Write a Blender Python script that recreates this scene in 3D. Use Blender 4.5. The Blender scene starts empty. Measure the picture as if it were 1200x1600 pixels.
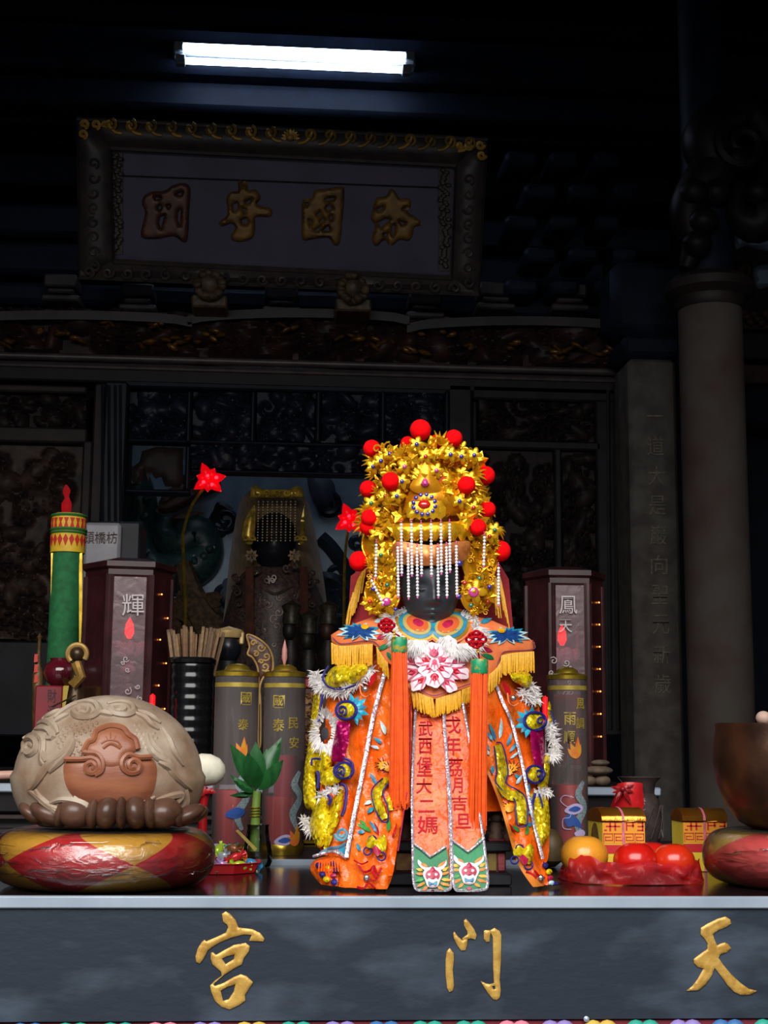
import bpy, math, random
import numpy as np
from mathutils import Vector, Matrix
from mathutils.geometry import delaunay_2d_cdt
from mathutils.bvhtree import BVHTree

SC = bpy.context.scene
COL = SC.collection
RND = random.Random(7)
PI = math.pi

# ---------------------------------------------------------------- camera
F, CX, CY = 2200.0, 600.0, 800.0          # focal length in photo pixels, image centre
CAM = Vector((0.0, 0.0, 1.43))
YAW, PIT, ROL = math.radians(4.1), math.atan(350 / 2200), 0.009
fwd = Vector((math.sin(YAW) * math.cos(PIT), math.cos(YAW) * math.cos(PIT), math.sin(PIT)))
r0 = Vector((math.cos(YAW), -math.sin(YAW), 0))
u0 = r0.cross(fwd)
right = r0 * math.cos(ROL) + u0 * math.sin(ROL)
up = u0 * math.cos(ROL) - r0 * math.sin(ROL)
cd = bpy.data.cameras.new('camera')
cd.sensor_fit = 'VERTICAL'
cd.sensor_height = 32.0
cd.sensor_width = 24.0
cd.lens = F / 1600 * 32.0
cd.clip_start = 0.05
cam = bpy.data.objects.new('camera', cd)
COL.objects.link(cam)
R = Matrix((right, up, -fwd)).transposed()
cam.matrix_world = Matrix.Translation(CAM) @ R.to_4x4()
SC.camera = cam

# ---------------------------------------------------------------- world, daylight, exposure
w = bpy.data.worlds.new('overcast_sky')
SC.world = w
w.use_nodes = True
bg = w.node_tree.nodes['Background']
bg.inputs[0].default_value = (0.80, 0.90, 1.0, 1)
bg.inputs[1].default_value = 0.20
vs = SC.view_settings
vs.view_transform = 'Standard'
vs.look = 'None'
vs.exposure = 0.0
vs.gamma = 1.0
vs.use_curve_mapping = False


def area(name, loc, target, sx, sy, power, col):
    l = bpy.data.lights.new(name, 'AREA')
    l.shape = 'RECTANGLE'
    l.size, l.size_y, l.energy, l.color = sx, sy, power, col
    o = bpy.data.objects.new(name, l)
    COL.objects.link(o)
    o.location = loc
    d = Vector(target) - Vector(loc)
    o.rotation_euler = d.to_track_quat('-Z', 'Y').to_euler()
    return o


# daylight of the open courtyard in front of the hall
area('courtyard_daylight', (-0.5, -1.6, 4.2), (0.2, 2.2, 1.3), 5.0, 3.2, 470, (1.0, 0.975, 0.94))


# ---------------------------------------------------------------- photo pixel -> place
def ray(px, py):
    return right * ((px - CX) / F) + up * ((CY - py) / F) + fwd


def at(px, py, Y):
    d = ray(px, py)
    return CAM + d * ((Y - CAM.y) / d.y)


def at_z(px, py, Z):
    d = ray(px, py)
    return CAM + d * ((Z - CAM.z) / d.z)


def mpp(Y):            # metres per photo pixel at depth Y
    return Y / F


# ---------------------------------------------------------------- mesh builder
def smooth_path(pts, n=6, closed=False):
    P = [np.array(p, float) for p in pts]
    m = len(P)
    out = []
    rng = range(m) if closed else range(m - 1)
    for i in rng:
        p1, p2 = P[i], P[(i + 1) % m]
        p0 = P[(i - 1) % m] if closed or i > 0 else p1
        p3 = P[(i + 2) % m] if closed or i < m - 2 else p2
        for k in range(n):
            t = k / n
            out.append(tuple(0.5 * ((2 * p1) + (p2 - p0) * t + (2 * p0 - 5 * p1 + 4 * p2 - p3) * t * t + (3 * p1 - p0 - 3 * p2 + p3) * t ** 3)))
    if not closed:
        out.append(tuple(P[-1]))
    return out


def ribbon(path, widths, n=6):
    p = np.array(smooth_path(path, n))
    w = np.interp(np.linspace(0, 1, len(p)), np.linspace(0, 1, len(widths)), widths)
    t = np.gradient(p, axis=0)
    t /= np.linalg.norm(t, axis=1)[:, None] + 1e-9
    nrm = np.stack([-t[:, 1], t[:, 0]], 1)
    a = p + nrm * w[:, None] / 2
    b = p - nrm * w[:, None] / 2
    return [tuple(x) for x in a] + [tuple(x) for x in b[::-1]]


def leaf(cx, cy, ang, L, w, bend=0.0, n=7):
    """pointed leaf outline in pixels, base at cx,cy, pointing along ang (degrees, 0 = right, 90 = up)"""
    a = math.radians(ang)
    ts = np.linspace(0, 1, n)
    up_, dn = [], []
    for t in ts:
        h = w / 2 * math.sin(PI * t ** 0.8)
        b = bend * L * t * t
        up_.append((t * L, b + h))
        dn.append((t * L, b - h))
    pts = up_ + dn[::-1][1:-1]
    return [(cx + x * math.cos(a) - y * math.sin(a), cy - (x * math.sin(a) + y * math.cos(a))) for x, y in pts]


def ellipse(cx, cy, rx, ry, n=20, rot=0):
    a = math.radians(rot)
    o = []
    for i in range(n):
        t = 2 * PI * i / n
        x, y = rx * math.cos(t), ry * math.sin(t)
        o.append((cx + x * math.cos(a) - y * math.sin(a), cy + x * math.sin(a) + y * math.cos(a)))
    return o


def spiral(cx, cy, r0_, r1_, turns, a0=0, n=28, flip=1):
    o = []
    for i in range(n):
        t = i / (n - 1)
        r = r0_ + (r1_ - r0_) * t
        a = math.radians(a0) + flip * turns * 2 * PI * t
        o.append((cx + r * math.cos(a), cy + r * math.sin(a)))
    return o


def inside(poly, x, y):
    c = False
    px, py = poly[:, 0], poly[:, 1]
    qx, qy = np.roll(px, 1), np.roll(py, 1)
    m = (py[None, :] > y[:, None]) != (qy[None, :] > y[:, None])
    xi = (qx - px)[None, :] * (y[:, None] - py[None, :]) / ((qy - py)[None, :] + 1e-12) + px[None, :]
    return (np.sum(m & (x[:, None] < xi), axis=1) % 2) == 1


def resample(pts, step):
    out = []
    m = len(pts)
    for i in range(m):
        a, b = pts[i], pts[(i + 1) % m]
        L = math.hypot(b[0] - a[0], b[1] - a[1])
        k = max(1, int(math.ceil(L / step)))
        for j in range(k):
            out.append((a[0] + (b[0] - a[0]) * j / k, a[1] + (b[1] - a[1]) * j / k))
    res = []
    for p in out:
        if not res or math.hypot(p[0] - res[-1][0], p[1] - res[-1][1]) > 1e-3:
            res.append(p)
    return res


class MB:
    def __init__(self):
        self.v, self.f = [], []

    def add(self, vs_, fs_):
        b = len(self.v)
        self.v += [tuple(x) for x in vs_]
        self.f += [tuple(b + i for i in q) for q in fs_]
        return self

    def box(self, c, s, rot=None, ch=0.0):
        c = Vector(c)
        hx, hy, hz = [k / 2 for k in s]
        vs_, fs_ = [], []
        ch = min(ch, hx * 0.9, hy * 0.9, hz * 0.9)
        if ch <= 0:
            for x in (-hx, hx):
                for y in (-hy, hy):
                    for z in (-hz, hz):
                        vs_.append(Vector((x, y, z)))
            fs_ = [(0, 1, 3, 2), (4, 6, 7, 5), (0, 4, 5, 1), (2, 3, 7, 6), (0, 2, 6, 4), (1, 5, 7, 3)]
        else:
            idx = {}
            for sx in (-1, 1):
                for sy in (-1, 1):
                    for sz in (-1, 1):
                        for a in range(3):
                            p = [sx * (hx - ch), sy * (hy - ch), sz * (hz - ch)]
                            p[a] = (sx * hx, sy * hy, sz * hz)[a]
                            idx[(sx, sy, sz, a)] = len(vs_)
                            vs_.append(Vector(p))
            for a in range(3):
                b, c2 = (a + 1) % 3, (a + 2) % 3
                for s_ in (-1, 1):
                    q = []
                    for sb, sc in ((-1, -1), (1, -1), (1, 1), (-1, 1)):
                        k = [0, 0, 0]
                        k[a], k[b], k[c2] = s_, sb, sc
                        q.append(idx[(k[0], k[1], k[2], a)])
                    fs_.append(tuple(q if s_ > 0 else q[::-1]))
                for sb in (-1, 1):
                    for sc in (-1, 1):
                        k1, k2 = [0, 0, 0], [0, 0, 0]
                        k1[a], k1[b], k1[c2] = -1, sb, sc
                        k2[a], k2[b], k2[c2] = 1, sb, sc
                        q = (idx[(*k1, b)], idx[(*k2, b)], idx[(*k2, c2)], idx[(*k1, c2)])
                        fs_.append(q if sb * sc < 0 else q[::-1])
            for sx in (-1, 1):
                for sy in (-1, 1):
                    for sz in (-1, 1):
                        q = tuple(idx[(sx, sy, sz, a)] for a in range(3))
                        fs_.append(q if sx * sy * sz > 0 else q[::-1])
        if rot is not None:
            vs_ = [rot @ x for x in vs_]
        return self.add([x + c for x in vs_], fs_)

    def tube(self, pts, r, seg=8, closed=False, cap=True, flat=None):
        P = [Vector(p) for p in pts]
        n = len(P)
        rr = [r] * n if isinstance(r, (int, float)) else list(np.interp(np.linspace(0, 1, n), np.linspace(0, 1, len(r)), r))
        T = []
        for i in range(n):
            a = P[(i - 1) % n] if closed or i > 0 else P[i]
            b = P[(i + 1) % n] if closed or i < n - 1 else P[i]
            t = (b - a)
            T.append(t.normalized() if t.length > 1e-9 else (T[-1] if T else Vector((0, 0, 1))))
        ref = Vector((0, 1, 0)) if abs(T[0].y) < 0.9 else Vector((1, 0, 0))
        N = (ref - T[0] * ref.dot(T[0])).normalized()
        vs_, fs_ = [], []
        for i in range(n):
            N = N - T[i] * N.dot(T[i])
            N = N.normalized() if N.length > 1e-6 else T[i].orthogonal().normalized()
            B = T[i].cross(N)
            for k in range(seg):
                a = 2 * PI * k / seg
                vs_.append(P[i] + (N * math.cos(a) * (flat or 1.0) + B * math.sin(a)) * rr[i])
        for i in range(n if closed else n - 1):
            j = (i + 1) % n
            for k in range(seg):
                l = (k + 1) % seg
                fs_.append((i * seg + k, i * seg + l, j * seg + l, j * seg + k))
        if cap and not closed:
            fs_.append(tuple(range(seg))[::-1])
            fs_.append(tuple((n - 1) * seg + k for k in range(seg)))
        return self.add(vs_, fs_)

    def lathe(self, prof, c=(0, 0, 0), seg=32, rot=None, close=False, sx=1.0, sy=1.0):
        """prof: (radius, z) from bottom to top"""
        c = Vector(c)
        vs_, fs_ = [], []
        n = len(prof)
        for (r, z) in prof:
            for k in range(seg):
                a = 2 * PI * k / seg
                p = Vector((r * math.cos(a) * sx, r * math.sin(a) * sy, z))
                vs_.append((rot @ p if rot is not None else p) + c)
        for i in range(n if close else n - 1):
            j = (i + 1) % n
            for k in range(seg):
                l = (k + 1) % seg
                fs_.append((i * seg + k, i * seg + l, j * seg + l, j * seg + k))
        if not close:
            if prof[0][0] > 1e-6:
                fs_.append(tuple(range(seg))[::-1])
            if prof[-1][0] > 1e-6:
                fs_.append(tuple((n - 1) * seg + k for k in range(seg)))
        return self.add(vs_, fs_)

    def ell(self, c, r, nu=16, nv=10, rot=None, fn=None):
        c = Vector(c)
        if isinstance(r, (int, float)):
            r = (r, r, r)
        vs_, fs_ = [], []
        for i in range(nv + 1):
            th = PI * i / nv
            for k in range(nu):
                a = 2 * PI * k / nu
                p = Vector((r[0] * math.sin(th) * math.cos(a), r[1] * math.sin(th) * math.sin(a), -r[2] * math.cos(th)))
                if fn:
                    p = fn(p)
                vs_.append((rot @ p if rot is not None else p) + c)
        for i in range(nv):
            for k in range(nu):
                l = (k + 1) % nu
                fs_.append((i * nu + k, i * nu + l, (i + 1) * nu + l, (i + 1) * nu + k))
        return self.add(vs_, fs_)

    def patch(self, outline, W, f=0.0, thick=0.002, step=6.0, bulge=0.0, bw=None, holes=(), back=None):
        """solid sheet: outline in 2-D, W(x, y, depth) -> point, f depth function, thickness behind it"""
        ff = f if callable(f) else (lambda x, y: f)
        loops = [resample([(p[0], -p[1]) for p in outline], step)] + [resample([(p[0], -p[1]) for p in h], step) for h in holes]
        pts, edges = [], []
        for lp in loops:
            b = len(pts)
            pts += lp
            edges += [(b + i, b + (i + 1) % len(lp)) for i in range(len(lp))]
        A = [np.array(lp) for lp in loops]
        x0, y0 = A[0].min(0)
        x1, y1 = A[0].max(0)
        gx, gy = np.meshgrid(np.arange(x0 + step / 2, x1, step), np.arange(y0 + step / 2, y1, step * 0.87))
        gx = gx + (np.arange(gx.shape[0]) % 2)[:, None] * step / 2
        gx, gy = gx.ravel(), gy.ravel()
        seg_a = np.concatenate(A)
        seg_b = np.concatenate([np.roll(a, -1, 0) for a in A])

        def bdist(q):
            ab = seg_b - seg_a
            ap = q[:, None, :] - seg_a[None]
            t = np.clip((ap * ab[None]).sum(2) / ((ab * ab).sum(1)[None] + 1e-12), 0, 1)
            return np.sqrt(((ap - t[..., None] * ab[None]) ** 2).sum(2).min(1))

        if len(gx):
            ok = inside(A[0], gx, gy)
            for h in A[1:]:
                ok &= ~inside(h, gx, gy)
            g = np.stack([gx[ok], gy[ok]], 1)
            if len(g):
                g = g[bdist(g) > step * 0.4]
                pts = pts + [tuple(p) for p in g]
        r = delaunay_2d_cdt([Vector(p) for p in pts], edges, [], 0, 1e-5)
        V = np.array([(p.x, p.y) for p in r[0]])
        T = [t for t in r[2] if len(t) == 3]
        if not T:
            return self
        ct = V[np.array(T)].mean(1)
        ok = inside(A[0], ct[:, 0], ct[:, 1])
        for h in A[1:]:
            ok &= ~inside(h, ct[:, 0], ct[:, 1])
        T = [t for t, k in zip(T, ok) if k]
        d = bdist(V)
        if bw is None:
            bw = max(d.max(), 1e-6)
        bl = bulge * np.sin(np.clip(d / bw, 0, 1) * PI / 2)
        n = len(V)
        vs_ = []
        base = []
        for i in range(n):
            x, y = V[i][0], -V[i][1]
            base.append(ff(x, y))
            vs_.append(W(x, y, base[i] - bl[i]))
        for i in range(n):
            x, y = V[i][0], -V[i][1]
            vs_.append(W(x, y, (back if back is not None else base[i] + thick)))
        fs_ = []
        cnt = {}
        for t in T:
            a, b, c = t
            if (V[b][0] - V[a][0]) * (V[c][1] - V[a][1]) - (V[b][1] - V[a][1]) * (V[c][0] - V[a][0]) < 0:
                b, c = c, b
            fs_.append((a, b, c))
            fs_.append((n + a, n + c, n + b))
            for e in ((a, b), (b, c), (c, a)):
                cnt[e] = 1
        for (a, b) in list(cnt):
            if (b, a) not in cnt:
                fs_.append((b, a, n + a, n + b))
        return self.add(vs_, fs_)

    def stroke(self, path, width, W, f, off=0.0, n=5, seg=6, closed=False, sm=True, taper=None, flat=None):
        ff = f if callable(f) else (lambda x, y: f)
        p = smooth_path(path, n, closed) if sm else path
        q = [W(x, y, ff(x, y) - off) for x, y in p]
        return self.tube(q, taper if taper else width, seg, closed=closed, flat=flat)

    def glyph(self, ch, boxpx, W, f, off=0.001, thick=0.002, bold=0.0):
        V, T = glyph_data(ch, bold)
        x0, y0, x1, y1 = boxpx
        ff = f if callable(f) else (lambda x, y: f)
        P = [(x0 + (x1 - x0) * a, y1 + (y0 - y1) * b) for a, b in V]
        n = len(P)
        vs_ = [W(x, y, ff(x, y) - off - thick) for x, y in P] + [W(x, y, ff(x, y) - off) for x, y in P]
        fs_, cnt = [], {}
        for t in T:
            fs_.append(tuple(t))
            fs_.append(tuple(n + i for i in t[::-1]))
            for i in range(len(t)):
                cnt[(t[i], t[(i + 1) % len(t)])] = 1
        for (a, b) in list(cnt):
            if (b, a) not in cnt:
                fs_.append((b, a, n + a, n + b))
        return self.add(vs_, fs_)

    def mesh(self, name, mat, origin=(0, 0, 0), sharp=40, smooth=True):
        me = bpy.data.meshes.new(name)
        o = Vector(origin)
        me.from_pydata([Vector(p) - o for p in self.v], [], self.f)
        me.materials.append(mat)
        if smooth:
            me.shade_smooth()
            me.set_sharp_from_angle(angle=math.radians(sharp))
        return me

    def build(self, name, mat, parent=None, sharp=40, label=None, smooth=True):
        org = root_loc(parent) if parent is not None else (0, 0, 0)
        o = bpy.data.objects.new(name, self.mesh(name, mat, org, sharp, smooth))
        COL.objects.link(o)
        if parent is not None:
            o.parent = parent
        if label:
            o['label'] = label
        return o

    def solo(self, name, mat, label, cat, group=None, sharp=40, kind=None):
        """a thing that is one mesh, its origin at its base"""
        a = np.array(self.v)
        lo, hi = a.min(0), a.max(0)
        base = ((lo[0] + hi[0]) / 2, (lo[1] + hi[1]) / 2, lo[2])
        o = bpy.data.objects.new(name, self.mesh(name, mat, base, sharp))
        o.location = base
        COL.objects.link(o)
        tag(o, label, cat, group, kind)
        ROOT[o.name] = Vector(base)
        return o

    def struct(self, name, mat, parent=None, sharp=40):
        o = self.build(name, mat, parent, sharp)
        if parent is None:
            o['kind'] = 'structure'
            ROOT[o.name] = Vector((0, 0, 0))
        return o


ROOT = {}


def root_loc(o):
    while o.parent is not None:
        o = o.parent
    return ROOT.get(o.name, Vector((0, 0, 0)))


def tag(o, label=None, cat=None, group=None, kind=None):
    if label:
        o['label'] = label
    if cat:
        o['category'] = cat
    if group:
        o['group'] = group
    if kind:
        o['kind'] = kind


def thing(name, label, cat, base, group=None):
    o = bpy.data.objects.new(name, None)
    o.empty_display_size = 0.05
    o.location = Vector(base)
    COL.objects.link(o)
    tag(o, label, cat, group)
    ROOT[o.name] = Vector(base)
    return o


def inst(me, name, M, parent=None):
    """place shared mesh data with matrix M (world); parent is a root or a part of one"""
    o = bpy.data.objects.new(name, me)
    COL.objects.link(o)
    if parent is not None:
        o.parent = parent
        M = Matrix.Translation(-root_loc(parent)) @ M
    o.matrix_local = M
    return o


_G = {}


def glyph_data(ch, bold=0.0):
    k = (ch, bold)
    if k in _G:
        return _G[k]
    c = bpy.data.curves.new('glyph', 'FONT')
    c.body = ch
    c.size = 1
    c.resolution_u = 3
    c.offset = bold
    o = bpy.data.objects.new('glyph', c)
    COL.objects.link(o)
    dg = bpy.context.evaluated_depsgraph_get()
    dg.update()
    e = o.evaluated_get(dg)
    m = e.to_mesh()
    V = np.array([(p.co.x, p.co.y) for p in m.vertices])
    T = []
    for p in m.polygons:
        t = list(p.vertices)
        a = 0
        for i in range(len(t)):
            q, r = V[t[i]], V[t[(i + 1) % len(t)]]
            a += q[0] * r[1] - q[1] * r[0]
        T.append(t if a > 0 else t[::-1])
    e.to_mesh_clear()
    bpy.data.objects.remove(o)
    bpy.data.curves.remove(c)
    lo, hi = V.min(0), V.max(0)
    s = hi - lo
    if s[0] > 2.2 * s[1]:                    # a flat stroke such as one: keep its shape
        lo = np.array([lo[0], (lo[1] + hi[1]) / 2 - s[0] / 2])
        s = np.array([s[0], s[0]])
    V = (V - lo) / s
    _G[k] = (V, T)
    return _G[k]


# ---------------------------------------------------------------- materials
def lin(h):
    h = h.lstrip('#')
    c = [int(h[i:i + 2], 16) / 255 for i in (0, 2, 4)]
    return tuple(x / 12.92 if x <= 0.04045 else ((x + 0.055) / 1.055) ** 2.4 for x in c) + (1.0,)


_M = {}


def mat(name, col, col2=None, rough=0.5, metal=0.0, nscale=30.0, bump=0.0, bscale=None, bdist=0.002, glitter=0.0, gscale=200.0,
        emit=None, es=0.0, trans=0.0, ior=1.45, alpha=1.0, sheen=0.0, coat=0.0, spec=0.5, lo=0.35, hi=0.65, stretch=None, sss=0.0):
    if name in _M:
        return _M[name]
    m = bpy.data.materials.new(name)
    m.use_nodes = True
    nt = m.node_tree
    nd, lk = nt.nodes, nt.links
    b = nd['Principled BSDF']
    b.inputs['Base Color'].default_value = lin(col)
    b.inputs['Roughness'].default_value = rough
    b.inputs['Metallic'].default_value = metal
    b.inputs['IOR'].default_value = ior
    b.inputs['Alpha'].default_value = alpha
    b.inputs['Transmission Weight'].default_value = trans
    b.inputs['Sheen Weight'].default_value = sheen
    b.inputs['Coat Weight'].default_value = coat
    b.inputs['Specular IOR Level'].default_value = spec
    if sss:
        b.inputs['Subsurface Weight'].default_value = sss
        b.inputs['Subsurface Radius'].default_value = (0.01, 0.004, 0.003)
    if emit:
        b.inputs['Emission Color'].default_value = lin(emit)
        b.inputs['Emission Strength'].default_value = es
    tc = nd.new('ShaderNodeTexCoord')
    src = tc.outputs['Object']
    if stretch:
        mp = nd.new('ShaderNodeMapping')
        mp.inputs['Scale'].default_value = stretch
        lk.new(src, mp.inputs['Vector'])
        src = mp.outputs['Vector']
    if col2:
        n = nd.new('ShaderNodeTexNoise')
        n.inputs['Scale'].default_value = nscale
        n.inputs['Detail'].default_value = 5
        lk.new(src, n.inputs['Vector'])
        r = nd.new('ShaderNodeValToRGB')
        r.color_ramp.elements[0].position = lo
        r.color_ramp.elements[1].position = hi
        r.color_ramp.elements[0].color = lin(col)
        r.color_ramp.elements[1].color = lin(col2)
        lk.new(n.outputs['Fac'], r.inputs['Fac'])
        lk.new(r.outputs['Color'], b.inputs['Base Color'])
    nrm = None
    if glitter:
        v = nd.new('ShaderNodeTexVoronoi')
        v.inputs['Scale'].default_value = gscale
        lk.new(src, v.inputs['Vector'])
        s1 = nd.new('ShaderNodeVectorMath')
        s1.operation = 'SUBTRACT'
        s1.inputs[1].default_value = (0.5, 0.5, 0.5)
        lk.new(v.outputs['Color'], s1.inputs[0])
        s2 = nd.new('ShaderNodeVectorMath')
        s2.operation = 'SCALE'
        s2.inputs['Scale'].default_value = glitter
        lk.new(s1.outputs['Vector'], s2.inputs[0])
        g = nd.new('ShaderNodeNewGeometry')
        s3 = nd.new('ShaderNodeVectorMath')
        lk.new(g.outputs['Normal'], s3.inputs[0])
        lk.new(s2.outputs['Vector'], s3.inputs[1])
        s4 = nd.new('ShaderNodeVectorMath')
        s4.operation = 'NORMALIZE'
        lk.new(s3.outputs['Vector'], s4.inputs[0])
        nrm = s4.outputs['Vector']
    if bump:
        n2 = nd.new('ShaderNodeTexNoise')
        n2.inputs['Scale'].default_value = bscale or nscale * 2
        n2.inputs['Detail'].default_value = 4
        lk.new(src, n2.inputs['Vector'])
        bp = nd.new('ShaderNodeBump')
        bp.inputs['Strength'].default_value = bump
        bp.inputs['Distance'].default_value = bdist
        lk.new(n2.outputs['Fac'], bp.inputs['Height'])
        if nrm is not None:
            lk.new(nrm, bp.inputs['Normal'])
        nrm = bp.outputs['Normal']
    if nrm is not None:
        lk.new(nrm, b.inputs['Normal'])
    _M[name] = m
    return m


def film_mat(name, col, fac=0.12, rough=0.08, bump=0.6, bscale=40.0, stretch=None, haze=0.0):
    """thin clear plastic: mostly see-through, with gloss"""
    if name in _M:
        return _M[name]
    m = bpy.data.materials.new(name)
    m.use_nodes = True
    nt = m.node_tree
    nd, lk = nt.nodes, nt.links
    nd.remove(nd['Principled BSDF'])
    out = nd['Material Output']
    t = nd.new('ShaderNodeBsdfTransparent')
    t.inputs[0].default_value = lin(col)
    g = nd.new('ShaderNodeBsdfGlossy')
    g.inputs['Roughness'].default_value = rough
    tc = nd.new('ShaderNodeTexCoord')
    src = tc.outputs['Object']
    if stretch:
        mp = nd.new('ShaderNodeMapping')
        mp.inputs['Scale'].default_value = stretch
        lk.new(src, mp.inputs['Vector'])
        src = mp.outputs['Vector']
    n = nd.new('ShaderNodeTexNoise')
    n.inputs['Scale'].default_value = bscale
    n.inputs['Detail'].default_value = 6
    n.inputs['Distortion'].default_value = 1.2
    lk.new(src, n.inputs['Vector'])
    bp = nd.new('ShaderNodeBump')
    bp.inputs['Strength'].default_value = bump
    bp.inputs['Distance'].default_value = 0.004
    lk.new(n.outputs['Fac'], bp.inputs['Height'])
    lk.new(bp.outputs['Normal'], g.inputs['Normal'])
    fr = nd.new('ShaderNodeFresnel')
    fr.inputs['IOR'].default_value = 1.45
    lk.new(bp.outputs['Normal'], fr.inputs['Normal'])
    ma = nd.new('ShaderNodeMath')
    ma.operation = 'ADD'
    ma.use_clamp = True
    ma.inputs[1].default_value = fac
    lk.new(fr.outputs[0], ma.inputs[0])
    mx = nd.new('ShaderNodeMixShader')
    lk.new(ma.outputs[0], mx.inputs[0])
    lk.new(t.outputs[0], mx.inputs[1])
    lk.new(g.outputs[0], mx.inputs[2])
    last = mx.outputs[0]
    if haze:
        df = nd.new('ShaderNodeBsdfDiffuse')
        df.inputs[0].default_value = lin(col)
        mh = nd.new('ShaderNodeMixShader')
        mh.inputs[0].default_value = haze
        lk.new(last, mh.inputs[1])
        lk.new(df.outputs[0], mh.inputs[2])
        last = mh.outputs[0]
    lk.new(last, out.inputs['Surface'])
    _M[name] = m
    return m


# ================================================================ palette
black_wood = mat('black_lacquer_wood', '#15161a', '#22242a', rough=0.45, nscale=6, bump=0.2, bscale=40, spec=.18)
dark_wood = mat('dark_carved_wood', '#2a211f', '#181516', rough=0.55, nscale=14, bump=0.4, bscale=60, spec=.18)
brown_wood = mat('smoked_brown_wood', '#3a2a24', '#231a18', rough=0.5, nscale=18, bump=0.4, bscale=70, spec=.18)
navy_wood = mat('navy_painted_wood', '#141c2c', '#0e1420', rough=0.6, nscale=9, bump=0.3, bscale=30, spec=.18)
gilt_old = mat('worn_gilding', '#8a6532', '#4a3018', rough=0.4, metal=0.6, nscale=40, bump=0.4, bscale=80)
gilt_dull = mat('smoked_gilding', '#6b5128', '#3a2c1c', rough=0.5, metal=0.35, nscale=30, bump=0.4, bscale=60)
stone = mat('grey_granite', '#57534e', '#423d3a', rough=0.85, nscale=12, bump=0.4, bscale=120)
stone_red = mat('weathered_granite', '#524c47', '#4a3835', rough=0.85, nscale=5, bump=0.4, bscale=120)
gold_paint = mat('gold_leaf_lettering', '#c9a251', '#a97f35', rough=0.42, metal=0.25, nscale=60, bump=0.3, bscale=150)
gold_bright = mat('polished_gold_foil', '#f4bc24', '#dc9c10', rough=0.24, metal=0.62, nscale=70, bump=0.35, bscale=120, bdist=0.003, glitter=0.3, gscale=110)
gold_amber = mat('amber_gold_sheet', '#e9a21a', '#c77c0c', rough=0.3, metal=0.55, nscale=30, bump=0.25, bscale=90)
gold_trim = mat('brushed_gold_trim', '#c6a63c', '#9a7d22', rough=0.28, metal=0.85, nscale=40)
steel = mat('aluminium_edge', '#aab7c5', '#97a5b4', rough=0.3, metal=0.3, nscale=8, bump=0.05, bscale=60)
white_plastic = mat('white_lamp_housing', '#7c8188', rough=0.4)
tube_glow = mat('lit_fluorescent_tube', '#ffffff', emit='#cfe4ff', es=16.0)


def Z(px, py, Y):
    return at(px, py, Y).z


def X(px, py, Y):
    return at(px, py, Y).x


def carve(mb, x0, z0, x1, z1, Y, amp=0.03, n=40, seed=1, nx=70, nz=70, size=None):
    """carved relief sheet: curls and lumps standing out of a board towards -Y"""
    rn = random.Random(seed)
    gx, gz = np.meshgrid(np.linspace(x0, x1, nx), np.linspace(z0, z1, nz))
    H = np.zeros_like(gx)
    S = size or min(x1 - x0, z1 - z0) * 0.22
    for k in range(n):
        cx, cz = rn.uniform(x0, x1), rn.uniform(z0, z1)
        if k % 3 == 0:
            a, b, t = rn.uniform(.3, .7) * S, rn.uniform(.4, 1.1) * S, rn.uniform(0, PI)
            u = (gx - cx) * math.cos(t) + (gz - cz) * math.sin(t)
            v = -(gx - cx) * math.sin(t) + (gz - cz) * math.cos(t)
            q = 1 - (u / a) ** 2 - (v / b) ** 2
            H = np.maximum(H, np.sqrt(np.clip(q, 0, 1)) * rn.uniform(.5, 1))
        else:
            fl = rn.choice((-1, 1))
            sp = np.array(spiral(cx, cz, S * .12, S * rn.uniform(.5, .95), rn.uniform(.8, 1.6), rn.uniform(0, 360), 16, fl))
            d = np.full(gx.shape, 9.0)
            for p in sp:
                d = np.minimum(d, (gx - p[0]) ** 2 + (gz - p[1]) ** 2)
            H = np.maximum(H, np.exp(-d / (S * .13) ** 2) * rn.uniform(.6, 1))
    H[0, :] = H[-1, :] = 0
    H[:, 0] = H[:, -1] = 0
    vs_ = [(gx[i, j], Y - amp * H[i, j], gz[i, j]) for i in range(nz) for j in range(nx)]
    fs_ = [(i * nx + j, i * nx + j + 1, (i + 1) * nx + j + 1, (i + 1) * nx + j) for i in range(nz - 1) for j in range(nx - 1)]
    b = len(vs_)
    vs_ += [(x0, Y + .02, z0), (x1, Y + .02, z0), (x1, Y + .02, z1), (x0, Y + .02, z1)]
    fs_.append((b + 3, b + 2, b + 1, b))
    fs_.append(tuple(range(nx))[::-1] + (b, b + 1))
    fs_.append(tuple((nz - 1) * nx + j for j in range(nx)) + (b + 2, b + 3))
    fs_.append(tuple(i * nx for i in range(nz)) + (b + 3, b))
    fs_.append(tuple(i * nx + nx - 1 for i in range(nz))[::-1] + (b + 1, b + 2))
    return mb.add(vs_, fs_)


def bx(mb, x0, x1, y0, y1, z0, z1, ch=0.0):
    return mb.box(((x0 + x1) / 2, (y0 + y1) / 2, (z0 + z1) / 2), (x1 - x0, y1 - y0, z1 - z0), ch=ch)


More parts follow.
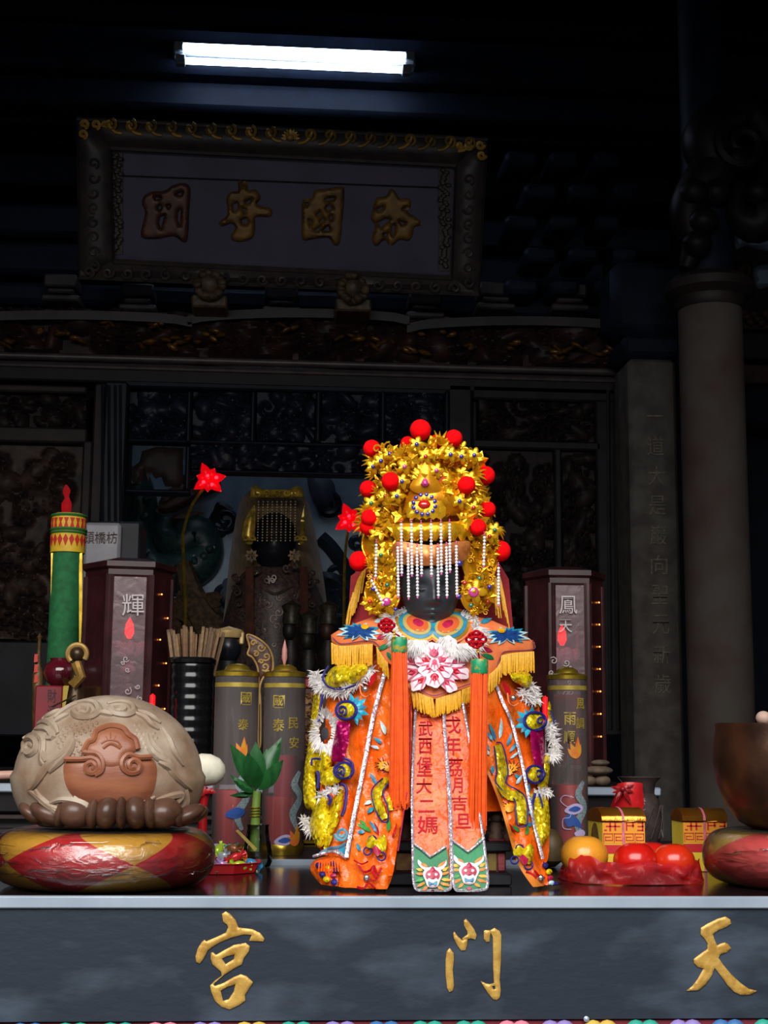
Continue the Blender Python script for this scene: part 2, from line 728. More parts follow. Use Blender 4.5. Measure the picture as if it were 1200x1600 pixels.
# ================================================================ the hall
bx(MB(), -4.6, 4.8, -0.2, 10.0, -0.1, 0.0).struct('floor', mat('floor_tiles', '#4a3a34', '#3a2e2a', rough=0.5, nscale=3))
bx(MB(), -4.8, -4.6, -0.2, 10.0, 0, 6.4).struct('wall_left', dark_wood)
bx(MB(), 4.8, 5.0, -0.2, 10.0, 0, 6.4).struct('wall_right', dark_wood)
bx(MB(), -4.8, 5.0, 9.0, 9.2, 0, 6.6).struct('wall_back', navy_wood)
mb = MB()
mb.add([(-4.8, 0.7, 3.55), (5.0, 0.7, 3.55), (5.0, 10.0, 6.5), (-4.8, 10.0, 6.5), (-4.8, 0.7, 3.7), (5.0, 0.7, 3.7), (5.0, 10.0, 6.65), (-4.8, 10.0, 6.65)],
       [(0, 3, 2, 1), (4, 5, 6, 7), (0, 1, 5, 4), (2, 3, 7, 6), (1, 2, 6, 5), (3, 0, 4, 7)])
mb.struct('ceiling', navy_wood)

YS = 7.0                                    # plane of the carved screen


def sbox(px0, py0, px1, py1, Y, depth, ch=0.01, off=0.0):
    """box whose front face spans the pixel rectangle at depth Y"""
    pm, qm = (px0 + px1) / 2, (py0 + py1) / 2
    return dict(x0=X(px0, qm, Y), x1=X(px1, qm, Y), z1=Z(pm, py0, Y), z0=Z(pm, py1, Y), y0=Y - off, y1=Y + depth, ch=ch)


def sb(mb, *a, **k):
    d = sbox(*a, **k)
    return bx(mb, d['x0'], d['x1'], d['y0'], d['y1'], d['z0'], d['z1'], d['ch'])


# --- screen: posts, rails, carved panels
XL = -3.2
scr = MB()
bx(scr, XL, X(985, 580, YS), YS, YS + .2, Z(500, 606, YS), Z(500, 574, YS), .01)
scr = scr.struct('trim_1', mat('screen_main_beam', '#29262a', '#1d1b20', rough=0.5, nscale=10, bump=.2, spec=.18))
mb = MB()
zr = Z(500, 571, YS)
mb.tube([(XL, YS - .03, zr), (X(985, 580, YS), YS - .03, zr)], Z(500, 565, YS) - zr, 10)
zr2 = Z(500, 583, YS)
mb.tube([(XL, YS - .005, zr2), (X(985, 580, YS), YS - .005, zr2)], .012, 8)
mb.build('rail', mat('screen_rail', '#4a3f40', '#352d2f', rough=.4, nscale=12), scr)

# carved frieze with gilded touches
fz = MB()
carve(fz, XL, Z(500, 567, YS), X(985, 540, YS), Z(500, 500, YS), YS - .05, amp=.09, n=170, seed=4, nx=330, nz=46, size=.11)
fz = fz.struct('trim_2', mat('carved_frieze_wood', '#372420', '#20171a', rough=.45, nscale=9, bump=.4, bscale=50, spec=.18))
rn = random.Random(12)
gilt_spots = [(20, 535), (75, 515), (88, 518), (130, 527), (180, 503), (232, 502), (245, 503), (232, 538), (262, 536), (285, 530), (295, 533), (330, 525), (345, 522), (450, 514), (545, 525), (560, 530), (580, 535), (600, 538), (650, 548), (655, 520), (705, 520), (740, 545), (805, 540), (875, 550), (880, 555), (905, 545), (940, 548)]
for (px, py) in gilt_spots:
    g = MB()
    p = at(px, py, YS - .13)
    for k in range(3):
        q = p + Vector((rn.uniform(-.05, .05), rn.uniform(-.01, .02), rn.uniform(-.02, .02)))
        g.ell(q, (rn.uniform(.018, .04), .02, rn.uniform(.008, .016)), 8, 6, rot=Matrix.Rotation(rn.uniform(-.8, .8), 3, 'Y'))
    g.build('gilded_carving', gilt_old, fz)
# scalloped cover board over the frieze
mb = MB()
W0 = at
for (a, b, t) in ((-120, 300, 487), (292, 640, 484), (636, 985, 496)):
    top = [(a + (b - a) * i / 16, t + 10 - 12 * math.sin(PI * i / 16) ** .5) for i in range(17)]
    bot = [(x, y + 14) for x, y in top[::-1]]
    mb.patch(top + bot, W0, YS - .16, thick=.12, step=14)
mb.build('scalloped_moulding', mat('frieze_moulding', '#332d2e', '#242024', rough=.5, nscale=10), fz)

# left bay
l = MB()
sb(l, 137, 600, 156, 1150, YS, .1, off=.02)
sb(l, -200, 600, 137, 612, YS, .1, off=.02)
sb(l, -200, 666, 137, 690, YS, .1, off=.02)
sb(l, 121, 690, 137, 1150, YS, .1, off=.03)
l = l.struct('trim_3', mat('left_bay_frame', '#342b2a', '#262022', rough=.5, nscale=10, bump=.2, spec=.18))
d = sbox(-200, 612, 137, 666, YS, .05)
carve(MB(), d['x0'], d['z0'], d['x1'], d['z1'], YS + .05, amp=.06, n=60, seed=8, nx=120, nz=40, size=.07).build('carved_panel', dark_wood, l)
d = sbox(-200, 690, 121, 1000, YS, .05)
carve(MB(), d['x0'], d['z0'], d['x1'], d['z1'], YS + .06, amp=.09, n=150, seed=9, nx=130, nz=130, size=.1).build('carved_panel', mat('carved_figures_wood', '#4a3b35', '#2a2322', rough=.5, nscale=14, bump=.4, bscale=50, spec=.18), l)
mb = MB()
sb(mb, -200, 1000, 121, 1150, YS, .05)
mb.build('lower_panel', black_wood, l)
# post between the bays
p_ = MB()
sb(p_, 156, 600, 192, 1150, YS, .25, off=.06)
for k in (160, 170, 180, 188):
    p_.tube([at(k, 602, YS - .065), at(k + 1, 1140, YS - .065)], .008, 6)
p_.struct('trim_4', mat('screen_post', '#1d2129', '#15181f', rough=.45, nscale=8, spec=.18))
# middle bay: five framed carvings over a carved strip
m_ = MB()
sb(m_, 192, 600, 700, 611, YS, .1)
sb(m_, 192, 690, 700, 696, YS, .1)
for k in (192, 291, 391, 493, 594, 694):
    sb(m_, k, 611, k + 8, 692, YS, .1, off=.01)
sb(m_, 192, 764, 297, 771, YS, .1)
sb(m_, 192, 696, 199, 766, YS, .1)
sb(m_, 289, 696, 297, 766, YS, .1)
sb(m_, 297, 737, 700, 742, YS, .1)
m_ = m_.struct('trim_5', mat('lattice_frame', '#171d29', '#10151f', rough=.5, nscale=8, spec=.18))
for k in range(5):
    d = sbox(200 + k * 100.5, 611, 292 + k * 100.5, 690, YS, .05)
    carve(MB(), d['x0'], d['z0'], d['x1'], d['z1'], YS + .04, amp=.05, n=40, seed=20 + k, nx=50, nz=50, size=.07).build('carved_panel', mat('lattice_carving', '#1d2330', '#12161f', rough=.4, nscale=20, bump=.3, spec=.18), m_)
d = sbox(297, 696, 700, 737, YS, .05)
carve(MB(), d['x0'], d['z0'], d['x1'], d['z1'], YS + .03, amp=.05, n=60, seed=31, nx=150, nz=24, size=.07).build('carved_strip', _M['lattice_carving'], m_)
mb = MB()
mb.patch([(205, 755), (206, 730), (218, 722), (222, 705), (245, 698), (286, 700), (286, 762), (258, 760), (252, 745), (243, 748), (236, 738), (232, 752), (226, 735), (220, 756)], at, YS + .03, thick=.05, step=7, bulge=.02, bw=10)
mb.build('openwork_carving', dark_wood, m_)
# right bay
r_ = MB()
sb(r_, 700, 600, 738, 1150, YS, .12)
sb(r_, 738, 604, 985, 626, YS, .1)
sb(r_, 738, 688, 940, 702, YS, .1)
sb(r_, 738, 626, 746, 690, YS, .1)
sb(r_, 868, 700, 880, 1150, YS, .1)
sb(r_, 934, 626, 985, 1150, YS, .16)
for k in (950, 962, 974):
    r_.tube([at(k, 610, YS), at(k + 4, 1140, YS)], .012, 6)
r_ = r_.struct('trim_6', mat('right_bay_frame', '#232328', '#18181c', rough=.5, nscale=10, bump=.2, spec=.18))
for (a, b, c_, dd, n, s) in ((746, 626, 934, 688, 46, 41), (738, 702, 868, 1000, 90, 42), (880, 702, 934, 1000, 60, 43)):
    d = sbox(a, b, c_, dd, YS, .05)
    carve(MB(), d['x0'], d['z0'], d['x1'], d['z1'], YS + .05, amp=.07, n=n, seed=s, nx=70, nz=90, size=.08).build('carved_panel', dark_wood, r_)

# --- roof timbers above the screen
bm_ = MB()
for (py0, py1, Y, dep) in ((8, 44, 7.6, .3), (46, 118, 7.08, .3), (52, 104, 7.9, .3), (128, 176, 7.2, .3), (178, 206, 7.4, .3), (452, 486, 7.25, .2), (250, 300, 7.7, .25), (330, 380, 7.7, .25), (390, 440, 7.6, .25)):
    bx(bm_, -4.5, 4.6 if py0 < 200 else X(1055, 400, Y), Y, Y + dep, Z(450, py1, Y), Z(450, py0, Y), .03)
bm_ = bm_.struct('trim_7', navy_wood)
rn = random.Random(5)
for k in range(15):                           # painted blocks under the eaves beam
    px = -20 + k * 62
    mb = MB()
    d = sbox(px, 78 + k * 2.6, px + 26, 116 + k * 2.6, 7.8, .1)
    bx(mb, d['x0'], d['x1'], 7.78, 7.92, d['z0'], d['z1'], .015)
    mb.build('painted_block', mat('red_brown_block', '#4a2620', '#2c1a1a', rough=.6, nscale=20), bm_)
for px, py in ((95, 455), (215, 470), (440, 474), (665, 482), (775, 468), (890, 470)):     # bracket blocks on the beam
    mb = MB()
    for (w_, a, b) in ((26, -26, -6), (21, -4, 4), (30, 6, 16)):
        sb(mb, px - w_, py + a, px + w_, py + b, 7.1, .2, off=.02)
    mb.build('bracket_block', mat('bracket_wood', '#3c3533', '#24232a', rough=.6, nscale=10), bm_)
for i in range(5):                            # stacked bracket arms by the column
    mb = MB()
    for j in range(3):
        py = 235 + i * 50
        px = 790 + j * 70 + (i % 2) * 30
        sb(mb, px, py, px + 52 - j * 6, py + 22, 7.0 - .05 * (i % 2), .3, ch=.02)
    mb.build('bracket_arm', mat('bracket_navy', '#1a2334', '#10151f', rough=.55, nscale=9, spec=.18), bm_)

# --- columns
YC = 6.2
cb, ct_ = at(1118, 1150, YC), at(1109, 480, YC)
rc = mpp(YC) * 51 / math.cos(.2)
mb = MB()
mb.lathe([(rc * 1.03, 0), (rc * 1.03, .3), (rc, .32), (rc, ct_.z - .02), (rc * 1.0, ct_.z)], (ct_.x, YC, 0), 40)
col_ = mb.struct('column_round', stone_red)
mb = MB()
z0 = ct_.z
mb.lathe([(rc * 1.02, z0 - .02), (rc * 1.12, z0), (rc * 1.12, z0 + .03), (rc * 1.4, z0 + .06), (rc * 1.4, z0 + .1), (rc * 1.2, z0 + .13), (rc * .8, z0 + .14)], (ct_.x, YC, 0), 40)
mb.build('capital_ring', mat('capital_wood', '#2a1f1c', '#1c1718', rough=.6, nscale=8), col_)
mb = MB()
mb.lathe([(rc * .78, z0 + .13), (rc * .78, 5.5)], (ct_.x, YC, 0), 32)
mb.build('upper_post', navy_wood, col_)
# carved bracket beside the upper post
mb = MB()
fY = YC - .1
mb.stroke([(1070, 420), (1085, 380), (1075, 330), (1095, 290), (1120, 260), (1105, 220), (1130, 185), (1165, 178), (1190, 195), (1215, 240), (1210, 310), (1180, 350), (1150, 330), (1160, 290)], 0, at, fY, taper=[.03, .07, .09, .11, .12, .12, .1, .09, .1, .12, .1, .06, .04], seg=10)
mb.stroke(spiral(1160, 225, 8, 42, 1.5, 90, 30), 0, at, fY - .1, taper=[.02, .04], seg=8, sm=False)
for (a, b) in ((1085, 300), (1100, 345), (1120, 300), (1090, 380), (1150, 250), (1185, 300)):
    mb.ell(at(a, b, fY - .08), (.07, .06, .06), 10, 8)
mb.build('dragon_bracket', mat('bracket_carving', '#1c1518', '#120e12', rough=.5, nscale=10, bump=.4, spec=.18), col_)

# square pillar with the carved couplet
YP = 6.6
pz1 = Z(1022, 560, YP)
mb = MB()
xa, xb = X(986, 800, YP), X(1062, 800, YP)
bx(mb, xa, xb, YP, YP + .3, 0, pz1, .02)
pil = mb.struct('column_square', stone)
mb = MB()
bx(mb, xa - .03, xb + .03, YP - .02, YP + .3, pz1, pz1 + .12, .03)
bx(mb, xa - .08, xb + .08, YP - .02, YP + .3, pz1 + .12, pz1 + .5, .05)
mb.build('pillar_head', navy_wood, pil)
chars = '一道大是巖向聖元新歲'
pal = mat('faded_gilt_lettering', '#6d675a', '#4f4a40', rough=.6, nscale=50)
for i, ch in enumerate(chars):
    px, py = 1024 + i * 1.4, 650 + i * 46.5
    MB().glyph(ch, (px - 14, py - 15, px + 12, py + 15), at, YP, off=.0, thick=.006).build('carved_character', pal, pil)

# blue cloud mural far at the side
mb = MB()
YM = 8.6
mb.patch([(1140, 280), (1420, 280), (1420, 560), (1140, 560)], at, YM, thick=.05, step=60)
mur = mb.struct('wall_mural', mat('dark_mural', '#161a24', '#0f121a', rough=.6, nscale=5))
cl = mat('pale_cloud_relief', '#9db2c8', '#8496ac', rough=.6, nscale=6)
for o_ in ([(1150, 358), (1170, 348), (1195, 356), (1220, 372), (1215, 392), (1185, 390), (1165, 384), (1150, 388)],
           [(1180, 300), (1200, 280), (1230, 280), (1230, 320), (1200, 322), (1182, 312)],
           [(1178, 418), (1220, 415), (1220, 452), (1200, 448), (1186, 452), (1178, 440)]):
    MB().patch(smooth_path(o_, 4, True), at, YM, thick=.02, step=8, bulge=.05, bw=8).build('cloud_relief', cl, mur)
mb = MB()
sb(mb, 1150, 405, 1178, 438, YM - .1, .08, ch=.02)
mb.build('carved_frame', dark_wood, mur)
mb = MB()
d = sbox(1154, 411, 1174, 434, YM - .12, .02)
carve(mb, d['x0'], d['z0'], d['x1'], d['z1'], YM - .11, amp=.03, n=14, seed=3, nx=30, nz=30)
mb.build('gilded_carving', gilt_dull, mur)
mb = MB()
for k in range(9):
    mb.ell(at(1160 + k * 6, 492 + (k % 3) * 7 - abs(k - 4), 7.4), (.03, .03, .025), 8, 6)
sb(mb, 1160, 505, 1230, 514, 7.4, .1)
sb(mb, 1150, 570, 1300, 600, 7.4, .1)
mb.struct('trim_8', brown_wood)

# --- fluorescent lamp
LY = 6.97
lp = thing('fluorescent_lamp', 'lit white double-tube fluorescent lamp hung high above the wooden plaque', 'lamp', at(460, 60, LY))
mb = MB()
A, B = at(270, 78, LY), at(650, 98, LY)
ax = (B - A).normalized()
rot = Matrix((ax, Vector((0, 1, 0)) - ax * ax.y, ax.cross(Vector((0, 1, 0))))).transposed()
mb.box((A + B) / 2 + Vector((0, .05, .02)), ((B - A).length, .07, .07), rot, ch=.008)
mb.build('housing', white_plastic, lp)
for (xa_, ya_, xb_, yb_, r_t) in ((287, 75, 633, 89.5, 8.2), (290, 95, 628, 109.5, 5.4)):
    t = MB()
    a, b = at(xa_, ya_, LY - .02), at(xb_, yb_, LY - .02)
    t.tube([a, b], r_t * mpp(LY), 16)
    t.build('tube', tube_glow, lp)
    for e, s in ((a, -1), (b, 1)):
        c = MB()
        c.box(e + ax * s * .025, (.05, .05, .055), rot, ch=.006)
        c.build('end_cap', white_plastic, lp)

# --- plaque
YQ = 6.75
TL, TR, BR, BL = at(121, 186, YQ - .3), at(761, 218, YQ - .3), at(748, 460, YQ), at(124, 433, YQ)
pn = (TR - BL).cross(BR - TL).normalized()
if pn.y > 0:
    pn = -pn
pc = (TL + TR + BR + BL) / 4


def WQ(px, py, d):           # d: metres behind the plaque face
    r = ray(px, py)
    t = (pc - CAM).dot(pn) / r.dot(pn)
    return CAM + r * t - pn * d


pq = thing('temple_plaque', 'long dark wooden plaque with gilt frame and four carved gold characters', 'plaque', (BL + BR) / 2)
o1 = [(121, 186), (761, 218), (748, 460), (124, 433)]
i1 = [(174, 231), (712, 258), (705, 434), (178, 408)]
qboard = MB().patch([(150, 205), (735, 236), (725, 448), (150, 420)], WQ, .03, thick=.05, step=40).build('board', mat('plaque_board', '#463e57', '#332f47', rough=.45, nscale=5, bump=.15, bscale=40), pq)
fm = mat('plaque_frame', '#423a34', '#302b2e', rough=.45, nscale=18, bump=.3)
for k in range(4):
    a, b = o1[k], o1[(k + 1) % 4]
    c, d = i1[(k + 1) % 4], i1[k]
    o_ = MB().patch([a, b, c, d], WQ, 0, thick=.08, step=12, bulge=.035, bw=18).build('frame_side', fm, pq)
    if k == 0:
        qtop = o_
lipm = MB()
lipm.stroke([o1[0], o1[1], o1[2], o1[3]], .012, WQ, -.01, sm=False, closed=True)
lipm.stroke([i1[0], i1[1], i1[2], i1[3]], .014, WQ, -.01, sm=False, closed=True)
lipm.build('frame_lip', fm, pq)
# scrolls along the top, plainer ones at the other sides
scg = mat('plaque_gilt_scroll', '#a8843c', '#6c5a34', rough=.4, metal=.5, nscale=5, lo=.42, hi=.58)
for k in range(-9, 10):
    cx_ = 453 + k * 31
    if k == 0:
        continue
    cy_ = 210 + (cx_ - 453) * .05
    mb = MB()
    s = 1 if k > 0 else -1
    mb.stroke([(cx_ - s * 18, cy_ + 12), (cx_ - s * 8, cy_ + 10), (cx_, cy_ + 2), (cx_ + s * 4, cy_ - 8)], .01, WQ, -.035)
    mb.stroke(spiral(cx_, cy_ - 1, 2, 10, 1.2, 0, 18, s), .008, WQ, -.038, sm=False)
    mb.build('gilt_scroll', scg, qtop)
mb = MB()
for k in range(9):
    mb.patch(leaf(454, 216, k * 22.5, 15, 6), WQ, -.04, thick=.01, step=4, bulge=.008)
mb.patch(ellipse(454, 215, 6, 5), WQ, -.05, thick=.01, step=3, bulge=.015)
mb.build('sun_ornament', gold_paint, qtop)
for (a, b, s1, s2) in ((121, 186, 1, 1), (761, 218, -1, 1)):
    mb = MB()
    for (u, v, r) in ((12, 8, 7), (30, 9, 7), (10, 24, 7), (44, 9, 5)):
        mb.stroke(spiral(a + s1 * u, b + v, 1.5, r, 1.1, 40, 14, s1), .01, WQ, -.035, sm=False)
    mb.build('gilt_corner', gold_paint, qtop)
mb = MB()
for k in range(20):
    mb.stroke(spiral(140 + k * 30, 424 + k * 1.35, 2, 9, 1.2, k * 50, 14, (-1) ** k), .009, WQ, -.03, sm=False)
for k in range(8):
    mb.stroke(spiral(148, 255 + k * 23, 2, 9, 1.2, k * 50, 14, (-1) ** k), .009, WQ, -.03, sm=False)
    mb.stroke(spiral(731, 280 + k * 23, 2, 9, 1.2, k * 50, 14, (-1) ** k), .009, WQ, -.03, sm=False)
mb.build('carved_vines', fm, pq)
for (px, y0, y1) in ((182, 238, 398), (695, 262, 424)):
    mb = MB()
    mb.patch([(px - 9, y0), (px + 9, y0), (px + 9, y1), (px - 9, y1)], WQ, .02, thick=.02, step=20)
    rn = random.Random(px)
    for k in range(46):
        mb.ell(WQ(px + rn.uniform(-7, 7), y0 + 4 + (y1 - y0 - 8) * k / 46, .015), (.016, .012, .012), 6, 4)
    mb.build('carved_strip', mat('plaque_strip', '#4a4038', '#352f30', rough=.5, nscale=40), pq)
MB().stroke([(190, 275), (700, 294)], .004, WQ, .025, sm=False, n=1).build('board_seam', black_wood, qboard)


def cq(L):          # crop coordinates (2.4x at 200,260) -> photo
    return [(200 + x / 2.4, 260 + y / 2.4) for x, y in L]


qchars = [
    ([(60, 110), (90, 95), (135, 92), (165, 72), (205, 63), (232, 82), (228, 160), (222, 270), (205, 285), (170, 262), (110, 272), (48, 266), (56, 205), (62, 170), (50, 140)],
     [[(180, 105), (202, 95), (196, 110)], [(110, 152), (122, 146), (124, 158), (114, 162)], [(118, 190), (135, 184), (122, 235), (114, 215)], [(186, 170), (197, 160), (194, 225), (184, 200)], [(100, 115), (122, 118), (104, 126)], [(145, 148), (154, 146), (150, 156)]]),
    ([(412, 60), (424, 54), (430, 75), (436, 54), (446, 64), (450, 90), (478, 88), (497, 118), (482, 140), (505, 152), (530, 155), (540, 172), (530, 190), (478, 190), (476, 226), (468, 266), (432, 282), (395, 280), (385, 262), (402, 232), (385, 215), (352, 225), (340, 210), (372, 180), (368, 120), (385, 96), (412, 92)],
     [[(392, 142), (410, 136), (412, 160), (396, 170)], [(440, 132), (462, 122), (456, 136), (444, 142)], [(428, 156), (438, 160), (436, 180)], [(424, 202), (440, 194), (452, 206), (442, 218), (428, 216)]]),
    ([(656, 128), (690, 120), (700, 92), (745, 84), (800, 76), (812, 92), (806, 180), (795, 285), (772, 294), (752, 268), (700, 272), (655, 274), (652, 200)],
     [[(738, 122), (774, 116), (770, 126), (742, 130)], [(742, 155), (756, 142), (768, 160), (748, 166)], [(708, 180), (722, 168), (724, 188)], [(720, 205), (732, 192), (736, 205)], [(730, 240), (752, 222), (756, 244)], [(698, 240), (720, 226), (716, 244)], [(680, 200), (690, 206), (684, 222)], [(664, 140), (676, 136), (672, 150)], [(756, 190), (768, 182), (764, 206)]]),
    ([(918, 170), (932, 120), (968, 112), (985, 84), (1005, 96), (1020, 122), (1055, 120), (1062, 150), (1050, 172), (1080, 190), (1105, 218), (1075, 228), (1068, 258), (1052, 280), (1020, 275), (985, 300), (965, 275), (930, 300), (916, 268), (928, 225), (912, 196)],
     [[(934, 160), (960, 148), (952, 165), (938, 168)], [(938, 210), (966, 196), (984, 200), (950, 232)], [(1030, 160), (1048, 152), (1040, 164)], [(990, 225), (1002, 218), (1000, 250), (990, 262)], [(1020, 205), (1040, 212), (1030, 222)], [(960, 255), (976, 248), (966, 268)]]),
]
qg = mat('plaque_gilt_character', '#8e6a30', '#664a26', rough=.5, metal=.2, nscale=14, bump=.3)
qr = mat('plaque_red_gilt_character', '#6a4030', '#4a3a34', rough=.45, metal=.2, nscale=20, bump=.3)
for i, (o_, hs) in enumerate(qchars):
    MB().patch(smooth_path(cq(o_), 3, True), WQ, .02, thick=.02, step=4, bulge=.018, bw=5, holes=[cq(h) for h in hs]).build('carved_character', qr if i == 0 else qg, qboard)
for (px, py) in ((328, 447), (551, 453)):       # supports under the plaque
    s = MB()
    rn = random.Random(px)
    s.ell(at(px, py, YQ - .05), (.075, .09, .075), 16, 10)
    for k in range(26):
        a, b = rn.uniform(0, 2 * PI), rn.uniform(-1, 1)
        q = at(px, py, YQ - .1) + Vector((math.cos(a) * .06, -abs(b) * .04, math.sin(a) * .06))
        s.ell(q, (.024, .024, .02), 8, 6)
    sb(s, px - 28, py + 20, px + 28, py + 40, YQ, .3, off=.08)
    s.struct('bracket_beam', mat('lion_bracket_wood', '#5a4a34', '#33291f', rough=.5, nscale=25, bump=.4))


# ================================================================ back altar
YW = 8.2
mw = MB()
bx(mw, X(150, 900, YW), X(740, 900, YW), YW, YW + .1, .9, Z(450, 690, YW))
mural = mw.struct('wall_relief', mat('blue_grey_mural', '#93aabc', '#6a8093', rough=.5, nscale=4, bump=.3, bscale=12))
dk = mat('mural_dark_blue', '#1c2734', '#141b26', rough=.45, nscale=20, bump=.3)
grn = mat('mural_dragon_green', '#23403c', '#16282a', rough=.4, nscale=40, bump=.5, bscale=70)
brn = mat('mural_fin_brown', '#6a5040', '#44362e', rough=.5, nscale=30, bump=.4, stretch=(1, 1, 6))
mb = MB()
mb.stroke([(205, 745), (222, 790), (215, 850), (235, 890), (275, 895), (310, 880), (322, 855), (305, 835), (280, 850), (255, 835), (262, 810)], 0, at, YW - .04, taper=[.1, .09, .1, .12, .13, .12, .1, .12, .11, .08, .05], seg=12)
mb.build('dragon_body', grn, mural)
for k in range(26):
    t = k / 25
    p = smooth_path([(205, 745), (222, 790), (215, 850), (235, 890), (275, 895), (310, 880), (322, 855)], 10)
    q = p[int(t * (len(p) - 1))]
    if k % 2 == 0:
        MB().patch(leaf(q[0], q[1], 60 + 40 * math.sin(k), 18, 12), at, YW - .16, thick=.02, step=5, bulge=.02).build('dragon_scale', grn, mural)
for (a, b, g, L, w_) in ((240, 800, 20, 95, 26), (245, 790, 32, 80, 22), (262, 812, 5, 60, 18), (300, 780, 40, 45, 16), (285, 765, 60, 40, 18)):
    MB().patch(leaf(a, b, g, L, w_, .1), at, YW - .07, thick=.04, step=6, bulge=.04).build('dragon_fin', brn, mural)
mb = MB()
for (cx_, cy_, r, t, fl) in ((352, 812, 20, 1.3, 1), (340, 828, 12, 1.2, -1), (348, 930, 18, 1.1, 1), (512, 790, 22, 1.4, -1), (525, 900, 24, 1.3, 1), (515, 950, 22, 1.2, -1), (250, 880, 10, 1.2, 1), (556, 850, 14, 1.2, 1)):
    mb.stroke(spiral(cx_, cy_, 3, r, t, 20, 24, fl), .022, at, YW - .01, sm=False)
mb.stroke([(360, 800), (345, 790), (340, 800), (332, 815), (330, 835), (322, 870), (312, 880)], .03, at, YW)
mb.stroke([(500, 840), (520, 860), (545, 900), (560, 940)], .05, at, YW)
mb.build('cloud_outline', dk, mural)
for o_ in ([(480, 745), (500, 740), (520, 752), (524, 775), (510, 795), (492, 785)], [(350, 905), (372, 910), (378, 940), (360, 955), (344, 940)], [(300, 745), (335, 742), (345, 760), (320, 775), (300, 770)]):
    MB().patch(smooth_path(o_, 4, True), at, YW - .02, thick=.03, step=6, bulge=.03).build('cloud_relief', mat('mural_cloud_grey', '#5a5f70', '#474b5c', rough=.5, nscale=8), mural)
mb = MB()
rn = random.Random(3)
for k in range(16):
    a = rn.uniform(0, 6.28)
    mb.stroke([(490 + rn.uniform(-10, 60), 880 + rn.uniform(0, 120)), (510 + rn.uniform(-10, 50), 900 + rn.uniform(0, 90)), (540 + rn.uniform(-10, 20), 960 + rn.uniform(-60, 40))], rn.uniform(.02, .05), at, YW - .03, n=4)
mb.build('dark_relief', dk, mural)
# gnarled dark carving behind the stick pot
mb = MB()
rn = random.Random(8)
mb.stroke([(285, 880), (300, 930), (320, 970), (345, 1000), (360, 1060)], 0, at, 8.0, taper=[.05, .08, .12, .12], seg=8)
for k in range(26):
    px, py = rn.uniform(272, 345), rn.uniform(935, 1010)
    mb.stroke([(px, py), (px + rn.uniform(-14, 14), py + rn.uniform(-12, 12)), (px + rn.uniform(-25, 25), py + rn.uniform(-10, 25))], rn.uniform(.02, .045), at, 7.98, n=3)
mb.build('gnarled_carving', mat('gnarled_bronze_wood', '#5b4630', '#33281d', rough=.5, nscale=40, bump=.5), mural)

# big altar block the back statue sits on
mb = MB()
bx(mb, X(190, 1150, 7.2), X(700, 1150, 7.2), 7.2, 8.1, 0, 1.0, .02)
mb.solo('back_altar', black_wood, 'dark altar block under the veiled statue at the back', 'altar')

# --- veiled statue at the back
YB = 7.5
bs = at(430, 1200, YB)
st = thing('veiled_statue', 'dim black-faced seated statue with brown veil and flat gold crown', 'statue', (bs.x, YB, 1.0))


def fb(px, py):
    return YB - .18 + .22 * ((px - 430) / 90) ** 2


veil = mat('brown_gauze_veil', '#7a6036', '#4c3c26', rough=.7, nscale=30, bump=.3, sheen=.3, stretch=(3, 3, .6))
robe_b = mat('dim_brocade', '#5c4840', '#33292c', rough=.45, nscale=60, bump=.5, bscale=120)
MB().patch(smooth_path([(380, 775), (425, 766), (475, 775), (492, 830), (508, 920), (514, 1000), (520, 1150), (335, 1150), (346, 1000), (353, 930), (362, 850)], 4, True), at, lambda x, y: fb(x, y) + .1, thick=.12, step=14, bulge=.1, bw=40).build('veil', veil, st)
MB().patch(smooth_path([(400, 885), (458, 885), (488, 905), (512, 960), (530, 1040), (538, 1180), (322, 1180), (335, 1040), (352, 960), (372, 905)], 4, True), at, fb, thick=.2, step=12, bulge=.1, bw=40).build('robe', robe_b, st)
hd = MB()
hc = at(429, 848, YB - .12)


def bface(p):
    if p.y < 0:
        n = math.exp(-((p.x / .016) ** 2 + ((p.z + .02) / .035) ** 2))
        p = Vector((p.x, p.y - .025 * n + .01 * math.exp(-(((abs(p.x) - .05) / .025) ** 2 + ((p.z - .02) / .02) ** 2)), p.z))
        p.y -= .01 * math.exp(-((p.x / .03) ** 2 + ((p.z + .075) / .01) ** 2))
    return p


hd.ell(hc, (.125, .13, .17), 30, 26, fn=bface)
hd.build('head', mat('black_statue_face', '#14161c', rough=.35), st)
mb = MB()
mb.patch([(392, 762), (400, 758), (412, 765), (450, 765), (464, 758), (474, 764), (475, 778), (390, 778)], at, YB - .33, thick=.05, step=5, bulge=.02, bw=6)
for (x, s) in ((402, 1), (416, 1), (432, 1), (448, -1), (462, -1)):
    mb.stroke(spiral(x, 770, 1.5, 6, 1.2, 30, 14, s), .006, at, YB - .355, sm=False)
for s_, x0, sgn in ((1, 388, 1), (-1, 468, -1)):
    mb.patch(smooth_path([(x0 - 8 * (s_ > 0) + 2, 815), (x0 + 8, 790), (x0 + 11 * (1 if s_ > 0 else .6), 800), (x0 + 9, 845), (x0 - 2, 850), (x0 - 10 * (s_ > 0), 840)], 3, True), at, YB - .3, thick=.03, step=4, bulge=.02)
    for dx in (-4, 6):
        mb.stroke(spiral(x0 + dx, 842, 1, 5, 1.1, 0, 12), .006, at, YB - .33, sm=False)
mb.build('crown', mat('old_crown_gold', '#d4b84a', '#8f7a30', rough=.35, metal=.5, nscale=30), st)
bead = mat('dull_gold_bead', '#8e8465', '#6d6248', rough=.35, metal=.4)
sm_ = MB()
for k in range(15):
    sm_.ell((0, 0, -k * .0145), (.0052, .0052, .0052), 6, 4)
sm_ = sm_.mesh('bead_strand', bead)
